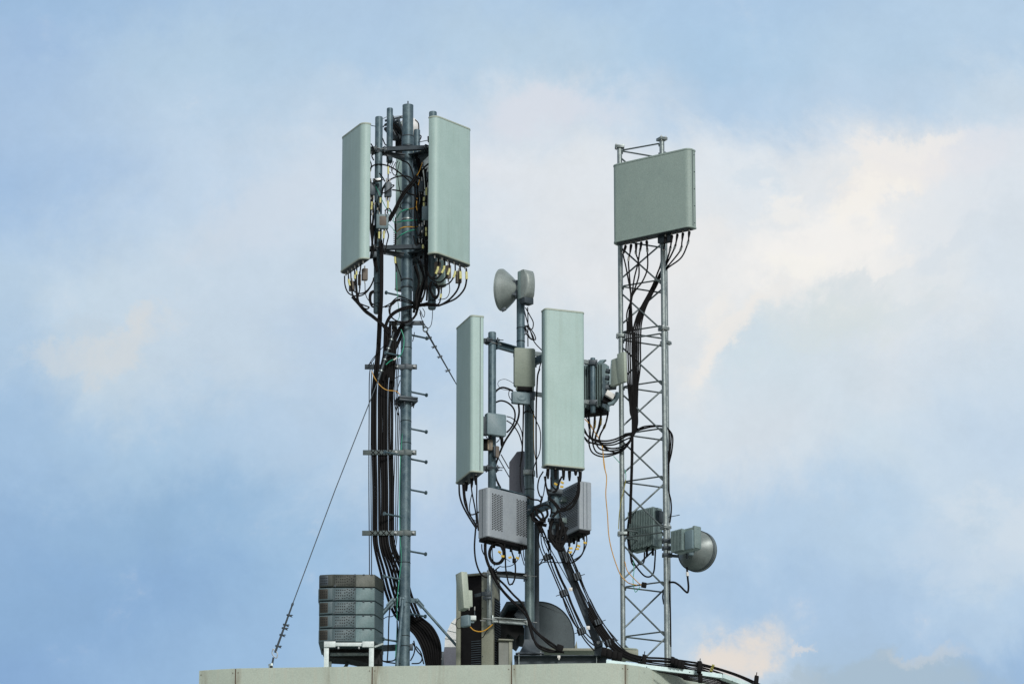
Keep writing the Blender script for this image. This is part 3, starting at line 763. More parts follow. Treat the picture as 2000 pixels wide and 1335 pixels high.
# ------------------------------------------------------------------ centre mast
def bolts(m, pts, axis, r=2.0, h=2.2):
    for p in pts: m.lathe(p, axis, [(0, r * S), (h * S, r * S), (h * S, r * .5 * S), (h * 1.8 * S, r * .5 * S)], 6)
def build_center_mast():
    Y = 0.0
    X = W(1034, 900, Y).x
    zat = lambda y, YY=Y: W(1034, y, YY).z
    root = thing('centre_mast', 'shorter steel mast in the middle, standing on a flared foot and dark beam', 'mast', (X, Y, ZP))
    C = lambda y: Vector((X, Y, zat(y)))
    m = MB(); m.cyl(C(1245), C(688), 9.3 * S, seg=26); m.build('pole', 'mast_lower', root)
    ux = W(1017, 650, -.09).x; uy = -.09
    m = MB(); m.cyl((ux, uy, W(1017, 775, uy).z), (ux, uy, W(1016, 572, uy).z), 8.0 * S, seg=24); up = m.build('upper_pole', 'mast', root)
    for y in (641, 667): m = MB(); ring(m, ux, uy, W(1017, y, uy).z, 8.5 * S, 1.4 * S); m.build('strap', 'black', up)
    for y in (804, 956, 975): m = MB(); ring(m, X, Y, zat(y), 9.8 * S, 1.4 * S); m.build('strap', 'black', root)
    m = MB(); ring(m, X, Y, zat(924), 11.4 * S, 10 * S); m.frame_box(C(924) + Vector((-4 * S, -10.5 * S, 0)), (8 * S, 0, 0), (0, 2 * S, 0), (0, 0, 5 * S), .6 * S); m.build('clamp_band', 'galv', root)
    # flared foot with ribs
    z0, z1, z2 = W(1035, 1279, Y).z, W(1035, 1250, Y).z, W(1035, 1215, Y).z
    prof = [(20.5, 0), (14.5, .42), (10.8, .8), (10.0, 1.0)]
    rings = []
    for rr, k in prof:
        z = z0 + (z1 - z0) * k
        rings.append([(X + (-1 if a in (0, 3) else 1) * rr * S, Y + (-1 if a < 2 else 1) * rr * S, z) for a in range(4)])
    m = MB(); m.quadstrip(rings); m.frame_box((X, Y, z0 - 1.2 * S), (27 * S, 0, 0), (0, 25 * S, 0), (0, 0, 1.3 * S), .4 * S); m.build('foot', 'steel', root)
    m = MB(); m.cyl((X, Y, z1), (X, Y, z2), 10.2 * S, seg=20); m.build('foot_sleeve', 'steel', root)
    for xx in (-21, 21):
        m = MB(); c = Vector((X + xx * S, Y - 21 * S, z0)); m.cyl(c - Vector((0, 0, 14 * S)), c + Vector((0, 0, 2.5 * S)), 1.2 * S, seg=8)
        m.cyl(c - Vector((0, 0, 7 * S)), c - Vector((0, 0, 4 * S)), 2.8 * S, seg=6); m.build('anchor_bolt', 'bolt', root)
    # square post standing behind the pole
    bx = W(1048.5, 1150, .10).x
    m = MB(); m.frame_box((bx, .10, (W(1048, 1022, .1).z + ZP) / 2), (4.6 * S, 0, 0), (0, 4 * S, 0), (0, 0, (W(1048, 1022, .1).z - ZP) / 2), .5 * S); m.build('square_post', 'steel', root)
    # outrigger pipes and their channel arms
    pipes = {}
    def pipe(key, x, yt, yb, Yp, dia, mat='mast'):
        xx = W(x, (yt + yb) / 2, Yp).x
        zt, zb = W(x, yt, Yp).z, W(x, yb, Yp).z
        r = dia / 2 * S
        m = MB(); m.lathe((xx, Yp, zb), (0, 0, 1), [(0, r * .9), (1 * S, r), (zt - zb - 1 * S, r), (zt - zb, r * .9)], 22); o = m.build('outrigger_pipe', mat, root)
        pipes[key] = (xx, Yp, r); return o
    pipe('l', 961, 649, 1010, -.36, 15.5); pipe('r', 1083.5, 900, 1058, -.38, 17); pipe('f', 1158, 699, 806, .42, 10); pipe('s', 956, 1113, 1221, -.12, 10.5, 'galv')
    def arm(a, b, h, w, mat='mast'):
        m = MB(); d = (b - a).normalized(); u = Vector((0, 0, 1)); sd = d.cross(u).normalized()
        m.bar(a, b, 1.6 * S, h); m.bar(a + u * (h / 2 - .6 * S) + sd * w * .5, b + u * (h / 2 - .6 * S) + sd * w * .5, w, 1.4 * S); m.bar(a - u * (h / 2 - .6 * S) + sd * w * .5, b - u * (h / 2 - .6 * S) + sd * w * .5, w, 1.4 * S)
        ar = m.build('channel_arm', mat, root)
        m = MB()
        for e in (a, b):
            m.frame_box(e, d * 1.2 * S, sd * 10 * S, u * (h * .75), .4 * S)
        m.build('end_plate', mat, ar)
        for e, k in ((a, 1), (b, -1)):
            for s_ in (-1, 1):
                m = MB(); c = e + sd * s_ * 8.5 * S; m.cyl(c - d * 20 * S * k, c + d * 7 * S * k, 1.0 * S, seg=6); m.cyl(c + d * 1.2 * S * k, c + d * 4 * S * k, 2.2 * S, seg=6)
                m.build('u_bolt', 'bolt', ar)
    L_ = Vector((pipes['l'][0], pipes['l'][1], 0)); Rr = Vector((pipes['r'][0], pipes['r'][1], 0)); Fp = Vector((pipes['f'][0], pipes['f'][1], 0)); Sp = Vector((pipes['s'][0], pipes['s'][1], 0))
    U = Vector((ux, uy, 0))
    def at(p, z): return Vector((p.x, p.y, z))
    def between(p, q, z, h, w, e0=9, e1=10, mat='mast'):
        d = (q - p).normalized(); arm(at(p + d * e0 * S, z), at(q - d * e1 * S, z), h * S, w * S, mat)
    between(L_, U, W(990, 680, -.22).z, 13, 8)
    between(L_, Vector((X, Y, 0)), W(990, 968, -.15).z, 12, 8)
    P5p = Vector((W(1085, 800, -.38).x, -.38, 0)); pipes['p5'] = (P5p.x, P5p.y, 8.5 * S)
    between(P5p, Vector((X, Y, 0)), W(1060, 697, -.2).z, 13, 8)
    between(Rr, Vector((X, Y, 0)), W(1060, 988, -.2).z, 14, 9)
    m = MB(); m.cyl((P5p.x, P5p.y, W(1084, 901, -.38).z), (P5p.x, P5p.y, W(1090, 690, -.38).z), 8.3 * S, seg=20); m.build('outrigger_pipe', 'mast', root)
    for z, mt in ((W(1000, 1122, -.08).z, 'steel'), (W(1000, 1212, -.08).z, 'galv')): between(Sp, Vector((X, Y, 0)), z, 10, 7, 4, 8, mt)
    for zc in (W(1120, 709, .42).z, W(1120, 787, .42).z):
        m = MB(); m.bar(Vector((X + 10 * S, .1, zc)), Vector((Fp.x, .42, zc)), 7 * S, 7.5 * S); m.build('square_arm', 'galv', root)
        m = MB(); m.frame_box(Vector((Fp.x, .42 - 7 * S, zc)), (9 * S, 0, 0), (0, 1.5 * S, 0), (0, 0, 5 * S), .5 * S); m.frame_box(Vector((Fp.x, .42 + 7 * S, zc)), (9 * S, 0, 0), (0, 1.5 * S, 0), (0, 0, 5 * S), .5 * S)
        for s_ in (-1, 1): m.cyl((Fp.x + s_ * 7 * S, .42 - 13 * S, zc), (Fp.x + s_ * 7 * S, .42 + 10 * S, zc), .9 * S, seg=6)
        m.build('pipe_clamp', 'steel', root)
    # heavy clamp cluster where the right pipe joins
    for y, rr, h in ((963, 13, 12), (1018, 12, 9), (1046, 12.5, 22)):
        m = MB(); ring(m, Rr.x, Rr.y, W(1083, y, -.38).z, rr * S, h * S, 18); m.frame_box((Rr.x, Rr.y - rr * S, W(1083, y, -.38).z), (rr * 1.15 * S, 0, 0), (0, 2 * S, 0), (0, 0, h * .42 * S), .8 * S)
        m.build('pipe_clamp', 'steel', root)
    # back stay: broad steel plate sloping to the beam
    a = W(1090, 1058, -.30); b = W(1170, 1262, -.22)
    d = (b - a).normalized()
    m = MB(); m.bar(a, b, 15.5 * S, 5 * S, up=(0, 1, 0)); st = m.build('back_stay', 'steel', root)
    m = MB(); m.frame_box(W(1169, 1265, -.20), (8 * S, 0, 0), (0, 2 * S, 0), (0, 0, 15 * S), .5 * S); m.build('stay_lug', 'steel', root)
    m = MB(); m.lathe(W(1168.5, 1254, -.245), (0, -1, 0), [(0, 3.4 * S), (1.5 * S, 3.4 * S), (2.4 * S, 2.2 * S)], 12); m.build('bolt', 'bolt', root)
    for (x, y) in ((1114.5, 1150), (1148.5, 1225)):
        m = MB(); m.frame_box(W(x, y, -.335), (3.4 * S, 0, 0), (0, .6 * S, 0), (0, 0, 3.4 * S), .3 * S); m.lathe(W(x, y, -.338), (0, -1, 0), [(0, 1.0 * S), (1.2 * S, .8 * S)], 8); m.build('stay_bracket', 'tape', root)
    # base beam
    Yb = -.12
    x0, x1 = W(1004, 1285, Yb).x, W(1186, 1285, Yb).x; zt, zb = W(1090, 1278.5, Yb).z, ZP + .0
    zt = W(1090, 1278.5, Yb - 12 * S).z; zc = (zt + ZP - .06) / 2; hh = (zt - ZP + .06) / 2
    m = MB(); m.frame_box(((x0 + x1) / 2, Yb, zt - .9 * S), ((x1 - x0) / 2, 0, 0), (0, 14 * S, 0), (0, 0, .9 * S), .3 * S)
    m.frame_box(((x0 + x1) / 2, Yb, zc - .9 * S), ((x1 - x0) / 2 - .5 * S, 0, 0), (0, 1.5 * S, 0), (0, 0, hh - .9 * S))
    bb = m.build('base_beam', 'steel', root)
    for x in (1013.5, 1165):
        m = MB(); p = W(x, 1287, Yb); m.frame_box((p.x, Yb - 7 * S, zc - .9 * S), (.7 * S, 0, 0), (0, 6 * S, 0), (0, 0, hh - 1 * S)); m.build('beam_rib', 'galv', bb)
    m = MB(); p = W(1091.5, 1280, Yb - 14 * S); m.frame_box((p.x, p.y - .8 * S, p.z - 2 * S), (2.8 * S, 0, 0), (0, .6 * S, 0), (0, 0, 2.8 * S), .3 * S); m.cyl((p.x, p.y - 1 * S, p.z - 8 * S), (p.x, p.y - 1 * S, p.z - 4 * S), 1.6 * S, seg=8); m.build('beam_clip', 'tape', bb)
    return root, pipes, X
MT['mast_lower'] = material('galvanised_green_grey', (.085, .135, .145), (.15, .21, .215), 11, .42, .35, .45, (.07, .09, .10), .1, .14)
centre_mast, CP, CX = build_center_mast()

c4 = [(.16, .5), (.36, .45), (.66, .5), (.88, .55)]
p4 = antenna('panel_antenna', 'tall narrow pale panel antenna left of the middle mast, facing left', (890, 641), (920, 614), 945, -.20, 26, 6.5, 'tall narrow panel antennas on the middle mast', conns=c4, pipe=CP['l'], seam=.72, mat='radome', bracket_z=(.07, .885))
p5 = antenna('panel_antenna', 'tall narrow pale panel antenna right of the middle mast, facing the viewer', (1065, 600.5), (1142, 609), 908, -.64, 22, 6.5, 'tall narrow panel antennas on the middle mast', conns=[(.12, .6), (.3, .5), (.5, .5), (.66, .6), (.8, .45), (.92, .5)], pipe=CP['p5'], seam=.72)

# ------------------------------------------------------------------ square antenna on the lattice tower
p7 = antenna('square_antenna', 'large square grey antenna fixed near the top of the lattice tower', (1194, 322), (1346.5, 287.5), 475, .33, 22, 12, None, conns=[(.13, .6), (.2, .6), (.265, .6), (.33, .6), (.40, .6), (.64, .6), (.72, .6), (.79, .6), (.86, .6), (.94, .6)], mat='square', cap='square', pipe=(lat_leg(1, 0).x, lat_leg(1, 0).y, 5 * S), bracket_z=(.12, .9), seam=.45)
for k in range(5):
    z = p7.z0 + (p7.z1 - p7.z0) * (.07 + .215 * k)
    c = p7.at(p7.w + .0, p7.th * .72, z)
    MB().lathe(c, (p7.t.x, p7.t.y, 0), [(0, 1.1 * S), (1.0 * S, 1.0 * S)], 8).build('screw', 'steel', p7.root)
m = MB(); c = p7.at(p7.w * .61, p7.th * .9, p7.z0 - 8 * S); m.frame_box(c, Vector((p7.t.x, p7.t.y, 0)) * 14 * S, Vector((p7.n.x, p7.n.y, 0)) * 6 * S, (0, 0, 7 * S), 1 * S)
m.build('tilt_bracket', 'steel', p7.root)

# ------------------------------------------------------------------ box radios
def cabinet(f, th, r, name, mat, root, back=False, bev=1.5):
    o = rounded_outline(f.w, th * S, r * S, 2 * S, back=back)
    z0, z1 = f.z0, f.z1; b = bev * S
    def ins(k): return [(f.w / 2 + (s - f.w / 2) * (1 - 2 * k / f.w), th * S / 2 + (q - th * S / 2) * (1 - 2 * k / (th * S))) for s, q in o]
    rg = [[(p.x, p.y, z0) for p in outline_at(f, ins(b))], [(p.x, p.y, z0 + b) for p in outline_at(f, o)], [(p.x, p.y, z1 - b) for p in outline_at(f, o)], [(p.x, p.y, z1) for p in outline_at(f, ins(b))]]
    return MB().quadstrip(rg).build(name, mat, root)
def dots(f, s0, s1, z0, z1, step, r, root, q=0.0, name='vent_holes', mat='dark', face=0, slant=0.0):
    """honeycomb of small holes set into a face; face 0 = front"""
    m = MB(); n = Vector((f.n.x, f.n.y, 0)); t = Vector((f.t.x, f.t.y, 0)); u = Vector((0, 0, 1))
    nc = int((s1 - s0) / (step * .87)) + 1; nr = int((z1 - z0) / step) + 1
    for i in range(nc):
        for j in range(nr):
            s_ = s0 + i * step * .87; z = z0 + j * step + (step / 2 if i % 2 else 0)
            if z > z1: continue
            c = f.at(s_, q, z) + n * .0012
            vs = [m.bm.verts.new(c + (t * math.cos(k * math.pi / 3) + u * math.sin(k * math.pi / 3)) * r) for k in range(6)]
            m.bm.faces.new(vs)
    o = m.build(name, mat, root); return o
def radio(name, label, A, B, ybot, YA, th, mat, cat='radio unit', group=None):
    f = frame_from(A, B, ybot, YA); f.th = th * S
    f.root = thing(name, label, cat, f.at(f.w / 2, th * S / 2, f.z0), group); return f
rg_ = 'perforated radio units on the middle mast'
r1 = radio('radio_unit', 'pale violet-grey radio unit with two perforated bands, in front of the middle mast', (953, 950), (1032, 969), 1046.5, -.50, 28, 'violet', group=rg_)
cabinet(r1, 28, 7, 'cover', 'violet', r1.root)
H = r1.z1 - r1.z0
for a, b in ((.115, .37), (.72, .98)):
    dots(r1, r1.w * a, r1.w * b, r1.z0 + H * .17, r1.z0 + H * .90, 4.6 * S, 1.75 * S, r1.root)
m = MB(); c = r1.at(r1.w * .5, r1.th * .5, r1.z0 - 3.4 * S); m.frame_box(c, Vector((r1.t.x, r1.t.y, 0)) * r1.w * .49, Vector((r1.n.x, r1.n.y, 0)) * r1.th * .46, (0, 0, 3.2 * S), .8 * S); m.build('connector_plate', 'black', r1.root)
for k in range(5):
    c = r1.at(r1.w * (.06 + .21 * k), r1.th * .5, r1.z0 - 6 * S); MB().cyl(c, c - Vector((0, 0, 9 * S)), 2.6 * S, seg=8).build('connector', 'black', r1.root)
m = MB(); c = r1.at(r1.w * .45, r1.th * .9, r1.z1 + 1.5 * S); m.frame_box(c, Vector((r1.t.x, r1.t.y, 0)) * r1.w * .16, Vector((r1.n.x, r1.n.y, 0)) * 3 * S, (0, 0, 2.5 * S), 1 * S); m.build('carry_handle', 'violet', r1.root)
m = MB()
for s_, q in ((-.0008, .55),):
    c = r1.at(s_, r1.th * q, (r1.z0 + r1.z1) / 2); m.frame_box(c, Vector((r1.n.x, r1.n.y, 0)) * .5 * S, Vector((r1.t.x, r1.t.y, 0)) * .001, (0, 0, H * .48))
m.build('seam', 'boxdark', r1.root)

r2 = radio('radio_unit', 'pale violet-grey radio unit turned right, behind the right pipe', (1091, 958), (1131, 938), 1052, -.02, 27, 'violet', group=rg_)
cabinet(r2, 27, 3, 'cover', 'violet', r2.root)
H = r2.z1 - r2.z0
dots(r2, r2.w * .1, r2.w * .92, r2.z0 + H * .42, r2.z0 + H * .94, 4.6 * S, 1.75 * S, r2.root)
dots(r2, r2.w * .42, r2.w * .92, r2.z0 + H * .10, r2.z0 + H * .40, 4.6 * S, 1.75 * S, r2.root)
for zz in (.30, .74):
    m = MB(); c = r2.at(r2.w * .30, -5 * S, r2.z0 + H * zz); m.frame_box(c, Vector((r2.t.x, r2.t.y, 0)) * 9 * S, Vector((r2.n.x, r2.n.y, 0)) * 5 * S, (0, 0, 5 * S), .8 * S); m.build('mounting_bracket', 'fin', r2.root)
m = MB(); c = r2.at(r2.w * .5, r2.th * .5, r2.z0 - 3 * S); m.frame_box(c, Vector((r2.t.x, r2.t.y, 0)) * r2.w * .47, Vector((r2.n.x, r2.n.y, 0)) * r2.th * .44, (0, 0, 3.2 * S), .8 * S); m.build('connector_plate', 'black', r2.root)
for k in range(4):
    c = r2.at(r2.w * (.15 + .23 * k), r2.th * .6, r2.z0 - 5 * S); MB().cyl(c, c - Vector((0, 0, 10 * S)), 2.5 * S, seg=8).build('connector', 'black', r2.root)
m = MB()
for q in (.33, .62):
    c = r2.at(r2.w + .0008, r2.th * q, (r2.z0 + r2.z1) / 2); m.frame_box(c, Vector((r2.n.x, r2.n.y, 0)) * .5 * S, Vector((r2.t.x, r2.t.y, 0)) * .001, (0, 0, H * .47))
m.build('seam', 'boxdark', r2.root)

def finned(label, A, B, ybot, YA, th, nfin, mat, group=None, name='finned_radio'):
    f = radio(name, label, A, B, ybot, YA, th, mat, group=group)
    H = f.z1 - f.z0; n = Vector((f.n.x, f.n.y, 0)); t = Vector((f.t.x, f.t.y, 0))
    m = MB(); m.frame_box(f.at(f.w / 2, f.th * .70, (f.z0 + f.z1) / 2), t * f.w / 2, n * f.th * .30, (0, 0, H / 2), 1 * S); m.build('body', mat, f.root)
    for k in range(nfin):
        s_ = f.w * (.02 + .96 * k / (nfin - 1))
        m = MB(); zz = 2 * S * ((k * 7) % 3) / 2
        m.frame_box(f.at(s_, f.th * .16, (f.z0 + f.z1) / 2 + zz / 2), t * .8 * S, n * f.th * .25, (0, 0, H / 2 - 1 * S - zz / 2)); m.build('cooling_fin', mat, f.root)
    return f
# finned radio on the pipe behind the right panel, seen past its edge
fr_ = finned('dark finned radio unit on a thin pipe just right of the tall right panel', (1120, 713), (1178, 706), 802, .56, 34, 13, 'fin')
m = MB(); m.frame_box(fr_.at(fr_.w * .5, fr_.th * .5, fr_.z0 - 4 * S), Vector((fr_.t.x, fr_.t.y, 0)) * fr_.w * .46, Vector((fr_.n.x, fr_.n.y, 0)) * fr_.th * .4, (0, 0, 3.5 * S), .8 * S); m.build('connector_plate', 'black', fr_.root)
for k in range(4):
    c = W(1150 + 12.3 * k, 806, .60); MB().cyl(c + Vector((0, 0, 10 * S)), c - Vector((0, 0, 4 * S)), 2.3 * S, seg=8).build('connector', 'black', fr_.root)
m = MB(); c = fr_.at(fr_.w * .86, fr_.th * .3, fr_.z1 + 2 * S); m.frame_box(c, Vector((fr_.t.x, fr_.t.y, 0)) * 6 * S, Vector((fr_.n.x, fr_.n.y, 0)) * 4 * S, Vector((5 * S, 0, 5 * S)), .5 * S); m.build('handle', 'box', fr_.root)
# small flat antenna and its bracket beside the lattice leg
f = radio('flat_antenna', 'small beige stepped flat antenna beside the left leg of the lattice tower', (1191, 702), (1219, 692), 755, .28, 9, 'beige', cat='antenna')
n = Vector((f.n.x, f.n.y, 0)); t = Vector((f.t.x, f.t.y, 0)); lean = Vector((-.11, 0, 1)).normalized(); H = f.z1 - f.z0
m = MB(); m.frame_box(f.at(f.w * .78, f.th * .3, (f.z0 + f.z1) / 2 + 3 * S), t * f.w * .24, n * 3.5 * S, Vector((-.02, 0, 1)) * H * .55, .8 * S); m.build('front_cover', 'radome2', f.root)
m = MB(); m.frame_box(f.at(f.w * .32, f.th * .6, (f.z0 + f.z1) / 2), t * f.w * .27, n * 4.5 * S, Vector((.06, 0, 1)) * H * .50, .8 * S); m.build('housing', 'radome2', f.root)
m = MB(); m.frame_box(f.at(f.w * .02, f.th * .8, (f.z0 + f.z1) / 2 + 2 * S), t * f.w * .06, n * 6 * S, Vector((.09, 0, 1)) * H * .46, .4 * S); m.build('back_plate', 'alu', f.root)
for dx, dz in ((-10, 8), (-12, -6), (-4, -19)):
    m = MB(); c = f.at(0, f.th, (f.z0 + f.z1) / 2 + dz * S); m.frame_box(c + Vector((dx * S * .6, .05, 0)), (9 * S, 0, -2 * S), (0, 5 * S, 0), (1 * S, 0, 3.5 * S), .6 * S); m.build('mounting_arm', 'steel', f.root)
# tilting junction box and curved hood under it
f2 = thing('junction_box', 'small pale box with a curved grey hood, tilted under the stepped flat antenna', 'junction box', W(1190, 785, .33))
m = MB(); m.frame_box(W(1191, 771, .30), Vector((9, 3, -5)).normalized() * 9 * S, Vector((-.2, .9, 0)) * 5 * S, Vector((.45, 0, .9)) * 5.5 * S, .8 * S); m.build('lid', 'tape', f2)
m = MB(); m.frame_box(W(1190, 780, .36), Vector((9, 3, -1)).normalized() * 13 * S, Vector((-.2, .9, 0)) * 6 * S, Vector((.3, 0, .95)) * 9 * S, 1 * S); m.build('body', 'black', f2)
m = MB(); m.tube(spline([W(1206, 766, .34), W(1204.5, 776, .34), W(1198, 785, .34), W(1188, 790, .34)]), 4.2 * S, 10); m.build('hood', 'box', f2)
m = MB(); m.frame_box(W(1193, 756, .33), (11 * S, 3 * S, 2 * S), (0, 5 * S, 0), (0, 0, 4.5 * S), .8 * S); m.build('mounting_arm', 'steel', f2)

# finned radio inside the lattice and the dish beside it
fl = finned('grey finned radio unit fixed inside the lower lattice tower', (1227, 999), (1277, 988), 1076, .66, 26, 16, 'fin')
m = MB(); m.frame_box(fl.at(fl.w + 2 * S, fl.th * .5, (fl.z0 + fl.z1) / 2 + 20 * S), Vector((fl.t.x, fl.t.y, 0)) * 7 * S, Vector((fl.n.x, fl.n.y, 0)) * 8 * S, (0, 0, 12 * S), 1 * S); m.build('mounting_bracket', 'steel', fl.root)
m = MB(); m.frame_box(fl.at(-1 * S, fl.th * .3, (fl.z0 + fl.z1) / 2 - 22 * S), Vector((fl.t.x, fl.t.y, 0)) * 3 * S, Vector((fl.n.x, fl.n.y, 0)) * 4 * S, (0, 0, 20 * S), 1 * S); m.build('side_cover', 'box', fl.root)
m = MB(); m.cyl(W(1296, 1011, .55), W(1327, 1005, .75), .9 * S, seg=6); m.build('threaded_rod', 'steel', fl.root)
for k in (.55, .78): 
    c = fl.at(fl.w * k, fl.th * .5, fl.z0); MB().cyl(c, c - Vector((0, 0, 14 * S)), 2.4 * S, seg=8).build('connector', 'black', fl.root)

def build_dish_right():
    Y = .38
    c = W(1352, 1072, Y); ax = Vector((.52, .85, .02)).normalized()
    root = thing('microwave_dish', 'round grey microwave dish with finned radio, seen from behind, right of the lattice', 'dish antenna', W(1318, 1085, .3))
    Rr = 39.5 * S
    o = c + ax * 10 * S
    m = MB(); m.lathe(o, ax, [(-17 * S, 13 * S), (-15 * S, 17 * S), (-2 * S, 33 * S), (3 * S, Rr * .965), (4.6 * S, Rr), (9 * S, Rr), (9.5 * S, Rr * 1.015), (16 * S, Rr * 1.01), (17 * S, Rr * .97)], 56); m.build('reflector', 'dishdark', root)
    for q_ in (4.2, 9.2, 16.5):
        m = MB(); m.torus(o + ax * q_ * S, ax, Rr * 1.006, .75 * S, 56, 6); m.build('rim', 'steel', root)
    hub = o - ax * 17 * S
    m = MB(); m.lathe(hub, -ax, [(0, 12 * S), (10 * S, 11 * S), (11 * S, 9 * S)], 24); m.build('hub', 'steel', root)
    f = frame_from((1314, 1037), (1352, 1027), 1080, .17)
    n = Vector((f.n.x, f.n.y, 0)); t = Vector((f.t.x, f.t.y, 0)); H = f.z1 - f.z0
    m = MB(); m.frame_box(f.at(f.w * .5, 12 * S, (f.z0 + f.z1) / 2), t * f.w * .5, n * 8 * S, (0, 0, H / 2), 1 * S); bd = m.build('radio_body', 'fin', root)
    for k in range(8):
        m = MB(); m.frame_box(f.at(f.w * (.02 + .075 * k), 0 * S, (f.z0 + f.z1) / 2), t * .8 * S, n * 6 * S, (0, 0, H * .48)); m.build('cooling_fin', 'fin', bd)
    m = MB(); m.frame_box(f.at(f.w * .80, 3 * S, (f.z0 + f.z1) / 2 - 3 * S), t * f.w * .19, n * 3 * S, (0, 0, H * .42), .8 * S); m.build('front_cover', 'box', bd)
    m = MB(); m.frame_box(f.at(f.w * .99, 13 * S, (f.z0 + f.z1) / 2 + 2 * S), t * 3 * S, n * 9 * S, (0, 0, H * .50), .8 * S); m.build('end_plate', 'fin', bd)
    m = MB(); m.frame_box(hub + Vector((-1 * S, -5 * S, -2 * S)), (5 * S, 3 * S, 0), (-2 * S, 4 * S, 0), (0, 0, 13 * S), .8 * S); m.build('latch_plate', 'box', root)
    for dz in (16, 2, -12):
        m = MB(); p = W(1303, 1072, .275); a = p + Vector((0, 0, dz * S)); m.bar(a, a + Vector((22 * S, 8 * S, 0)), 4 * S, 5 * S); m.frame_box(a + Vector((0, -6 * S, 0)), (10 * S, 0, 0), (0, 1.4 * S, 0), (0, 0, 3 * S), .4 * S); m.frame_box(a + Vector((0, 6 * S, 0)), (10 * S, 0, 0), (0, 1.4 * S, 0), (0, 0, 3 * S), .4 * S)
        m.cyl(a + Vector((-8 * S, -26 * S, -3 * S)), a + Vector((-8 * S, 10 * S, 0)), .9 * S, seg=6); m.cyl(a + Vector((8 * S, -22 * S, 0)), a + Vector((8 * S, 10 * S, 0)), .9 * S, seg=6)
        m.build('pipe_clamp', 'steel', root)
    c = W(1342, 1083, .2); MB().cyl(c + Vector((0, 0, 6 * S)), c - Vector((0, 0, 8 * S)), 2.2 * S, seg=8).build('connector', 'steel', root)
build_dish_right()

def build_dish_top():
    root = thing('microwave_dish', 'small grey dish seen from behind, pointing left on top of the middle mast', 'dish antenna', W(1008, 590, -.09))
    c = W(983, 566, -.02); ax = Vector((-.93, .34, .07)).normalized(); Rr = 41.5 * S
    m = MB(); m.lathe(c, ax, [(-32 * S, 11 * S), (-28 * S, 15 * S), (-18 * S, 26 * S), (-8 * S, 35 * S), (-1 * S, Rr * .975), (0, Rr), (5 * S, Rr), (5.5 * S, Rr * .97), (0, Rr * .93), (-10 * S, 30 * S), (-22 * S, 12 * S)], 56); m.build('reflector', 'dish', root)
    m = MB(); m.lathe(c - ax * 32 * S, -ax, [(0, 12 * S), (9 * S, 11 * S), (10 * S, 8 * S)], 20); m.build('hub', 'dish', root)
    m = MB(); p = W(1010, 566, -.09); m.frame_box(p, (5 * S, 0, 0), (0, 7 * S, 0), (0, 0, 17 * S), 1 * S)
    m.bar(W(1000, 549, -.12), W(1014, 549, -.12), 4 * S, 4 * S); m.bar(W(1000, 574, -.12), W(1014, 576, -.12), 4 * S, 4 * S); m.build('mount', 'steel', root)
    m = MB(); m.frame_box(W(984, 604, -.08), (4 * S, 0, 2 * S), (0, 3 * S, 0), (-1 * S, 0, 3 * S), .6 * S); m.build('rim_clip', 'steel', root)
build_dish_top()
def build_bulged():
    root = thing('panel_radio', 'small grey radio with a bulging rounded front, right of the small top dish', 'radio unit', W(1018, 600, -.09))
    # side faces the viewer; the bulged front points right and back
    t = Vector((.80, .60, 0)); n = Vector((.60, -.80, 0)); o = W(1013, 563, -.18)
    zt, zb = W(1013, 529, -.18).z, W(1013, 584, -.18).z
    m = MB(); m.frame_box(Vector((o.x, o.y, (zt + zb) / 2)) + n * 0 + t * 10 * S + Vector((2 * S, 0, 0)), t * 12 * S, n * 5.5 * S, (0, 0, (zt - zb) / 2), 2 * S); m.build('back_shell', 'fin', root)
    c0 = Vector((o.x, o.y, (zt + zb) / 2)) + t * 10 * S + Vector((2 * S, 0, 0)) + n * 5.5 * S
    N_ = 9; rows = []
    for i in range(N_ + 1):
        a = -1 + 2 * i / N_; row = []
        for j in range(N_ + 1):
            b = -1 + 2 * j / N_
            bul = (1 - a * a) ** .5 if abs(a) < 1 else 0; bul2 = (1 - b * b) ** .5 if abs(b) < 1 else 0
            h = 9 * S + 12 * S * bul * (.5 + .5 * bul2)
            row.append(c0 + t * b * 11.6 * S + Vector((0, 0, a * (zt - zb) / 2 * .985)) + n * h)
        rows.append(row)
    ringA = [[c0 + t * b * 11.8 * S + Vector((0, 0, a * (zt - zb) / 2 * .99)) for b in [-1 + 2 * j / N_ for j in range(N_ + 1)]] for a in [-1 + 2 * i / N_ for i in range(N_ + 1)]]
    m = MB(); V = [[m.bm.verts.new(p) for p in r] for r in rows]; U = [[m.bm.verts.new(p) for p in r] for r in ringA]
    for i in range(N_):
        for j in range(N_): m.bm.faces.new((V[i][j], V[i][j + 1], V[i + 1][j + 1], V[i + 1][j])); m.bm.faces.new((U[i][j], U[i + 1][j], U[i + 1][j + 1], U[i][j + 1]))
    for k in range(N_):
        m.bm.faces.new((V[0][k], U[0][k], U[0][k + 1], V[0][k + 1])); m.bm.faces.new((V[N_][k], V[N_][k + 1], U[N_][k + 1], U[N_][k]))
        m.bm.faces.new((V[k][0], V[k + 1][0], U[k + 1][0], U[k][0])); m.bm.faces.new((V[k][N_], U[k][N_], U[k + 1][N_], V[k + 1][N_]))
    m.build('front_cover', 'dish', root)
    m = MB(); m.frame_box(Vector((c0.x, c0.y, zb - 5 * S)) + n * 4 * S, t * 11 * S, n * 8 * S, (0, 0, 6 * S), 1 * S); m.build('connector_bay', 'steel', root)
    m = MB(); c = Vector((c0.x, c0.y, zt)); m.cyl(c - n * 3 * S, c + Vector((0, 0, 2.2 * S)) - n * 3 * S, 2 * S, seg=8); m.build('vent_plug', 'steel', root)
build_bulged()

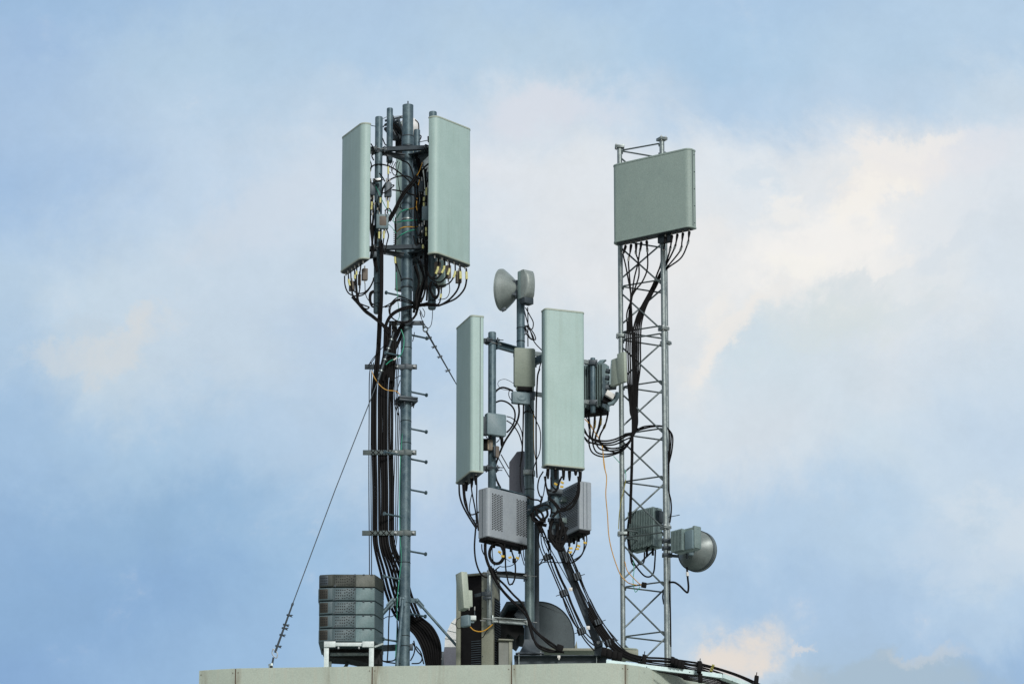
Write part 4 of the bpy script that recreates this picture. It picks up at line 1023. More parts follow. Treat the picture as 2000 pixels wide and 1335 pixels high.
# beige box antenna on the middle mast, small dimpled box below it
f = radio('box_antenna', 'beige rounded box antenna on the middle mast, between the two tall panels', (1004.5, 678), (1045.5, 680), 757, -.27, 12, 'beige', cat='antenna')
n = Vector((f.n.x, f.n.y, 0)); t = Vector((f.t.x, f.t.y, 0)); H = f.z1 - f.z0
# rounded face plate: outline in the face, thin depth
def face_plate(f, pts, q0, q1, name, mat, root, bev=1.0):
    m = MB(); cs = sum(p[0] for p in pts) / len(pts); cz = sum(p[1] for p in pts) / len(pts); b = bev * S
    def ins(k):
        o = []
        for s_, z in pts:
            ds, dz = s_ - cs, z - cz; l = math.hypot(ds, dz); o.append((cs + ds * (1 - k / l), cz + dz * (1 - k / l)))
        return o
    rg = [[f.at(s_, q0, z) for s_, z in ins(b * 1.4)], [f.at(s_, q0 + b, z) for s_, z in pts], [f.at(s_, q1, z) for s_, z in pts]]
    return m.quadstrip(rg).build(name, mat, root)
def rrect(s0, s1, z0, z1, r, n=5):
    out = []
    for cx_, cz_, a0 in ((s0 + r, z0 + r, 180), (s1 - r, z0 + r, 270), (s1 - r, z1 - r, 0), (s0 + r, z1 - r, 90)):
        for k in range(n + 1): a = R(a0 + 90 * k / n); out.append((cx_ + r * math.cos(a), cz_ + r * math.sin(a)))
    return out
pts = []
for s_, z in rrect(0, f.w, f.z0 + 4 * S, f.z1, 4 * S):
    k = (z - f.z0) / H                                # slightly wider low down, pulled in at the foot
    pts.append((s_, z))
face_plate(f, pts, 0, 10 * S, 'cover', 'beige', f.root)
m = MB(); m.frame_box(f.at(f.w * .5, 5 * S, f.z0 + 1 * S), t * f.w * .36, n * 4 * S, (0, 0, 5 * S), 1 * S); m.build('connector_bay', 'black', f.root)
for s_ in (.18, .82):
    m = MB(); m.frame_box(f.at(f.w * s_, 5 * S, f.z0 + 1 * S), t * 3.4 * S, n * 3 * S, (0, 0, 4.5 * S), .8 * S); m.build('foot', 'beige', f.root)
f = radio('dimpled_antenna', 'small blue-grey box antenna with an oval dimple, under the beige box antenna', (1001.5, 763), (1036, 766.5), 786, -.27, 9, 'box', cat='antenna')
face_plate(f, rrect(0, f.w, f.z0, f.z1, 2 * S), 0, 9 * S, 'case', 'box', f.root)
m = MB(); n = Vector((f.n.x, f.n.y, 0)); cc = f.at(f.w * .5, -.3 * S, (f.z0 + f.z1) / 2)
rg = []
for k, h in ((1, 0), (.85, .7), (.5, .9), (.2, .3)):
    rg.append([cc + n * h * S + Vector((f.t.x, f.t.y, 0)) * math.cos(a * math.pi / 12) * 10 * S * k + Vector((0, 0, math.sin(a * math.pi / 12) * 6.5 * S * k)) for a in range(24)])
m.quadstrip(rg).build('dimple', 'box', f.root)
m = MB(); m.frame_box(W(1040, 772, -.18), (5 * S, 2 * S, 0), (0, 5 * S, 0), (0, 0, 8 * S), .8 * S); m.build('mounting_bracket', 'boxdark', f.root)

# square junction box and two little tan boxes on the left outrigger
f = radio('junction_box', 'square blue-grey junction box beside the tall left panel of the middle mast', (952, 804.5), (989, 809.5), 847, -.55, 12, 'box', cat='junction box')
face_plate(f, rrect(0, f.w, f.z0, f.z1, 2.5 * S), 0, 12 * S, 'case', 'box', f.root)
m = MB(); m.frame_box(f.at(-3 * S, 10 * S, (f.z0 + f.z1) / 2 - 4 * S), Vector((f.t.x, f.t.y, 0)) * 5 * S, Vector((f.n.x, f.n.y, 0)) * 6 * S, (0, 0, 18 * S), .8 * S); m.build('back_bracket', 'steel', f.root)
for k in (.25, .75): m = MB(); c = f.at(f.w * k, 6 * S, f.z0); m.cyl(c, c - Vector((0, 0, 5 * S)), 2 * S, seg=8); m.build('cable_gland', 'black', f.root)
for (x, y, w, h, lab) in ((957.5, 867.5, 10, 21, 'small tan striped box on the left pipe under the square junction box'), (972, 881, 7, 23, 'narrow brown box hanging beside the left pipe, lower than the tan one')):
    f = radio('surge_arrester', lab, (x - w / 2, y - h / 2), (x + w / 2, y - h / 2 + 1), y + h / 2, -.45, 7, 'tan', cat='surge arrester', group=None)
    cabinet(f, 7, 1, 'case', 'tan' if w == 10 else 'patch', f.root)
    m = MB()
    if w == 10:
        for s_ in (.38, .62): m.frame_box(f.at(f.w * s_, -.0006, (f.z0 + f.z1) / 2), Vector((f.t.x, f.t.y, 0)) * .5 * S, Vector((f.n.x, f.n.y, 0)) * .0008, (0, 0, 9 * S))
        m.build('stripe', 'steel', f.root)
    else:
        m.frame_box(f.at(-2.2 * S, 3 * S, (f.z0 + f.z1) / 2), Vector((f.t.x, f.t.y, 0)) * 2 * S, Vector((f.n.x, f.n.y, 0)) * 3 * S, (0, 0, 10 * S), .4 * S); m.build('side_flange', 'steel', f.root)
m = MB(); m.frame_box(W(949, 868, -.42), (6 * S, 0, 0), (0, 5 * S, 0), (0, 0, 11 * S), .8 * S); o = m.build('splitter_box', 'black', None); tag(o, 'black splitter box between the left tall panel and the tan box', 'splitter box')

# tall slate plate with a slanted top behind the middle mast
f = frame_from((994.5, 884), (1022, 880), 985, .22)
root = thing('slanted_screen', 'slate grey upright plate with slanted top corner behind the middle mast', 'plate', f.at(f.w / 2, 0, f.z0))
pts = [(0, f.z0), (f.w, f.z0), (f.w, f.z1), (f.w * .55, f.z1), (0, f.z1 - 19 * S)]
m = MB(); m.quadstrip([[f.at(s_, 0, z) for s_, z in pts], [f.at(s_, 7 * S, z) for s_, z in pts]]); m.build('plate', 'slate', root)
m = MB(); c = f.at(f.w + 3 * S, 2 * S, (f.z0 + f.z1) / 2); m.bar(Vector((c.x, c.y, W(1012, 915, .2).z)), Vector((c.x, c.y, W(1012, 950, .2).z)), 4 * S, 4 * S, up=(0, 1, 0)); m.build('hinge', 'alu', root)
# ------------------------------------------------------------------ stack of cabinets on a white frame
def build_stack():
    grp = 'cabinets stacked on the white steel frame'
    words_ = ['topmost', 'second from the top', 'middle', 'second from the bottom', 'lowest']
    tops = [1120.5, 1146.6, 1173.2, 1200, 1226.6]; bots = [1145.6, 1172.2, 1199, 1225.6, 1252.6]
    Y0 = -.05
    xs = [(622, 14), (624, 5), (650, 0), (732, 2), (746.5, 44), (746.5, 110), (624, 110)]     # plan: photo x, depth in px
    P = []
    for x, d in xs: P.append((W(x, 1190, Y0).x, Y0 + d * S))
    for k in range(5):
        z1, z0 = W(690, tops[k], Y0).z, W(690, bots[k], Y0).z
        dk = k == 0
        root = thing('cabinet', ('brownish dark ' if dk else 'blue-grey ') + 'vented cabinet, ' + words_[k] + ' of the five in the stack', 'cabinet', ((P[0][0] + P[3][0]) / 2, Y0 + .2, z0), grp)
        off = [(0, 0), (-1.3, 0), (.3, 0), (.6, 0), (.2, 0)][k][0] * S
        pl = [(x + (off if i in (0, 1, 6) else 0), y) for i, (x, y) in enumerate(P)]
        m = MB(); b = 1.2 * S
        cxp = sum(p[0] for p in pl) / 7; cyp = sum(p[1] for p in pl) / 7
        ins = [(cxp + (x - cxp) * .985, cyp + (y - cyp) * .97) for x, y in pl]
        m.quadstrip([[(x, y, z0) for x, y in ins], [(x, y, z0 + b) for x, y in pl], [(x, y, z1 - b) for x, y in pl], [(x, y, z1) for x, y in ins]])
        m.build('body', 'tierdark' if dk else 'tier', root)
        class f: pass
        a = Vector(P[2]); bb = Vector(P[3]); d = bb - a
        f.a = Vector((a.x, a.y, z1)); f.w = d.length; f.t = d / f.w; f.n = Vector((f.t.y, -f.t.x)); f.z0, f.z1 = z0, z1
        f.at = lambda s, q, z, f=f: Vector((f.a.x + f.t.x * s - f.n.x * q, f.a.y + f.t.y * s - f.n.y * q, z))
        face_plate(f, rrect(f.w * .035, f.w * .535, z0 + 1.2 * S, z1 - 1.2 * S, .8 * S, 2), -1.2 * S, .5 * S, 'vent_panel', 'tierdark' if dk else 'tier', root, .4)
        H = z1 - z0; m = MB()
        for i in range(9):
            for j in range(4):
                if (i * 5 + j * 3 + k) % 11 == 0: continue
                s_ = f.w * (.075 + .0515 * i) + (.8 * S if j % 2 else 0) * (1 if i > 4 else .3); z = z0 + H * (.17 + .21 * j) + (1.6 * S if i % 2 and i > 4 else 0)
                c = f.at(s_, -1.25 * S, z)
                m.frame_box(c, Vector((f.t.x, f.t.y, 0)) * (1.0 if j % 3 else 1.25) * S, Vector((f.n.x, f.n.y, 0)) * .1 * S, (0, 0, (1.2 if j % 3 else .8) * S))
        m.build('vent_holes', 'dark', root)['kind'] = 'stuff'
        face_plate(f, rrect(f.w * .545, f.w * .985, z0 + .8 * S, z1 - .8 * S, .6 * S, 2), -.9 * S, .5 * S, 'plain_panel', 'tiertop' if dk else 'tierl', root, .4)
        for s_ in (.73, .92):
            m = MB(); m.frame_box(f.at(f.w * s_, -1.5 * S, z1 - 1.2 * S), Vector((f.t.x, f.t.y, 0)) * 1.8 * S, Vector((f.n.x, f.n.y, 0)) * .7 * S, (0, 0, 1.1 * S)); m.build('latch', 'steel', root)
        for s_ in (.05, .52):
            m = MB(); m.frame_box(f.at(f.w * s_, -1.6 * S, z0 + 2.2 * S if s_ < .1 else z1 - 2.0 * S), Vector((f.t.x, f.t.y, 0)) * 1.4 * S, Vector((f.n.x, f.n.y, 0)) * .6 * S, (0, 0, 1.9 * S)); m.build('hinge', 'steel', root)
        # end cover with a dark inset grille on the left chamfer
        class e: pass
        a = Vector((pl[1][0] - 1.0 * S, pl[1][1])); bb = Vector(pl[2]) + Vector((.3 * S, 0)); d = bb - a
        e.a = Vector((a.x, a.y, z1)); e.w = d.length; e.t = d / e.w; e.n = Vector((e.t.y, -e.t.x)); e.z0, e.z1 = z0, z1
        e.at = lambda s, q, z, f=e: Vector((f.a.x + f.t.x * s - f.n.x * q, f.a.y + f.t.y * s - f.n.y * q, z))
        face_plate(e, rrect(0, e.w, z0 + .6 * S, z1 - 1.0 * S, 3.2 * S), -3.4 * S, .5 * S, 'end_cover', 'tierdark' if dk else 'tier', root, .9)
        face_plate(e, rrect(e.w * .07, e.w * .66, z0 + 3.2 * S, z1 - 3.2 * S, 1.6 * S), -3.7 * S, -1 * S, 'end_grille', 'steel' if dk else 'tiertopdark', root, .3)
        m = MB()
        for i in range(4):
            for j in range(3):
                m.frame_box(e.at(e.w * (.15 + .14 * i), -3.85 * S, z0 + H * (.28 + .2 * j)), Vector((e.t.x, e.t.y, 0)) * .9 * S, Vector((e.n.x, e.n.y, 0)) * .2 * S, (0, 0, 1.1 * S))
        m.build('grille_holes', 'dark', root)['kind'] = 'stuff'
    # the frame
    zt = W(690, 1253.2, Y0).z
    root = thing('equipment_stand', 'white painted steel stand carrying the stack of cabinets', 'stand', (W(682, 1290, 0).x, .1, ZP))
    for x, yy in ((637.5, Y0 - 2 * S), (725.5, Y0 - 2 * S), (643, Y0 + 96 * S), (729, Y0 + 96 * S)):
        m = MB(); c = W(x, 1280, yy); m.frame_box((c.x, yy, (zt + ZP - .05) / 2), (4.6 * S, 0, 0), (0, 4 * S, 0), (0, 0, (zt - ZP + .05) / 2), .4 * S); m.build('leg', 'whitest', root)
    xa, xb = W(633, 1260, Y0).x, W(730, 1260, Y0).x
    m = MB(); m.frame_box(((xa + xb) / 2, Y0 - 1 * S, zt - 4.6 * S), ((xb - xa) / 2 - 9.5 * S, 0, 0), (0, 2 * S, 0), (0, 0, 3.4 * S), .5 * S); m.build('front_rail', 'whitest', root)
    for x in (644, 719):
        c = W(x, 1259, Y0 - 7.5 * S); m = MB(); m.frame_box((c.x, c.y, zt - 5.8 * S), (11 * S, 0, 0), (0, 1 * S, 0), (0, 0, 5.6 * S), .4 * S); m.lathe((c.x + (-8 if x < 700 else 8) * S, c.y - 1 * S, zt - 6 * S), (0, -1, 0), [(0, 1.2 * S), (.5 * S, 1.2 * S)], 8); m.build('corner_plate', 'whitest', root)
    for x in (661, 701): m = MB(); c = W(x, 1264, Y0 - 4 * S); m.cyl(c + Vector((0, 0, 2 * S)), c - Vector((0, 0, 2 * S)), 1.8 * S, seg=8); m.build('bolt', 'bolt', root)
    m = MB(); m.bar((xa + 10 * S, Y0 + 50 * S, zt - 12 * S), (xb - 8 * S, Y0 + 50 * S, zt - 12 * S), 6 * S, 5 * S); m.build('cross_rail', 'galv', root)
    m = MB(); m.bar((xa + 14 * S, Y0 + 96 * S, ZP + 4 * S), (xa + 46 * S, Y0 + 96 * S, zt - 12 * S), 4 * S, 6 * S); m.build('diagonal', 'steel', root)
    # dark sagging tray slung behind the frame
    m = MB(); pl = [(624, 1252), (630, 1270), (638, 1283), (680, 1285), (720, 1294), (746, 1296), (747, 1252)]
    m.quadstrip([[W(x, y, Y0 + 60 * S) for x, y in pl], [W(x, y, Y0 + 60 * S) + Vector((0, .25, 0)) for x, y in pl]]); m.build('rear_tray', 'dark', root)
    m = MB(); a = W(733, 1264, Y0); m.bar(W(732, 1262, Y0 + 5 * S), W(748, 1256, Y0 + 40 * S), 2 * S, 3 * S); m.build('side_rail', 'whitest', root)
MT['tiertopdark'] = material('dark_inset_grille', (.016, .016, .011), (.022, .022, .016), 20, .6)
build_stack()

# ------------------------------------------------------------------ air conditioner cabinet
def build_ac():
    Y0 = .06
    root = thing('air_conditioner', 'beige upright air conditioner with a dark louvred front, left of the middle mast', 'air conditioner', W(925, 1297, Y0))
    # front is turned a little; frame posts, dark coil behind, corrugated side
    f = frame_from((891, 1122), (963, 1115.5), 1320, Y0)
    n = Vector((f.n.x, f.n.y, 0)); t = Vector((f.t.x, f.t.y, 0)); zc = (f.z0 + f.z1) / 2; H = f.z1 - f.z0
    D = 40 * S
    def plank(s0, s1, q0, q1, z0, z1, name, mat, bev=.5):
        m = MB(); m.frame_box(f.at((s0 + s1) / 2, (q0 + q1) / 2, (z0 + z1) / 2), t * (s1 - s0) / 2, n * (q1 - q0) / 2, (0, 0, (z1 - z0) / 2), bev * S); return m.build(name, mat, root)
    w = f.w
    plank(0, w * .11, 0, D, f.z0, f.z1, 'side_post', 'acbeige'); plank(w * .69, w, 0, 8 * S, f.z0, f.z1, 'front_panel', 'acbeige')
    plank(w * .115, w * .685, 0, 8 * S, f.z1 - 4 * S, f.z1, 'top_rail', 'acbeige')
    plank(w * .112, w * .688, 4 * S, D * .9, f.z0, f.z1 - 4.5 * S, 'coil', 'black')
    for k in range(42):
        z = f.z0 + H * (.02 + .93 * k / 42)
        if k / 42 > .34: continue
        plank(w * .40, w * .66, 2.2 * S, 4.5 * S, z, z + 1.2 * S, 'louvre', 'steel', 0)
    m = MB(); 
    sd = plank(w * .80, w, 8.5 * S, D, f.z0, f.z1 - 50 * S, 'side_coil', 'black')
    for k in range(30):
        z = f.z0 + (H - 52 * S) * k / 30
        plank(w + .0 * S, w + 1.2 * S, 10 * S, D - 1 * S, z + 1 * S, z + 2.2 * S, 'side_louvre', 'steel', 0)
    plank(w * .12, w, 8.6 * S, D, f.z1 - 49 * S, f.z1 - 2 * S, 'rear_panel', 'acbeige')
    for z in (f.z1 - 12 * S, f.z1 - 70 * S, f.z0 + 35 * S):
        m = MB(); m.lathe(f.at(w * .72, 0, z), n, [(0, 1.1 * S), (.6 * S, 1.0 * S)], 8); m.build('screw', 'steel', root)
    for x, y in ((931, 1139), (920, 1246), (930.5, 1160)):
        m = MB(); m.lathe(W(x, y, Y0 - .01), (0, -1, 0), [(0, 1.2 * S), (1 * S, .8 * S)], 8); m.build('indicator', 'tan', root)
build_ac()
# small flat antenna hung in front of it, on the stub pipe
f = frame_from((890.5, 1121), (902, 1115), 1192, -.38)
root = thing('flat_antenna', 'small beige flat antenna tilted in front of the air conditioner, facing left', 'antenna', f.at(f.w / 2, .03, f.z0))
n = Vector((f.n.x, f.n.y, 0)); t = Vector((f.t.x, f.t.y, 0)); H = f.z1 - f.z0; lean = Vector((-.075, 0, 1)) * (H / 2)
m = MB(); m.frame_box(f.at(f.w * .5, 6 * S, (f.z0 + f.z1) / 2) + Vector((2 * S, 0, 0)), t * f.w * .5, n * 6.5 * S, lean, 1 * S); m.build('cover', 'radome2', root)
m = MB(); m.frame_box(f.at(f.w * .5, 17 * S, (f.z0 + f.z1) / 2 - 14 * S) + Vector((3 * S, 0, 0)), t * f.w * .3, n * 5 * S, Vector((-.03, 0, 1)) * 16 * S, 1 * S); m.build('radio_pack', 'radome2', root)
m = MB(); a = W(929, 1162, -.25); b = W(947, 1158, -.14); m.bar(a, b, 5 * S, 6 * S); m.frame_box(W(950, 1159, -.2), (9 * S, 0, 0), (0, 1.5 * S, 0), (0, 0, 4 * S), .5 * S); m.frame_box(W(951, 1167, -.2), (8 * S, 0, 0), (0, 1.5 * S, 0), (0, 0, 2.5 * S), .5 * S)
m.cyl(W(949, 1150, -.2), W(949, 1172, -.2), 1.6 * S); m.build('mounting_arm', 'steel', root)
for x in (916, 927): MB().cyl(W(x, 1184, -.3), W(x, 1191, -.3), 1.2 * S, seg=8).build('connector', 'conn', root)
# sounder: small grey disc box on white bracket
root = thing('rounded_sensor', 'small grey rounded box with white bracket below the flat antenna', 'sensor', W(908, 1225, -.36))
f = frame_from((899, 1202), (915, 1199), 1224, -.40)
face_plate(f, rrect(0, f.w, f.z0, f.z1, 3 * S), 0, 7 * S, 'case', 'box', root)
m = MB(); m.frame_box(W(922, 1206.5, -.33), (8 * S, 0, 0), (0, 5 * S, 0), (0, 0, 4.6 * S), 1.5 * S); m.build('bracket', 'whitest', root)
m = MB(); m.cyl(W(927, 1192, -.33), W(927, 1203, -.33), .9 * S, seg=6); m.build('rod', 'steel', root)
m = MB(); m.frame_box(W(920, 1213.5, -.32), (6 * S, 0, 0), (0, 3 * S, 0), (0, 0, 2.5 * S), .6 * S); m.build('clip', 'box', root)

# ------------------------------------------------------------------ ventilation hoods behind
def build_hoods():
    # segmented white duct elbow at the left
    Yh = 3.5
    root = thing('duct_elbow', 'white segmented sheet-metal duct elbow rising behind the air conditioner', 'duct', W(885, 1290, Yh))
    cx_, by = 932, 1262
    prof = [(868, 1263), (869, 1246), (874, 1230), (881, 1215), (892, 1204), (910, 1195), (930, 1191), (950, 1190)]
    for k in range(7):
        a, b = prof[k], prof[k + 1]
        m = MB()
        # each gore runs from this rib line in to the elbow's inner corner
        o0, o1 = W(a[0], a[1], Yh), W(b[0], b[1], Yh)
        i0, i1 = W(952, 1263 - 6 * k, Yh), W(952, 1263 - 6 * (k + 1), Yh)
        if k > 4: i0, i1 = W(a[0] + 40, 1232, Yh), W(b[0] + 40, 1232, Yh)
        gap = .0
        rg = [[o0, o1, i1, i0], [p + Vector((0, .9, 0)) for p in (o0, o1, i1, i0)]]
        m.quadstrip(rg); m.build('duct_segment', 'white', root)
        m = MB(); m.tube([o0 + Vector((0, -.004, 0)), i0 + Vector((0, -.004, 0))], .45 * S, 6); m.build('seam', 'fin', root)
    root = thing('plenum_box', 'grey sheet-metal box with round bolt at the foot of the white duct', 'box', W(872, 1297, 3.4))
    m = MB(); pl = [(862, 1310), (893, 1310), (893, 1263.2), (868, 1263.2), (866, 1275), (863, 1290)]
    m.quadstrip([[W(x, y, 3.48) for x, y in pl], [W(x, y, 3.48) + Vector((0, .9, 0)) for x, y in pl]]); m.build('case', 'slate', root)
    m = MB(); c = W(863, 1292, 1.24); m.frame_box(W(862, 1292, 3.45), (5 * S, 0, 0), (0, 2 * S, 0), (0, 0, 22 * S), .5 * S); m.build('flange', 'steel', root)
    m = MB(); m.lathe(W(860.5, 1286, 3.43), (0, -1, 0), [(0, 2.6 * S), (1.2 * S, 2.6 * S), (2 * S, 1.6 * S)], 12); m.build('bolt', 'tape', root)
    o = MB().frame_box(W(848, 1296, 1.1), (7 * S, 0, 0), (0, 6 * S, 0), (0, 0, 6 * S), 1 * S).build('plastic_drum', 'blue', None); tag(o, 'small blue plastic container peeping over the parapet behind the cables', 'container')
    # dark square duct mouth, seen from below
    root = thing('duct_hood', 'dark open duct hood with angled mouth behind the middle mast', 'duct', W(1000, 1296, 1.0))
    Y1 = .62
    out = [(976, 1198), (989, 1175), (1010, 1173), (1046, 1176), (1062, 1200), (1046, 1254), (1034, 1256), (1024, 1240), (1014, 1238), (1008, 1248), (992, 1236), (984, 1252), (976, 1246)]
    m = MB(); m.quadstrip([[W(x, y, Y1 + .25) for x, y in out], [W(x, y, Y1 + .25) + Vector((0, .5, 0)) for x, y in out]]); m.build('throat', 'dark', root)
    top = [(975, 1199), (989, 1174), (1012, 1172.5), (1048, 1175), (1050, 1181), (1012, 1178), (992, 1181), (978, 1203)]
    m = MB(); m.quadstrip([[W(x, y, Y1) for x, y in top], [W(x, y, Y1) + Vector((0, .5, 0)) for x, y in top]]); m.build('lip', 'hood', root)
    pl = [(1004, 1200), (1016, 1184), (1046, 1190), (1046, 1212), (1010, 1206)]
    m = MB(); m.quadstrip([[W(x, y, Y1 + .1) for x, y in pl], [W(x, y, Y1 + .1) + Vector((0, .1, 0)) for x, y in pl]]); m.build('baffle', 'steel', root)
    # white backing plate with notches glimpsed through the mouth
    # big half round hood on the right
    root = thing('round_hood', 'large slate-grey half-round ventilation hood right of the middle mast foot', 'ventilation hood', W(1080, 1290, .9))
    Y2 = .75; pts = [(1040, 1290), (1040, 1174.5)]
    for k in range(19):
        a = R(100 - 100 * k / 18); pts.append((1050 + 72 * math.cos(a) ** .92 if math.cos(a) > 0 else 1050 + 72 * math.cos(a), 1247 - 73 * math.sin(a)))
    pts += [(1122, 1268), (1122, 1290)]
    m = MB(); m.quadstrip([[W(x, y, Y2) for x, y in pts], [W(x, y, Y2) + Vector((0, .55, 0)) for x, y in pts]]); m.build('drum', 'hood', root)
    pr = [W(x, y, Y2 - .004) for x, y in pts[2:-1]]
    m = MB(); m.tube(pr, .9 * S, 6); m.build('edge_bead', 'steel', root)
    pl = [(1122.6, 1262), (1126, 1250), (1131, 1290), (1122.6, 1290)]
    m = MB(); m.quadstrip([[W(x, y, Y2 + .2) for x, y in pl], [W(x, y, Y2 + .2) + Vector((0, .3, 0)) for x, y in pl]]); m.build('side_flashing', 'acbeige', root)
    m = MB(); a, b = W(1058, 1273, .5), W(1190, 1273, .5); m.frame_box((a + b) / 2, ((b.x - a.x) / 2, 0, 0), (0, .12, 0), (0, 0, 2.6 * S), .5 * S); o = m.build('curb', 'acbeige', None); tag(o, 'low beige roof kerb behind the dark base beam', 'kerb')
    # pale box next to the air conditioner
    root = thing('equipment_box', 'low grey-beige box with corner post between air conditioner and mast foot', 'box', W(985, 1297, -.05))
    f = frame_from((974, 1250), (1001, 1251), 1305, -.02)
    cabinet(f, 50, 1, 'case', 'tiertop_light', root)
    m = MB(); m.frame_box(f.at(f.w - 4 * S, -1 * S, (f.z0 + f.z1) / 2), Vector((f.t.x, f.t.y, 0)) * 3.5 * S, Vector((f.n.x, f.n.y, 0)) * 1.0 * S, (0, 0, (f.z1 - f.z0) / 2), .3 * S); m.build('corner_post', 'acbeige', root)
    m = MB(); m.frame_box(f.at(f.w * .5, 20 * S, f.z1 + 1 * S), Vector((f.t.x, f.t.y, 0)) * f.w * .54, Vector((f.n.x, f.n.y, 0)) * 26 * S, (0, 0, 1.4 * S), .3 * S); m.build('lid', 'acbeige', root)
    root = thing('lidded_box', 'small beige lidded box at the foot of the lattice tower', 'box', W(1230, 1290, .35))
    m = MB(); m.frame_box(W(1230, 1278, .3), (16 * S, 0, -2 * S), (0, 20 * S, 0), (0, 0, 9 * S), 1.5 * S); m.build('case', 'acbeige', root)
    m = MB(); m.frame_box(W(1228, 1270.5, .3), (15 * S, 0, -1 * S), (0, 21 * S, 0), (0, 0, 1.6 * S), .6 * S); m.build('lid', 'beige', root)
MT['tiertop_light'] = material('greige_panel', (.19, .21, .195), (.16, .18, .165), 10, .6, 0, .3, (.18, .17, .14), 0, .1)
build_hoods()

# ------------------------------------------------------------------ aluminium cable tray along the curved parapet edge
def build_tray():
    root = thing('cable_tray', 'bright aluminium cable tray following the curved edge of the parapet', 'cable tray', G(1290, 1305, ZP))
    zt = ZP + 3 * S
    for a, b, h in (((1184, 1291.5), (1410, 1319), 9), ((1411, 1318), (1560, 1372), 9)):
        p, q = W(a[0], a[1], -.55), W(b[0], b[1], -.30)
        m = MB(); m.bar(p, q, 1.2 * S, 8 * S); m.bar(p + Vector((0, .05, -3.4 * S)), q + Vector((0, .05, -3.4 * S)), .1, 1 * S); m.build('rail', 'alu', root)
    for x, y in ((1263, 1301.5), (1347, 1312), (1430, 1329)):
        m = MB(); m.lathe(W(x, y, -.56), (0, -1, 0), [(0, 1.2 * S), (1 * S, .9 * S)], 8); m.build('rivet', 'steel', root)
    for x, y in ((1258, 1289), (1366.5, 1303), (1477, 1330)):
        m = MB(); c = W(x, y, -.42); m.frame_box(c, (4 * S, 0, -1 * S), (0, 9 * S, 0), (1 * S, 0, 10 * S), 1 * S); m.cyl(c + Vector((0, 0, 9 * S)), c + Vector((1.5 * S, 0, 18 * S)), .8 * S, seg=6); m.build('cable_clamp', 'black', root)
build_tray()
# ------------------------------------------------------------------ cables: head of the tall mast
g_ = 'black cables crossing between the tall mast top panels'
cables('a', 'the black cables crossing the tall mast head', g_, [
    [(455, 840), (500, 795), (590, 785), (700, 820), (800, 890), (900, 980), (960, 1040)],
    [(590, 1080), (610, 1020), (680, 950), (770, 915), (870, 915), (930, 950)],
    [(800, 740, .22), (870, 770), (910, 840), (930, 910), (935, 960)],
    ([(1130, 765), (1080, 790), (1020, 850), (960, 910), (900, 990)], dict(r=1.8)),
    [(700, 1060), (770, 1070), (850, 1090), (930, 1115), (980, 1130)],
    ([(760, 900), (770, 1000), (790, 1090), (800, 1130)], dict(r=.8)),
    [(945, 900), (1000, 950), (1040, 1050), (1065, 1065)],
    [(950, 960), (990, 1050), (1010, 1150), (1000, 1300), (1010, 1480)],
    [(965, 970), (1030, 1100), (1020, 1250), (1030, 1400), (1020, 1540)],
    [(945, 1000), (952, 1150), (945, 1335), (960, 1500)],
    ([(975, 1000), (985, 1150), (975, 1300), (990, 1460), (975, 1640)], dict(r=2.0)),
    ([(770, 1200), (765, 1240), (800, 1260), (810, 1275), (790, 1230), (820, 1190)], dict(r=.9)),
], .16, r=1.5)
g_ = 'thick black cables slanting across the tall mast'
cables('a', 'the thick black cables slanting across the tall mast', g_, [
    [(975, 905), (905, 990), (830, 1075), (770, 1180), (720, 1285), (660, 1380)],
    [(955, 930), (890, 1010), (815, 1100), (755, 1210), (705, 1310), (655, 1410)],
    [(985, 930), (920, 1010), (840, 1100), (780, 1200), (735, 1300), (675, 1400)]], .14, r=2.2)
cables('a', 'the thin dangling loops left of the tall mast head', 'thin dangling loops', [
    [(715, 750), (690, 830), (720, 900), (750, 880), (740, 800), (765, 745)],
    [(740, 760), (700, 850), (715, 890), (745, 905), (765, 830), (780, 760)],
    [(690, 755), (660, 850), (690, 880)]], .2, r=.75)
cable('a', [(500, 985), (530, 1040), (570, 1120), (600, 1190), (640, 1260), (700, 1320), (720, 1400)], .7, .14, 'green earth wire beside the left pipe of the tall mast', 'green', 'earth wires on the tall mast')
for lab, mt, pts in (('green earth wire crossing the tall mast, topmost', 'green', [(750, 140), (785, 85), (830, 57), (880, 46)]),
                     ('orange wire joining the topmost green wire across the tall mast', 'orange', [(880, 46), (930, 38), (965, 18), (990, -15)]),
                     ('green earth wire crossing the tall mast just above the orange one', 'green', [(755, 188), (820, 176), (900, 170), (960, 165), (1025, 155)]),
                     ('bright orange wire wrapped across the middle of the tall mast head', 'orange', [(755, 290), (800, 252), (860, 240), (950, 240), (1035, 226)]),
                     ('green earth wire crossing the tall mast just below the orange one', 'green', [(750, 372), (800, 325), (880, 285), (960, 268), (1035, 238)])):
    Y = .16
    q = [(p[0], p[1], .25) if i in (0, len(pts) - 1) else p for i, p in enumerate(pts)]
    cable('b', q, 1.15, .19, lab, mt, 'earth wires on the tall mast')
cables('b', 'the green wires left of the tall mast, halfway up its head', 'earth wires on the tall mast', [
    [(655, 60), (700, 90), (735, 140)], [(660, 210), (710, 260), (742, 310)], [(648, 80), (700, 165), (735, 200)]], .18, r=.6, mat='green')
cables('a', 'the thin orange wires right of the tall mast head', 'earth wires on the tall mast', [[(1030, 760), (1000, 850), (970, 905)], [(998, 950), (985, 1010)], [(970, 1150), (965, 1230), (975, 1300)]], .12, r=.8, mat='orange')
cables('b', 'the black risers between left pipe and tall mast', 'riser cables at the mast head', [
    [(735, 140), (742, 300), (736, 480), (740, 560)], [(728, 180), (735, 330), (730, 470)]], .24, r=1.3)
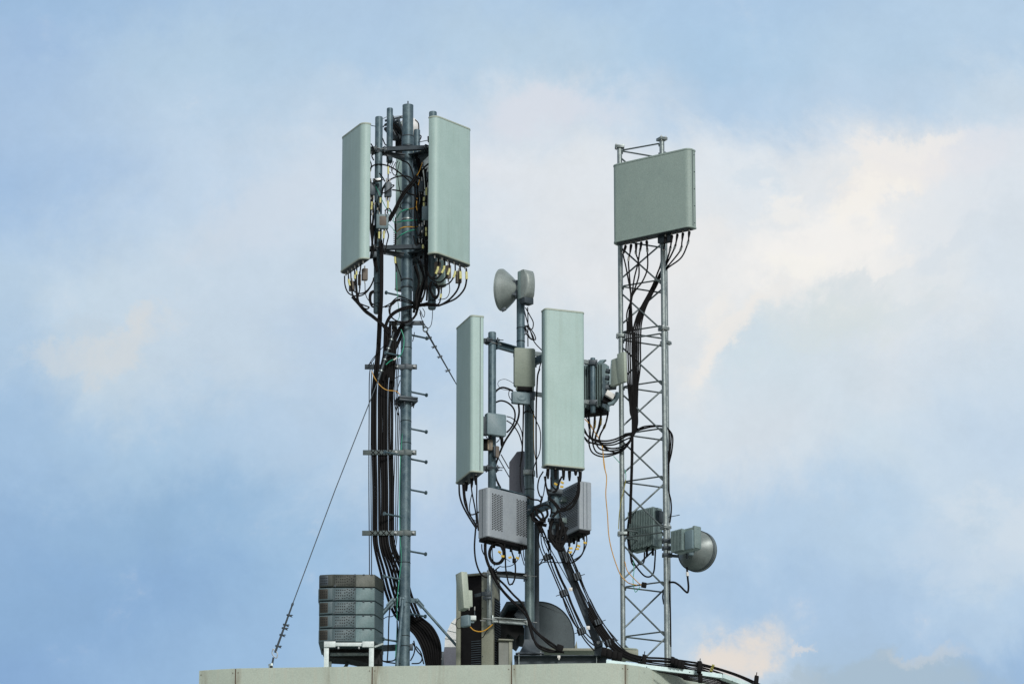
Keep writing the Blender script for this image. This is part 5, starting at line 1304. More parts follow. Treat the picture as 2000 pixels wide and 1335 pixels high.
# comb-like clips on that riser
g = thing('cable_comb', 'short black comb of cable clips on the riser left of the tall mast', 'cable clip', W(772, 486, .24))
for k in range(9):
    y = 280 + 22 * k; a = W(*px('b', 732, y), .235); m = MB(); m.cyl(a, a + Vector((-3.4 * S, 0, .5 * S)), .8 * S, seg=6); m.build('clip', 'black', g)
# jumpers hanging under the left panel
g_ = 'black jumper cables under the far left panel'
cables('b', 'the jumper cables hanging under the far left panel', g_, [
    ([(183, 770), (188, 870), (220, 950), (280, 985), (360, 985), (430, 940), (485, 850), (500, 790)], dict(tags=())),
    ([(222, 745), (235, 850), (270, 920), (330, 960), (400, 950), (460, 890), (500, 810)], dict(tags=(.1, .16))),
    [(250, 720), (255, 820), (270, 960), (300, 1040), (370, 1080), (450, 1110)],
    ([(290, 690), (300, 850), (310, 960), (330, 1060), (400, 1160), (500, 1230), (590, 1310)], dict(tags=(.08,))),
    ([(318, 660), (312, 800), (322, 960), (350, 1080), (420, 1130), (455, 1110)], dict(tags=(.1,))),
    [(362, 640), (345, 800), (350, 900), (330, 1000)],
    ([(405, 850), (410, 960), (440, 1030), (500, 1080), (560, 1110)], dict(r=.8))], .02, r=1.35)
cables('b', 'the thick cables sweeping from the far left panel', 'thick sweep cables', [
    [(262, 1000), (330, 1075), (400, 1155), (480, 1215), (540, 1262), (600, 1315), (660, 1400)],
    [(272, 985), (340, 1060), (410, 1140), (490, 1200), (550, 1250), (612, 1305), (680, 1400)]], .06, r=1.9)
for x0, y0, x1, y1, lab in ((375, 695, 430, 820, 'brown-grey tilt motor box under the far left panel, the most exposed one'), (330, 755, 360, 872, 'narrow brown-grey tilt motor box behind the jumpers of the far left panel'), (236, 830, 288, 935, 'low brown-grey tilt motor box among the jumpers of the far left panel'),
                            (1285, 660, 1335, 800, 'brown-grey tilt motor box hanging mid-way under the right tall mast panel'), (1395, 722, 1450, 850, 'brown-grey tilt motor box at the right under the right tall mast panel'), (1165, 622, 1222, 748, 'brown-grey tilt motor box nearest the pipe under the right tall mast panel')):
    a, b = px('b', (x0 + x1) / 2, y0), px('b', (x0 + x1) / 2, y1); Yv = .06 if x0 < 800 else .0
    p, q = W(*a, Yv), W(*b, Yv); w = (x1 - x0) / 5.5625 / 2 * S
    g = thing('tilt_motor', lab, 'tilt motor', q, 'tilt motors under the tall mast panels')
    m = MB(); m.frame_box((p + q) / 2, (w, .2 * w, 0), (-.3 * w, w * .8, 0), (0, 0, (p.z - q.z) / 2), .5 * S); m.build('case', 'patch', g)
    m = MB(); m.cyl(q, q - Vector((0, 0, 6 * S)), 1.3 * S, seg=8); m.build('plug', 'conn', g)
    m = MB(); m.cyl(p, p + Vector((0, 0, 6 * S)), 1.3 * S, seg=8); m.build('stem', 'conn', g)
g_ = 'black jumper cables under the right tall mast panel'
cables('b', 'the jumpers under the right tall mast panel', g_, [
    ([(1205, 560), (1203, 640), (1190, 710), (1150, 785), (1105, 770), (1085, 720)], dict(tags=(.3, .4))),
    ([(1270, 590), (1262, 690), (1215, 770), (1180, 800), (1120, 790)], dict(tags=(.2, .3))),
    ([(1323, 615), (1318, 720), (1260, 815), (1200, 840), (1130, 805), (1085, 745)], dict(tags=(.15, .22), r=1.6)),
    ([(1385, 640), (1380, 750), (1325, 845), (1240, 880), (1190, 880)], dict(tags=(.18, .25), r=1.5)),
    ([(1437, 665), (1442, 800), (1410, 920), (1330, 1020), (1240, 1080), (1170, 1100)], dict(tags=(.1, .16), r=1.9)),
    ([(1505, 690), (1507, 820), (1480, 920), (1400, 1010), (1300, 1060), (1200, 1098)], dict(tags=(.08, .13), r=1.8)),
    ([(1312, 800), (1325, 930), (1290, 1010), (1200, 1030)], dict(r=.8)),
    ([(1237, 890), (1230, 980), (1215, 1060), (1180, 1090)], dict(tags=(.3,), r=1.4))], -.06, r=1.6)
cables('b', 'the black cables wound round the tall mast below its head', 'cables wound round the tall mast', [
    ([(1190, 1097, 0), (1050, 1092, .1), (950, 1110), (850, 1130), (760, 1160), (690, 1212), (650, 1280), (628, 1350)], dict(r=2.0)),
    ([(1180, 1080, 0), (1040, 1075, .1), (940, 1095), (840, 1110), (740, 1150), (670, 1210), (630, 1290), (615, 1370)], dict(r=1.8)),
    [(600, 1112), (680, 1070), (740, 1015), (800, 1000), (900, 1040), (980, 1080), (1080, 1060), (1180, 1020, .05)],
    [(790, 1025), (720, 1055), (680, 1130), (690, 1210), (760, 1262), (850, 1270), (930, 1222), (962, 1150), (935, 1080), (860, 1040), (795, 1028)],
    [(800, 1015), (730, 1040), (670, 1110), (678, 1200), (740, 1255), (830, 1285), (920, 1250), (975, 1160), (950, 1080), (870, 1025)],
    [(620, 1112), (700, 1085), (760, 1040), (850, 1055), (950, 1085), (1060, 1100)]], .16, r=1.2)
cables('b', 'the thin wires trailing down right of the tall mast head', 'thin trailing wires', [
    [(1140, 1140), (1135, 1240), (1120, 1310), (1085, 1335), (1030, 1260), (1000, 1170)], [(1010, 1150), (1040, 1220), (1055, 1170), (1030, 1120)], [(1000, 1130), (1020, 1240), (1010, 1180)]], .2, r=.7)
cables('b', 'the thin cables hugging the tall mast under its bracket', 'thin cables on the tall mast', [
    ([(738, 600), (748, 800), (755, 950), (768, 1100), (780, 1200), (760, 1260)], dict(mat='green', r=.7)),
    [(735, 560), (760, 680), (790, 770), (800, 830)], [(745, 640), (780, 740), (800, 790)], [(905, 1100), (890, 1160), (900, 1230)]], .22, r=1.0)
cables('b', 'the thick cables strapped down the tall mast left pipe', 'thick cables down the left pipe', [
    [(583, 380, .12), (588, 600, .1), (585, 1000, .1), (566, 1220, .14), (560, 1335, .2), (548, 1560, .25), (540, 1780, .27)],
    [(570, 400, .10), (575, 650, .09), (574, 1000, .1), (552, 1220, .14), (548, 1335, .2), (538, 1560, .25), (532, 1780, .27)],
    [(594, 420, .12), (595, 650, .11), (592, 1000, .12), (580, 1220, .16), (572, 1335, .22), (558, 1560, .27), (550, 1780, .29)]], .12, r=2.1)
cables('b', 'the thick cables strapped by the tall mast right pipe', 'thick cables down the right pipe', [
    [(1065, 440), (1058, 600), (1068, 800), (1050, 960), (1010, 1060)], [(1080, 400), (1085, 560), (1075, 760), (1080, 900), (1075, 1040)],
    [(1000, 600), (1030, 720), (1040, 800), (1010, 900), (980, 1020), (960, 1120)], [(950, 640), (985, 760), (990, 860), (960, 980), (965, 1100)],
    [(1120, 840), (1105, 900), (1130, 960), (1170, 1000), (1205, 960), (1190, 890), (1150, 850)], [(1130, 830), (1115, 910), (1140, 990), (1185, 1010), (1210, 930), (1175, 850)]], .06, r=2.0)
cables('b', 'the small black coils on the tall mast left pipe', 'small coils on the left pipe', [
    [(500, 930), (460, 960), (455, 1040), (480, 1100), (505, 1110)], [(500, 940), (470, 980), (468, 1050), (490, 1090)]], .05, r=1.8)

# amplifier boxes with yellow tagged jumpers
cables('a', 'the short stray cable ends around the tall mast head', 'stray cable ends', [
    [(600, 640), (640, 690), (660, 740), (650, 790)], [(470, 560), (500, 620), (480, 690), (500, 740)], [(560, 880), (600, 930), (620, 970)], [(500, 940), (540, 965), (600, 950)], [(620, 1290), (660, 1260), (690, 1300), (670, 1350)],
    [(480, 1600), (500, 1700), (490, 1780)], [(640, 1490), (660, 1560), (640, 1650), (620, 1760)], [(1050, 600), (1080, 660), (1110, 640)], [(1090, 480), (1110, 560), (1130, 600)], [(1000, 1330), (1050, 1340), (1110, 1400)]], .06, r=1.3)
for (x, y, w, h, lab) in ((728, 291, 5, 4, 'dark clamp block on the left pipe by the far left panel, upper'), (736, 352, 8, 3, 'bright pipe strap clamp half way up the left pipe'), (731, 498, 5, 6, 'dark clamp block on the left pipe by the far left panel, lower'), (840, 272, 5, 5, 'dark clamp block on the right pipe beside its panel, upper'), (836, 345, 4, 9, 'dark bracket on the right pipe above the amplifier boxes'), (826, 512, 7, 6, 'dark bracket on the right pipe at the lower frame')):
    o = MB().frame_box(W(x, y, .10), (w * S, 0, .6 * S), (0, 5 * S, 0), (-.4 * S, 0, h * S), 1 * S).build('pipe_clamp', 'bolt' if 'bright' in lab else 'steel', None); tag(o, lab, 'clamp', 'small clamps at the tall mast head')
def amp(x0, y0, x1, y1, Y, lab, mt='boxdark', patch=False, tags=()):
    a, b = px('a', x0, y0), px('a', x1, y1)
    f = frame_from((a[0], a[1]), (b[0], a[1] + 1), b[1], Y)
    g = thing('amplifier_box', lab, 'amplifier', f.at(f.w / 2, .02, f.z0), 'small amplifier boxes at the tall mast head')
    face_plate(f, rrect(0, f.w, f.z0, f.z1, 1.6 * S, 3), 0, 8 * S, 'case', mt, g)
    if patch: face_plate(f, rrect(f.w * .25, f.w * .82, f.z0 + (f.z1 - f.z0) * .2, f.z0 + (f.z1 - f.z0) * .86, 2.2 * S, 4), -.25 * S, .5 * S, 'worn_patch', 'patch', g, .1)
    for k, s_ in enumerate((.25, .75)):
        for zz, sg in ((f.z0, -1), (f.z1, 1)):
            c = f.at(f.w * s_, 4 * S, zz); m = MB(); m.cyl(c, c + Vector((0, 0, sg * 4.5 * S)), 1.5 * S, seg=8); m.cyl(c + Vector((0, 0, sg * 4.5 * S)), c + Vector((0, 0, sg * 9 * S)), 1.1 * S, seg=8); m.build('connector', 'conn', g)
    return f
amp(460, 975, 520, 1110, .10, 'dark grey amplifier box touching the left pipe, upper left one'); amp(625, 975, 697, 1130, .10, 'dark grey amplifier box right of the left pipe, upper one')
amp(530, 1320, 662, 1475, .05, 'grey amplifier box with worn brown patch on the left pipe', 'box', True); amp(1030, 1232, 1128, 1385, .02, 'grey amplifier box beside the right pipe of the tall mast', 'box')
amp(990, 1452, 1045, 1580, .10, 'dark narrow amplifier box right of the tall mast, lowest one'); amp(990, 960, 1040, 1080, .14, 'small dark amplifier box right of the tall mast, highest one')
g_ = 'short jumper cables with yellow tags at the tall mast head'
def tagc(pts, lab, t): cable('a', pts, 1.2, .03, lab, group=g_, tags=t)
rows = [([(655, 760), (658, 850), (655, 960)], (.3, .5)), ([(455, 830), (455, 920), (468, 990)], (.1, .3)), ([(650, 1130), (655, 1220), (648, 1320)], (.35, .55)), ([(480, 1120), (478, 1220), (468, 1330)], (.4, .6)),
        ([(575, 1130), (572, 1190), (565, 1300)], (.2, .35)), ([(560, 1500), (558, 1560), (560, 1680)], (.2, .45)), ([(612, 1490), (610, 1560), (600, 1680)], (.2, .45)), ([(1075, 1020), (1072, 1090), (1078, 1200)], (.2, .45)),
        ([(1050, 1120), (1045, 1200), (1050, 1290)], (.2, .5)), ([(1070, 1400), (1070, 1520), (1075, 1640)], (.3, .5)), ([(1118, 1400), (1115, 1480), (1110, 1580)], (.2, .4)), ([(945, 1290), (950, 1340), (940, 1420)], ()),
        ([(730, 1780), (735, 1850), (745, 1950)], (.1, .3)), ([(1030, 1600), (1035, 1680), (1025, 1760)], (.4,))]
rows.sort(key=lambda r: r[0][0][0])
for k, (p, t) in enumerate(rows): tagc(p, ORD[k] + ' from left of the short ' + ('yellow-tagged ' if t else '') + 'jumpers at the tall mast head', t)
cables('a', 'the tangled thin cables by the right pipe of the tall mast', 'tangled thin cables by the right pipe', [
    [(1080, 820), (1060, 900), (1085, 950), (1070, 1010)], [(1120, 840), (1110, 950), (1095, 1060), (1115, 1150), (1105, 1230)], [(1000, 1080), (1040, 1180), (1030, 1260)], [(955, 1480), (985, 1560), (1020, 1500), (1000, 1600)],
    [(940, 1120), (990, 1220), (970, 1330), (1000, 1430)], [(1040, 1390), (1060, 1450), (1045, 1560), (1060, 1700)], [(1085, 1400), (1100, 1560), (1085, 1700), (1090, 1800)], [(930, 1560), (960, 1660), (1000, 1640), (1050, 1700)]], .08, r=1.25)
cables('a', 'the tangled thin cables by the left pipe of the tall mast', 'tangled thin cables by the left pipe', [
    [(470, 1120), (490, 1200), (470, 1300), (460, 1450), (480, 1600)], [(455, 1400), (470, 1550), (490, 1680), (500, 1760)], [(520, 1180), (540, 1250), (520, 1320)], [(690, 1010), (720, 1015), (640, 1080), (590, 1100)],
    [(590, 1120), (600, 1060), (620, 1020)], [(465, 860), (475, 790), (460, 745)], [(555, 1130), (545, 1200), (560, 1300)]], .08, r=1.2)
cables('s', 'the dark cables bunched between left pipe and far left panel', 'dark cables behind the far left panel', [
    [(722, 352), (725, 390), (723, 430), (727, 470), (724, 505)], [(726, 380), (729, 420), (726, 460), (731, 500)], [(731, 440), (727, 480), (732, 520)], [(736, 455), (733, 490), (736, 530)]], .14, r=2.2)
cables('s', 'the dark cables bunched between tall mast and right panel', 'dark cables behind the right tall mast panel', [
    [(812, 300), (820, 350), (814, 400), (818, 450), (812, 500)], [(818, 310), (826, 360), (822, 420), (826, 470), (820, 520)], [(830, 330), (833, 380), (829, 430), (833, 480), (828, 520)], [(838, 350), (840, 400), (836, 450), (840, 500), (836, 540)],
    [(824, 340), (816, 390), (824, 440), (818, 490)], [(810, 520), (818, 550), (812, 585), (808, 610)], [(818, 510), (828, 545), (820, 585), (812, 615)]], .26, r=2.6)
for k, (x, y) in enumerate(((731, 398), (741, 402), (737, 408), (727, 418), (745, 455), (836, 365), (830, 398), (838, 420), (824, 452), (833, 470))):
    c = W(x, y, .06); o = MB().cyl(c - Vector((0, 0, 2.4 * S)), c + Vector((.6 * S, 0, 2.4 * S)), 1.5 * S, seg=8).build('cable_connector', 'conn', None)
    tag(o, ORD[k % 5] + ' from top of the bright metal connectors ' + ('by the tall mast left pipe' if x < 760 else 'beside the right tall mast panel'), 'connector', 'bright connectors ' + ('by the left pipe' if x < 760 else 'by the right pipe'))
# the dish and its clutter behind the mast top
def build_back_dish():
    root = thing('microwave_dish', 'pale dish half hidden behind the top of the tall mast, with a tangle of brackets', 'dish antenna', W(770, 300, .60))
    ax = Vector((.45, .88, 0)).normalized(); c = W(797, 248, .75)
    m = MB(); m.lathe(c, ax, [(-14 * S, 6 * S), (-9 * S, 13 * S), (-3 * S, 20 * S), (0, 21.5 * S), (8 * S, 21.5 * S), (9 * S, 20 * S)], 40); m.build('reflector', 'white', root)
    p = W(772, 246, .62)
    for (x0, y0, x1, y1, w) in ((752, 236, 790, 228, 4), (752, 244, 778, 238, 5), (764, 226, 772, 250, 7), (776, 234, 784, 258, 8), (752, 250, 762, 262, 6)):
        m = MB(); m.bar(W(x0, y0, .56), W(x1, y1, .62), w * S, w * S, bev=.5 * S); m.build('mounting_bracket', 'steel', root)
    m = MB(); m.frame_box(W(774, 262, .66), (9 * S, 3 * S, 0), (-3 * S, 7 * S, 0), (-3 * S, 0, 13 * S), 1.5 * S); m.build('radio_body', 'steel', root)
    m = MB(); m.frame_box(W(779, 242, .60), (5 * S, 0, -3 * S), (0, 4 * S, 0), (2 * S, 0, 5 * S), 1 * S); m.build('latch', 'fin', root)
    m = MB(); m.frame_box(W(780, 280, .72), (8 * S, 0, 0), (0, 5 * S, 0), (0, 0, 26 * S), 1 * S); m.build('waveguide', 'dark', root)
    for (x0, y0, x1, y1) in ((768, 228, 787, 226), (784, 229, 789, 225), (776, 240, 790, 236), (748, 232, 756, 228)):
        m = MB(); m.cyl(W(x0, y0, .55), W(x1, y1, .6), .8 * S, seg=6); m.build('threaded_rod', 'bolt', root)
build_back_dish()
cables('a', 'the black cables looping off the dish behind the tall mast top', 'cables of the half hidden dish', [
    [(690, 360), (760, 370), (790, 430), (800, 480), (780, 560)], [(720, 390), (740, 440), (780, 400), (800, 350)], [(985, 460), (1015, 480), (1000, 520), (985, 540)], [(950, 300), (985, 340), (990, 420), (985, 470)],
    [(600, 380), (640, 340), (700, 330), (760, 400)], [(595, 500), (620, 560), (640, 580)], [(700, 330), (730, 420), (770, 500), (760, 620)]], .58, r=1.2)
cables('a', 'the thin metal rods jutting at the tall mast brackets', 'thin rods', [[(470, 362), (520, 372)], [(650, 590), (735, 605)], [(980, 545), (1130, 515)]], .1, r=.8, mat='steel', name='threaded_rod', cat='rod', straight=True)

# ------------------------------------------------------------------ feeder run down the tall mast
yf = YM - RM * .25 - 2.4 * S
g_ = 'thick black feeder cables clamped along the tall mast'
xs = [728.3, 733.4, 740, 745, 749.8, 754.6, 760.5, 765.6]
rows = []
for k, x in enumerate(xs):
    xt = [741, 744, 752, 757, 762, 768, 770, 774][k]; yt = [640, 640, 668, 660, 655, 650, 650, 648][k]
    b = k * 5.2
    w = random.uniform(-.6, .6)
    rows.append([(xt, yt - 22, .24), (xt - 2, yt + 22, .24), (x + 5, 716, .235), (x + .5, 760), (x + w, 830), (x, 886), (x - w + 1, 960), (x + 1.5, 1043), (x + 5 + k * .3, 1075, .27), (x + 14 + k * 1.5, 1112, .34), (x + 26 + k * 1.5, 1158, .42), (x + 43 + k * 1.4, 1200, .47), (794 + b * .8, 1222 - k * 2.2, .48), (812 + b * .9, 1240 - k * 2, .46), (826 + b * .9, 1268 - k * 1.5, .44), (834 + b * .7, 1300, .42)])
cables('s', 'the thick feeder cables running down the tall mast', g_, rows, yf - .005, r=2.75)
rows = []
for x in (720.5, 724.6):
    rows.append([(x + 5, 708), (x + 1, 735), (x + .5, 800), (x, 886), (x, 960), (x + .6, 1043), (x + 1, 1090), (x + 1, 1125)])
for k, x in enumerate((771, 774.4, 777.5)):
    rows.append([(x + 2, 700), (x - 1, 760), (x + 2, 830), (x + .5, 886), (x - 2 + k, 960), (x - 2, 1043), (x - 5, 1080), (x - 1, 1160), (x + 1, 1200)])
cables('s', 'the thin cables beside the feeder run of the tall mast', 'thin cables beside the feeder run', rows, yf - .004, r=.95)
cable('s', [(786, 846), (782, 900), (780.5, 960), (781, 1043), (784, 1090), (781, 1120), (776, 1170), (775, 1230), (772, 1290)], .8, .26, 'green-yellow earth wire running down the left edge of the tall mast', 'green')
cables('c', 'the black cables slanting off the tall mast guy collar', 'slanting feeder tails', [
    [(600, 150, .2), (545, 290), (480, 430), (440, 560), (425, 720)], [(585, 170, .2), (520, 310), (455, 460), (420, 600), (400, 760)], [(610, 180, .2), (565, 320), (510, 460), (465, 580), (450, 760)],
    [(560, 210, .2), (500, 340), (440, 480), (400, 640), (380, 800)], [(400, 190), (410, 300), (440, 360), (425, 520), (385, 700)], [(420, 150), (400, 250), (425, 330), (450, 420), (430, 600)],
    [(595, 260, .2), (550, 380), (500, 490), (480, 600), (480, 800)], [(605, 220, .2), (555, 340), (500, 470), (470, 640), (462, 800)]], .24, r=2.3)
cables('c', 'the thin wires at the tall mast upper cable bracket', 'thin wires at the upper cable bracket', [
    [(430, 380), (350, 460), (265, 560), (220, 630)], [(300, 530), (260, 590), (222, 620)], [(570, 740), (500, 770), (440, 755), (410, 700)], [(700, 370), (715, 310), (720, 270)], [(565, 790), (540, 870), (520, 960), (530, 1060), (552, 1150), (556, 1330)],
    [(545, 420), (535, 540), (525, 640)], [(550, 1180), (520, 1100), (500, 1000), (505, 800)]], .2, r=.8)
cable('c', [(255, 690), (290, 770), (350, 850), (420, 897), (520, 910), (565, 950)], .85, .19, 'orange-brown wire curving from the upper cable bracket to the tall mast', 'orange')
cable('c', [(575, 240), (605, 330), (600, 440), (570, 515), (515, 558), (460, 580), (410, 622)], .9, .17, 'green earth wire curving off the tall mast under the guy collar', 'green', tags=(.62,), tagmat='tape')
cable('e', [(315, 865), (350, 845), (400, 840), (425, 800), (430, 700)], .8, .22, 'thin black wire looping below the foot collar of the tall mast')
cables('e', 'the black cables looping at the tall mast foot', 'loops at the tall mast foot', [
    [(300, 1240), (350, 1245), (420, 1230), (440, 1150), (445, 1000), (440, 880)], [(375, 760), (365, 900), (360, 1100), (350, 1260)], [(290, 1180), (310, 1240), (400, 1260), (470, 1265)], [(560, 1240), (590, 1180), (600, 1120), (590, 1060)],
    [(570, 1265), (640, 1260), (665, 1220), (650, 1160), (610, 1110)], [(580, 1080), (620, 1150), (660, 1200), (680, 1270)]], .18, r=1.3)

# ------------------------------------------------------------------ guy wires
def guy(name, lab, pts, Y0, Y1, clamps, r, thick_to, flip=1):
    P = [W(x, y, Y0 + (Y1 - Y0) * k) for x, y, k in pts]
    root = thing('guy_wire', lab, 'guy wire', P[0], 'guy wires of the tall mast')
    MB().tube(P, r * S, 6).build('wire', 'steel', root)
    return root, P
root, P = guy('l', 'long guy wire running from the tall mast down left to the parapet', [(738, 744, .28), (655, 955, .62), (571, 1180, 1)], .22, -.1, None, .95, 0)
top = W(770, 646, .24); P0 = P[0]
d = (P0 - top).normalized()
MB().tube([top + d * 4 * S, P0 - d * 2 * S], 2.7 * S, 10).build('preformed_grip', 'steel', root)
for k in (.18, .36, .58, .80):
    m = MB(); c = top + (P0 - top) * k; m.lathe(c - d * 1.3 * S, d, [(0, 4.2 * S), (2.6 * S, 4.2 * S)], 10); m.build('wire_clip', 'galv', root)
MB().torus(top - d * 2 * S, Vector((.3, -1, .2)), 4.5 * S, 1.3 * S, 18, 7).build('shackle', 'galv', root)
MB().torus(top - d * 9 * S + Vector((1 * S, 0, 0)), Vector((1, .3, .2)), 3.8 * S, 1.4 * S, 18, 7).build('shackle', 'galv', root)
e0, e1 = P[-1], W(537, 1274, -.12); d = (e1 - e0).normalized()
MB().tube([e0 - d * 1 * S, e0 + (e1 - e0) * .99], [1.6 * S, 2.2 * S], 8).build('preformed_grip', 'steel', root)
for k, sz in ((.22, 1), (.42, 1.1), (.49, 1.1), (.63, 1), (.86, 1.1)):
    m = MB(); c = e0 + (e1 - e0) * k; sd = Vector((.9, -.2, -.25)).normalized()
    m.bar(c - sd * 3.5 * S * sz, c + sd * 6 * S * sz, 4 * S, 3.2 * S); m.cyl(c + sd * 5 * S + d * 1.8 * S, c + sd * 8.5 * S + d * 1.8 * S, .8 * S, seg=6); m.cyl(c + sd * 5 * S - d * 1.8 * S, c + sd * 8.5 * S - d * 1.8 * S, .8 * S, seg=6)
    m.build('wire_clip', 'steel', root)
MB().lathe(e0 - d * 4 * S, d, [(0, 1.6 * S), (2 * S, 2.4 * S), (6 * S, 2.2 * S)], 8).build('end_sleeve', 'steel', root)
c = W(536.5, 1275, -.12); th = [(0, -9), (4.6, -2), (4, 4), (0, 9), (-4, 4), (-4.6, -2), (0, -9)]
MB().tube(spline([c + Vector((x * S + z * S * .33, 0, -z * S)) for x, z in th]), 1.0 * S, 7).build('thimble', 'bolt', root)
MB().tube([W(534, 1283, -.12), W(531.5, 1297, -.12)], 1.9 * S, 8).build('turnbuckle', 'steel', root)
m = MB(); m.frame_box(W(529, 1301, -.12), (4 * S, 0, 1.5 * S), (0, 2.5 * S, 0), (-1 * S, 0, 6 * S), .8 * S); m.build('anchor_eye', 'galv', root)
m = MB(); m.bar(W(530, 1300, -.12), W(530, 1316, -.12), 5 * S, 5 * S, up=(0, 1, 0)); m.build('anchor_plate', 'steel', root)
# right hand guy: goes down right and back behind the left narrow panel
root, P = guy('r', 'guy wire running from the tall mast down right, behind the left narrow panel', [(888, 744, 0), (1050, 1028, .5), (1200, 1290, 1)], .72, 1.3, None, .95, 0)
top = W(833, 648, .62); P0 = P[0]; d = (P0 - top).normalized()
MB().tube([top, P0], [2.1 * S, 1.2 * S], 8).build('preformed_grip', 'steel', root)
for k, sd_ in ((.12, 1), (.30, 1), (.50, 1), (.78, 1)):
    m = MB(); c = top + (P0 - top) * k; sd = Vector((-.85, -.2, -.35)).normalized()
    m.bar(c - sd * 3.5 * S, c + sd * 4.5 * S, 4 * S, 3 * S); m.cyl(c + sd * 4 * S + d * 1.6 * S, c + sd * 7 * S + d * 1.6 * S, .8 * S, seg=6); m.cyl(c + sd * 4 * S - d * 1.6 * S, c + sd * 7 * S - d * 1.6 * S, .8 * S, seg=6); m.build('wire_clip', 'steel', root)
for a_, b_ in (((827, 636), (1, .2, 0)), ((831, 643), (.2, 1, 0))):
    MB().torus(W(*a_, .45), b_, 4.6 * S, 1.4 * S, 18, 7).build('shackle', 'galv', root)

# ------------------------------------------------------------------ lattice tower cables
g_ = 'black jumper cables under the square antenna'
base = [(525, 645, .46), (505, 780, .44), (495, 900, .44), (505, 1000), (512, 1150), (515, 1340)]
cl = [p.z for p in p7.conn]
def conn_px(i):
    p = p7.conn[i] - CAM; dep = p.y * CT + p.z * ST; up = -p.y * ST + p.z * CT
    return ((1000 + p.x / dep * F_PX) - 1130) * 5.136, ((667.5 - up / dep * F_PX) - 460) * 5.136
CQ = [conn_px(i) for i in range(10)]
mids = [[(445, 180), (470, 290), (495, 420), (520, 560), (527, 640)], [(500, 250), (510, 400), (522, 560), (520, 680)], [(575, 180), (600, 260), (605, 400), (565, 530), (538, 610)], [(610, 180), (595, 280), (560, 420), (540, 560), (522, 700)], [(690, 160), (690, 330), (640, 460), (570, 550), (530, 640)],
        [(845, 170), (820, 300), (790, 380)], [(915, 150), (880, 260), (815, 380)], [(960, 130), (890, 270), (822, 380)], [(1020, 150), (910, 290), (828, 385)], [(1095, 80), (1030, 220), (900, 320), (830, 395)]]
tail = {}
for i in range(5): tail[i] = [(497 + 9 * i - (12 if i == 0 else 0), 780 + 4 * i), (488 + 12 * i, 900), (484 + 18 * i, 1010), (476 + 20 * i, 1150), (482 + 20 * i, 1340)]
for i in range(5, 10):
    k = i - 5; tail[i] = [(748 + 10 * k, 490), (692 + 10 * k, 600), (626 + 12 * k, 720), (578 + 14 * k, 830 + 8 * k), (548 + 19 * k, 960), (552 + 17 * k, 1100), (548 + 17 * k, 1340)]
rows = []
for i in range(10):
    top = CQ[i]
    # lower run: gather, then swing left under the finned radio or carry on down
    X = lambda x, y: ((1130 + x / 5.5636 - 1130) * 5.136, (680 + y / 5.5636 - 460) * 5.136)
    if i in (1, 2, 3, 5, 6, 7, 8):
        k = [1, 2, 3, 5, 6, 7, 8].index(i)
        ends = [(110, 720), (175, 710), (245, 700), (320, 700), (60, 870), (60, 900), (60, 960)]
        ctr = [[(575, 950), (500, 1090), (390, 1150), (260, 1175), (150, 1130), (112, 1020), (125, 880)],
               [(580, 960), (510, 1080), (400, 1130), (290, 1150), (190, 1120), (150, 1000), (165, 880)],
               [(585, 960), (520, 1060), (410, 1105), (310, 1110), (220, 1080), (180, 980), (215, 860)],
               [(590, 940), (530, 1030), (430, 1080), (320, 1080), (240, 1020), (230, 950), (290, 830)],
               [(590, 910), (500, 940), (400, 985), (300, 1005), (200, 995), (110, 960)],
               [(595, 915), (500, 960), (390, 1015), (280, 1030), (170, 1000), (110, 960)],
               [(600, 940), (510, 990), (400, 1040), (300, 1050), (190, 1040), (110, 1010)]][k]
        low = [(566 + 12 * k, 620), (580 + 10 * k, 720), (584 + 9 * k, 830)] + ctr + [ends[k]]
        low = [X(*p) + (.42 if j < 5 else .50,) for j, p in enumerate(low)]
    elif i == 9:
        low = [X(*p) for p in ((610, 620), (625, 720), (622, 860))] + [X(700, 865) + (.38,), X(800, 850) + (.3,), X(912, 845) + (.6,), X(975, 880) + (.62,), X(1022, 960) + (.62,), X(1012, 1120) + (.62,), X(975, 1290) + (.66,), X(965, 1500) + (.68,)]
    else:
        xx = 575 if i == 0 else 590
        low = [X(*p) for p in ((560, 640), (588, 780), (590, 900), (xx, 1050), (xx - 2, 1200), (xx - 6, 1340), (xx - 18, 1700), (xx - 25, 1900))]
    pts = [(top[0], top[1], p7.conn[i].y), (top[0] * .6 + mids[i][0][0] * .4, top[1] * .5 + mids[i][0][1] * .5, p7.conn[i].y)] + [(a, b, .34) for a, b in mids[i]] + [(a, b, .40) for a, b in tail[i]] + low
    cable('h', pts, 1.55 if i not in (5, 6, 7) else 1.7, .42, ORD[i] + ' from left of the black cables leaving the square antenna', group=g_)
    # boots and white tags on each
    P = spline(path('h', pts, .42))
    g = P[0]; d = (P[4] - P[0]).normalized()
    o = bpy.data.objects['cable'] if False else sc.collection.objects[-1]
    m = MB(); m.tube([g, g + d * 6 * S, g + d * 16 * S], [3.0 * S, 2.7 * S, 1.8 * S], 8); m.build('boot', 'black', o)
    q = 11 if i != 3 else 8; m = MB(); m.tube([P[q], P[q + 3]], 2.5 * S, 8); m.build('label_sleeve', 'tape', o)
cables('i', 'the black cables coiled round the right legs of the lattice tower', 'cables coiled on the lattice legs', [
    [(620, 900, .42), (700, 875, .4), (800, 852, .3), (905, 848, .5), (972, 872, .6), (1005, 940, .62), (998, 1100, .62), (972, 1260, .64)],
    [(625, 890, .42), (700, 850, .4), (800, 838, .3), (910, 842, .5), (970, 868, .6), (990, 960, .62), (985, 1120, .62), (970, 1240, .64)]], .4, r=1.3)
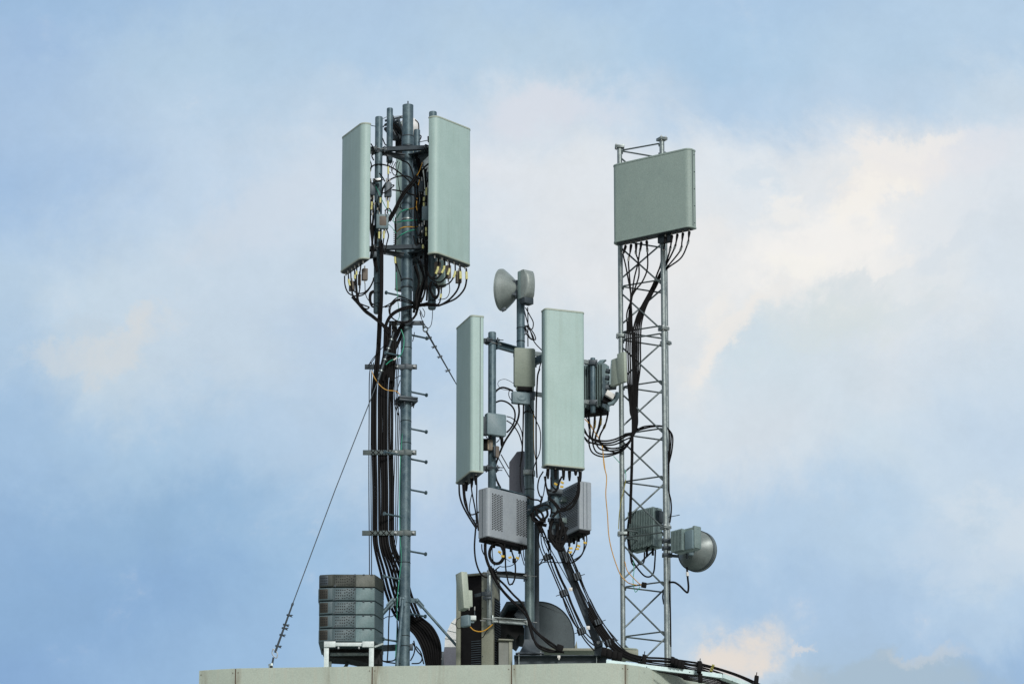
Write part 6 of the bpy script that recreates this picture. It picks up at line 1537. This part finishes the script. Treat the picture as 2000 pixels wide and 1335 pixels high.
cable('j', [(640, 0, .62), (650, 110), (645, 250), (650, 350), (668, 430), (672, 520), (660, 620)], 1.6, .62, 'black cable hugging the right leg of the lattice above its finned radio')
cables('j', 'the black cables curving under the lattice radio', 'cables under the lattice radio', [
    [(300, 600, .42), (290, 720), (305, 850), (330, 940), (380, 1020), (440, 1085), (490, 1090), (520, 1050), (530, 960), (535, 860)], [(296, 640), (296, 760), (315, 880), (370, 950), (405, 985), (435, 960), (440, 880)], [(300, 700), (312, 840), (325, 960), (350, 1000)], [(580, 730), (520, 770), (490, 820), (450, 870)]], .55, r=1.6)
cable('j', [(655, 1140, .3), (700, 1142), (745, 1170), (790, 1215), (815, 1228), (822, 1180), (815, 1100), (808, 1010)], 2.0, .24, 'black cable bending from the round dish back to the lattice leg', tags=(.88,), tagmat='tape')
cable('i', [(66, 765), (115, 815), (150, 870), (210, 960), (255, 1050), (268, 1160), (290, 1330)], 1.0, .5, 'upper orange earth wire leaving the narrow right panel', 'orange', 'orange wires left of the lattice')
cable('j', [(78, 0), (88, 130), (110, 230), (103, 380), (118, 560), (130, 740), (165, 900), (225, 1065), (270, 1120), (310, 1150), (400, 1170)], 1.0, .42, 'long orange earth wire hanging down left of the lattice tower', 'orange', 'orange wires left of the lattice')
cable('j', [(268, 960), (290, 1040), (350, 1110), (410, 1165), (430, 1175)], .9, .35, 'orange-yellow wire inside the lattice above the cable bundle knot', 'orange', 'orange wires left of the lattice')
cable('j', [(275, 250), (262, 330), (235, 440), (220, 560), (214, 680)], .9, .40, 'yellow-green earth wire along the left leg of the lattice', 'olive')
cables('j', 'the green earth wires on the lattice tower', 'green wires on the lattice', [[(170, 45), (225, 105)], [(268, 160), (278, 220), (270, 290)], [(345, 950), (348, 1040), (340, 1130), (355, 1215), (370, 1220), (400, 1180)]], .42, r=.7, mat='green')
o = MB().frame_box(W(*px('j', 435, 1165), .3), (5 * S, 0, -1 * S), (0, 4 * S, 0), (1 * S, 0, 5 * S), 1.5 * S).build('cable_knot', 'black', None); tag(o, 'black taped knot of wires on a horizontal brace of the lattice', 'cable knot')
cables('j', 'the black cables behind the lattice right leg', 'cables behind the lattice leg', [[(655, 1125, .62), (652, 1200), (660, 1320), (665, 1450), (668, 1700)], [(605, 1210, .4), (598, 1270), (607, 1330)]], .62, r=1.5)
cables('i', 'the tagged jumpers under the dark finned radio', 'tagged jumpers by the right panel', [
    ([(112, 715), (108, 800), (118, 880), (130, 960), (150, 1000)], dict(tagmat='tape', tags=(.5,))), ([(180, 700), (178, 780), (172, 850), (150, 950), (160, 1010)], dict(tags=(.25, .4))), ([(250, 690), (242, 770), (232, 840), (190, 950), (180, 1020)], dict(tags=(.22, .34))), ([(322, 690), (305, 780), (280, 850), (235, 940), (225, 1010), (260, 1060), (330, 1110)], dict(tags=(.3,)))], .58, r=1.7, tagmat='amber')
cables('i', 'the thin cables coming out behind the narrow right panel', 'thin cables behind the right panel', [[(70, 720), (100, 780), (150, 860)], [(66, 980), (110, 1030), (160, 1020), (240, 1050), (320, 1110), (420, 1130)], [(66, 900), (90, 940), (130, 970), (180, 1000)]], .55, r=1.0)

# ------------------------------------------------------------------ middle mast cables
cables('l', 'the thin black cables hanging from the small top radio', 'cables of the small top radio', [
    [(985, 540, -.05), (1000, 600, 0), (1020, 680), (1045, 760), (1075, 850), (1100, 930), (1140, 990), (1205, 1055)], [(1035, 545), (1038, 700), (1037, 850), (1038, 1010)], [(1010, 550), (1060, 640), (1100, 720), (1095, 790), (1070, 810)],
    [(1005, 770, -.12), (1030, 840), (1060, 900), (1100, 930), (1130, 920), (1110, 860), (1060, 790), (1020, 760)], [(1000, 780, -.12), (1020, 860), (1070, 920), (1110, 925), (1080, 850), (1040, 790), (1000, 760)], [(1000, 870), (1020, 850)], [(1195, 1190), (1170, 1280), (1160, 1340)]], -.1, r=1.1)
cables('m', 'the black cables looping between junction box and middle mast', 'cables looping around the junction box', [
    ([(565, 440), (570, 340), (600, 250), (660, 205), (720, 210), (790, 240)], dict(r=1.9)),
    ([(603, 362), (660, 345), (730, 365), (790, 420), (812, 490), (800, 580), (760, 650), (720, 690)], dict(r=1.7)),
    ([(850, 380), (855, 480), (830, 580), (770, 680), (700, 790), (650, 900), (610, 1010), (590, 1080), (560, 1180), (530, 1280)], dict(r=2.0)),
    ([(720, 515), (780, 535), (840, 590), (880, 670), (892, 740)], dict(r=1.0)),
    ([(720, 560), (790, 610), (850, 700), (880, 790), (892, 880), (880, 990), (865, 1060)], dict(r=1.2)),
    [(900, 385), (898, 520), (895, 700), (885, 900), (870, 1050), (868, 1200), (880, 1330)], [(908, 390), (905, 520), (900, 700), (893, 900)],
    ([(1080, 0), (1058, 70), (1050, 200), (1042, 400), (1040, 700), (1042, 1000), (1050, 1180)], dict(r=1.6)),
    [(960, 385), (1000, 460), (1040, 560), (1080, 650), (1090, 760), (1080, 900), (1040, 1000), (1005, 1120), (1010, 1250)],
    ([(1012, 470), (1015, 700), (1020, 880), (1040, 1010)], dict(mat='orange', r=.7)),
    ([(800, 160), (740, 125), (690, 112), (640, 130), (625, 170), (660, 215), (720, 230), (760, 235)], dict(r=.5)),
    ([(790, 235), (750, 240), (745, 290), (770, 340), (785, 340)], dict(r=.8)),
    [(905, 490, -.08), (920, 470), (960, 466), (1000, 480), (1020, 495)], [(575, 900), (585, 980), (595, 1080), (600, 1180), (640, 1290)], [(640, 770), (610, 800)], [(655, 740), (660, 830), (680, 850)],
    ([(590, 1100), (610, 1200), (655, 1290)], dict(r=1.7)), ([(660, 930), (700, 1000), (745, 1080)], dict(r=1.0)), ([(670, 740), (672, 800), (675, 830)], dict(r=2.6))], -.22, r=1.0)
cables('n', 'the heavy black cables bunched round the right pipe foot', 'heavy cables round the right pipe foot', [
    [(1330, 560), (1300, 680), (1310, 800), (1370, 880), (1420, 900)], [(1440, 600), (1470, 700), (1480, 800), (1440, 880), (1400, 920)], [(1290, 700), (1330, 790), (1400, 840), (1470, 830), (1500, 760)], [(1420, 560), (1440, 660), (1420, 780), (1400, 900)],
    [(1380, 620), (1390, 720), (1370, 820), (1400, 930)], [(1300, 780), (1350, 870), (1410, 930), (1470, 920)], [(1500, 660), (1460, 740), (1380, 780), (1310, 760)], [(1110, 560), (1160, 640), (1200, 720), (1190, 640), (1240, 560)], [(1070, 500), (1120, 560), (1190, 620), (1260, 640)]], -.50, r=3.4)
# jumpers under the left narrow panel
cables('n', 'the jumper cables under the tall narrow left panel', 'jumpers under the tall narrow left panel', [
    ([(222, 155), (228, 280), (260, 390), (310, 490), (370, 590), (430, 680)], dict(r=1.8)), ([(265, 160), (275, 280), (290, 380), (330, 480), (390, 580), (440, 660)], dict(r=1.6)), ([(290, 150), (290, 280), (310, 380), (325, 460), (345, 510)], dict(r=1.6)),
    ([(362, 130), (375, 250), (400, 380), (420, 500), (430, 620)], dict(r=1.4)), ([(430, 100), (432, 220), (430, 340), (435, 460), (440, 560)], dict(r=1.4)), ([(375, 260), (355, 350), (345, 440), (360, 520), (390, 570), (430, 590)], dict(r=.9)),
    ([(340, 500), (380, 512), (440, 490), (460, 475)], dict(r=1.3)), ([(425, 610), (410, 780), (405, 920), (420, 1060), (460, 1180), (510, 1240), (560, 1255)], dict(r=1.7)), ([(440, 560), (450, 700)], dict(r=1.5))], -.52, r=1.5)
for i, c in enumerate(p4.conn):
    o = MB().tube([c + Vector((0, 0, 3 * S)), c - Vector((0, 0, 8 * S)), c - Vector((0, 0, 15 * S))], [3.2 * S, 2.8 * S, 1.6 * S], 8).build('cable_boot', 'black', p4.root)
for i, c in enumerate(p5.conn):
    o = MB().tube([c + Vector((0, 0, 3 * S)), c - Vector((0, 0, (8 if i != 4 else 2) * S)), c - Vector((0, 0, (16 if i != 4 else 5) * S))], [3.4 * S, 2.9 * S, 1.7 * S], 8).build('cable_boot', 'black', p5.root)
cables('n', 'the black cables under the tall narrow right panel', 'cables under the tall narrow right panel', [
    ([(1250, 60), (1250, 160), (1280, 220), (1320, 230)], dict(r=1.5)), ([(1235, 60), (1260, 200), (1290, 300), (1370, 380), (1420, 450)], dict(r=1.8)), ([(1310, 70), (1320, 160), (1370, 210), (1400, 170), (1420, 90)], dict(r=1.6)),
    ([(1440, 60), (1400, 150), (1380, 220), (1330, 250)], dict(r=1.8)), ([(1635, 60), (1645, 180), (1630, 300), (1560, 420), (1480, 460), (1400, 475), (1330, 540)], dict(r=2.4)), ([(1640, 100), (1630, 220), (1590, 330), (1500, 420), (1420, 450)], dict(r=2.0)),
    ([(1220, 0), (1170, 90), (1155, 200), (1180, 290), (1215, 310)], dict(r=1.4)), ([(1210, 320), (1180, 400), (1140, 430), (1100, 470)], dict(r=1.4)), ([(1410, 470), (1420, 560), (1400, 680), (1370, 760)], dict(r=1.6)),
    ([(1310, 480), (1360, 490), (1400, 470)], dict(r=1.8)), ([(1160, 430), (1220, 395), (1290, 410), (1320, 460), (1300, 540)], dict(r=1.4)), ([(1100, 480), (1090, 560), (1130, 600), (1190, 590), (1250, 600)], dict(r=2)),
    ([(1200, 290), (1185, 390), (1215, 420)], dict(r=1.0)), ([(1260, 0), (1240, 150), (1225, 260), (1205, 330)], dict(r=1.0)), ([(1040, 300), (1090, 330), (1160, 340), (1200, 370)], dict(r=1.6)), ([(1110, 440), (1180, 470), (1220, 540), (1180, 590)], dict(r=2.2)),
    ([(1130, 420), (1150, 520), (1210, 570), (1270, 520), (1260, 440)], dict(r=2.4)), ([(1290, 330), (1340, 370), (1390, 450), (1360, 500)], dict(r=2.0))], -.55, r=1.5)
for (x, y, lab) in ((1368, 150, 'upright yellow cable tag under the right narrow panel, leftmost'), (1440, 182, 'yellow cable tag under the right narrow panel, lower of two'), (1445, 133, 'yellow cable tag under the right narrow panel, upper of two'),
                    (704, 955, 'yellow cable tag inside the black coil'), (740, 1005, 'yellow cable tag at the right edge of the black coil'), (826, 1018, 'slanted yellow cable tag right of the black coil'), (915, 1025, 'yellow cable tag nearest the mast, under the perforated radio'),
                    (1640, 883, 'yellow cable tag on the outer jumper below the right radio'), (1548, 910, 'yellow cable tag left among the jumpers below the right radio'), (1542, 958, 'lowest yellow cable tag below the right radio'), (1625, 918, 'small yellow cable tag hanging below the right radio'), (1715, 845, 'yellow cable tag closest to the right radio connector')):
    c = W(*px('n', x, y), -.62 if x > 1000 else -.5); a = random.uniform(-.5, .5)
    o = MB().frame_box(c, (3.2 * S * math.cos(a), .8 * S, 3.2 * S * math.sin(a)), (0, .5 * S, 0), (-2 * S * math.sin(a), 0, 2 * S * math.cos(a)), .2 * S).build('cable_tag', 'amber', None)
    tag(o, lab, 'cable tag', 'yellow cable tags on the middle mast')
cables('n', 'the jumper cables hanging under the perforated radio', 'jumpers under the perforated radio', [
    ([(490, 860), (495, 930), (520, 985), (540, 1000)], dict(r=1.2)), ([(530, 860), (535, 980), (560, 1080), (600, 1170), (640, 1260), (680, 1330)], dict(r=3.0)), ([(620, 850), (615, 950), (625, 1050), (640, 1120)], dict(r=.9)),
    ([(760, 860), (770, 1000), (775, 1150), (800, 1290), (820, 1340), (850, 1330)], dict(r=1.5)), ([(840, 900), (850, 960), (875, 1040), (890, 1150), (880, 1270), (850, 1340)], dict(r=1.6)), ([(945, 930), (935, 1010), (890, 1080), (830, 1120), (740, 1130), (700, 1120)], dict(r=.8)),
    ([(960, 890), (955, 960), (980, 1060), (995, 1110)], dict(r=.9)), ([(985, 890), (985, 980), (1000, 1060)], dict(r=.9)), ([(700, 1130), (660, 1160), (640, 1180)], dict(r=1.3)), ([(660, 1160), (680, 1200), (740, 1190), (830, 1190), (890, 1215), (960, 1240)], dict(r=1.2)), ([(690, 960), (760, 1020), (830, 1070)], dict(r=.5))], -.42, r=1.2)
g = thing('cable_coil', 'thick black coil of cable hanging under the perforated radio', 'cable coil', W(*px('n', 660, 1110), -.42), None)
for k in range(5):
    pts = []
    for j in range(25):
        a = 2 * math.pi * j / 24; rx, ry = 84 + 7 * math.sin(k * 2.1), 118 + 8 * math.cos(k * 1.7)
        pts.append(W(*px('n', 662 + rx * math.cos(a) + 3 * k, 975 + ry * math.sin(a)), -.42 + .012 * k - .02 * math.sin(a)))
    MB().tube(pts, 1.8 * S, 7).build('loop', 'black', g)
o = MB().frame_box(W(*px('n', 876, 1058), -.42), (3.6 * S, 0, 0), (0, 3 * S, 0), (0, 0, 4.5 * S), 1.2 * S).build('cable_plug', 'black', None); tag(o, 'black plug on a cable right of the black coil', 'cable plug')
cables('n', 'the tagged jumpers hanging under the right radio', 'jumpers under the right radio', [
    ([(1520, 800), (1530, 880), (1510, 960), (1520, 1060), (1510, 1150)], dict(r=1.3)), ([(1620, 790), (1615, 880), (1590, 950), (1560, 1000)], dict(r=1.2)), ([(1700, 750), (1705, 880), (1690, 960), (1640, 1030), (1560, 1080), (1480, 1085)], dict(r=1.5)), ([(1730, 740), (1735, 830), (1710, 920), (1660, 1000), (1570, 1055)], dict(r=1.2))], -.5, r=1.3)
cables('n', 'the thin wires fanning down right of the middle mast', 'thin wires fanning right of the middle mast', [
    [(1180, 690), (1165, 800), (1180, 900), (1220, 1000), (1260, 1020)], [(1190, 740), (1200, 850), (1230, 950), (1270, 1010)], [(1200, 690), (1230, 820), (1270, 920), (1300, 1000)], [(1195, 760), (1260, 800), (1300, 880), (1310, 980)], [(1160, 1120), (1210, 1080), (1290, 1070), (1400, 1080), (1480, 1075)],
    [(1185, 650), (1240, 760), (1280, 880), (1290, 1000)], [(1170, 1110), (1220, 1040), (1260, 1020)], [(1200, 650), (1255, 780), (1300, 930)]], -.3, r=1.1)
# cables along the back stay
cables('p', 'the thin black cables left of the sloping back stay', 'cables left of the back stay', [
    [(140, 200), (150, 280), (200, 400), (285, 600), (340, 720), (420, 900), (470, 985), (530, 1080), (620, 1180)], [(165, 210), (185, 300), (230, 420), (305, 590), (365, 720), (440, 900), (480, 975), (560, 1080), (640, 1140)],
    [(180, 210), (215, 300), (260, 420), (330, 570), (380, 700), (450, 860), (500, 960), (570, 1040), (640, 1100)], [(195, 230), (240, 340), (300, 480), (345, 570), (400, 720), (470, 870), (515, 960)], [(300, 640), (345, 770), (400, 880), (455, 960)]], -.34, r=1.35)
cables('p', 'the black cables right of the sloping back stay', 'cables right of the back stay', [
    [(290, 190), (340, 290), (400, 420), (440, 520), (520, 700), (600, 850), (650, 950), (740, 1070), (830, 1160), (900, 1210), (960, 1240)], [(320, 180), (370, 290), (425, 420), (470, 540), (550, 700), (625, 860), (680, 960), (760, 1070), (850, 1150), (920, 1200), (985, 1235)],
    [(350, 190), (400, 300), (450, 420), (500, 540), (580, 720), (650, 870), (720, 980), (790, 1070), (860, 1140), (960, 1200)], [(380, 200), (425, 310), (475, 430), (525, 560), (600, 720), (670, 850), (740, 950), (800, 1040), (870, 1120), (930, 1180)], [(365, 180), (415, 300), (465, 430), (515, 570), (570, 700), (640, 840)],
    [(575, 660), (640, 790), (700, 890), (740, 950), (790, 1010), (850, 1080)], [(620, 940), (680, 1010), (720, 1070), (780, 1150), (840, 1180)]], -.34, r=1.15)
for (x, y, w, h, lab) in ((150, 245, 8, 5, 'black cable clamp block left of the back stay, highest one'), (315, 605, 8, 6, 'black cable clamp block left of the back stay, middle one'), (492, 985, 8, 6, 'black cable clamp block left of the back stay, lowest one'), (445, 440, 8, 7, 'black cable clamp block right of the back stay, upper one'), (655, 898, 8, 5, 'black cable clamp block right of the back stay, lower one'), (340, 250, 6, 9, 'black cable clamp block at the top right of the back stay'), (775, 1100, 9, 6, 'black cable clamp block where the cables reach the beam')):
    c = W(*px('p', x, y), -.36); sd = Vector((1, 0, .35)).normalized(); dn = Vector((-.35, 0, 1)).normalized()
    g = thing('clamp_block', lab, 'cable clamp', c - dn * h * S, 'black cable clamp blocks along the back stay')
    MB().frame_box(c, sd * w * S, (0, 5 * S, 0), dn * h * S, 1 * S).build('block', 'black', g)
    e = -1 if x in (150, 315, 492) else 1
    MB().cyl(c + sd * e * w * S, c + sd * e * (w + 8) * S, .8 * S, seg=6).build('rod', 'steel', g)
    for k in (-.5, .1, .6): MB().frame_box(c + sd * k * w * S - Vector((0, 5.3 * S, 0)), sd * 1.2 * S, (0, .5 * S, 0), dn * h * 1.04 * S).build('rib', 'steel', g)
# big cables from the perforated radio down across the mast foot to the beam
cables('o', 'the thick black cables crossing down over the middle mast foot', 'thick cables over the middle mast foot', [
    [(600, 150), (640, 230), (700, 330), (780, 430), (850, 500), (930, 570), (990, 650), (1040, 740), (1110, 820), (1190, 880), (1290, 950), (1340, 985)], [(640, 150), (680, 240), (760, 320), (850, 420), (930, 500), (980, 590), (1020, 690), (1060, 780), (1130, 850), (1220, 930), (1320, 995)],
    [(620, 130), (660, 240), (730, 360), (830, 470), (880, 510)], [(990, 640), (1020, 760), (1050, 860), (1100, 930), (1180, 970), (1280, 1000), (1370, 1010)], [(1000, 650), (1040, 800), (1070, 900), (1110, 960), (1200, 1000), (1300, 1005)]], -.30, r=2.1)
o = MB().frame_box(W(*px('o', 1325, 970), -.34), (6 * S, 0, -2 * S), (0, 6 * S, 0), (2 * S, 0, 6 * S), 1.2 * S).build('clamp_block', 'black', None); tag(o, 'black cable clamp block on the base beam in front of the round hood', 'cable clamp', 'cable clamps on the roof')
cable('o', [(410, 750), (450, 785), (510, 798), (570, 780), (640, 725)], 1.1, -.36, 'orange-yellow wire looping from the rounded sensor', 'orange', None)
cable('o', [(310, 655), (275, 680), (265, 730), (285, 765), (315, 765)], .7, -.42, 'thin black loop around the rounded sensor')
cable('o', [(520, 865), (545, 850), (580, 790), (620, 740)], .8, -.34, 'thin black wire rising to the lower stub pipe')
cables('o', 'the thin wires hanging by the stub pipe of the middle mast', 'thin wires by the stub pipe', [[(680, 270), (700, 380), (710, 480), (715, 560)], [(660, 180), (690, 300), (680, 320)], [(690, 665), (700, 700), (680, 720)]], -.16, r=.7)
# run along the curved parapet edge
rows = []
for k in range(6):
    o_ = k * 21; j = lambda q: q * math.sin(k * 2.3 + q)
    rows.append(([(-60, 420 + o_ * 1.6, -.34), (60, 640 + o_ * 1.4, -.36), (180, 820 + o_ * 1.0, -.38), (280, 930 + o_ * .75, -.40), (400, 1000 + o_ * .62, -.42), (560, 1042 + o_ * .7 + j(5), -.42), (760, 1050 + o_ * .95 + j(6), -.40), (940, 1070 + o_ * .8, -.36), (1080, 1092 + o_ * .95 + j(6), -.34), (1170, 1106 + o_ * .9, -.30), (1400, 1160 + o_ * 1.25 + j(8), -.22), (1620, 1238 + o_ * 1.3 + j(9), -.12), (1820, 1330 + o_ * 1.25, 0), (2050, 1450 + o_ * 1.2, .1)], dict(r=(2.0, 1.7, 1.9, 1.4, 1.8, 1.3)[k])))
cables('k', 'the thick black cables running along the curved roof edge', 'thick cables along the curved roof edge', rows, -.4, r=2.4, side='top')
rows = []
for k in range(5):
    o_ = k * 14
    rows.append([(700 + 60 * k, 1195 + 8 * k, -.52), (860 + 30 * k, 1215 + o_ * .8, -.5), (1020, 1228 + o_, -.46), (1170, 1240 + o_ * 1.2, -.42), (1320, 1270 + o_ * 1.2, -.34), (1480, 1310 + o_, -.24), (1640, 1370 + o_, -.12)])
cables('k', 'the thin black cables slung under the aluminium tray', 'thin cables under the aluminium tray', rows, -.5, r=1.3, side='top')
for (x, y, lab) in ((205, 1000, 'black heap of cable clamps at the right end of the dark beam'), (930, 1095, 'bulky black cable splice on the curved roof edge')):
    c = W(*px('k', x, y), -.44); big = x < 300
    g = thing('cable_splice', lab, 'cable splice', c - Vector((0, 0, 8 * S)), 'cable clamps on the roof')
    for j in range(4):
        q = c + Vector(((-16 if big else -10) * S + j * (10 if big else 6.5) * S, .02 * j, (3 - 2.2 * j) * S))
        MB().frame_box(q, (5 * S if big else 3.4 * S, 0, -1 * S), (0, 9 * S, 0), (1 * S, 0, (8 if big else 6.5) * S), 1.2 * S).build('clamp', 'black', g)
for k, (x, y) in enumerate(((1170, 1190), (1180, 1270))):
    c = W(*px('k', x, y - (60 if k == 0 else 0)), -.40)
    o = MB().frame_box(c, (4 * S, 0, 0), (0, 7 * S, 0), (0, 0, 8 * S), 1 * S).build('clamp_block', 'black', None); tag(o, ('upper' if k == 0 else 'lower') + ' black cable clamp crossing the aluminium tray', 'cable clamp', 'cable clamps on the roof')
for k, (x, y) in enumerate(((1322, 1132), (1310, 1162), (1300, 1186))):
    c = W(*px('k', x, y), -.285); MB
    o = MB().cyl(c - Vector((2.5 * S, 0, -.5 * S)), c + Vector((2.5 * S, 0, -.5 * S)), 2.75 * S, seg=10).build('marker_band', 'olive', None); tag(o, ORD[k] + ' from top of the yellow marker bands on the curved roof edge cables', 'cable marker', 'yellow marker bands')
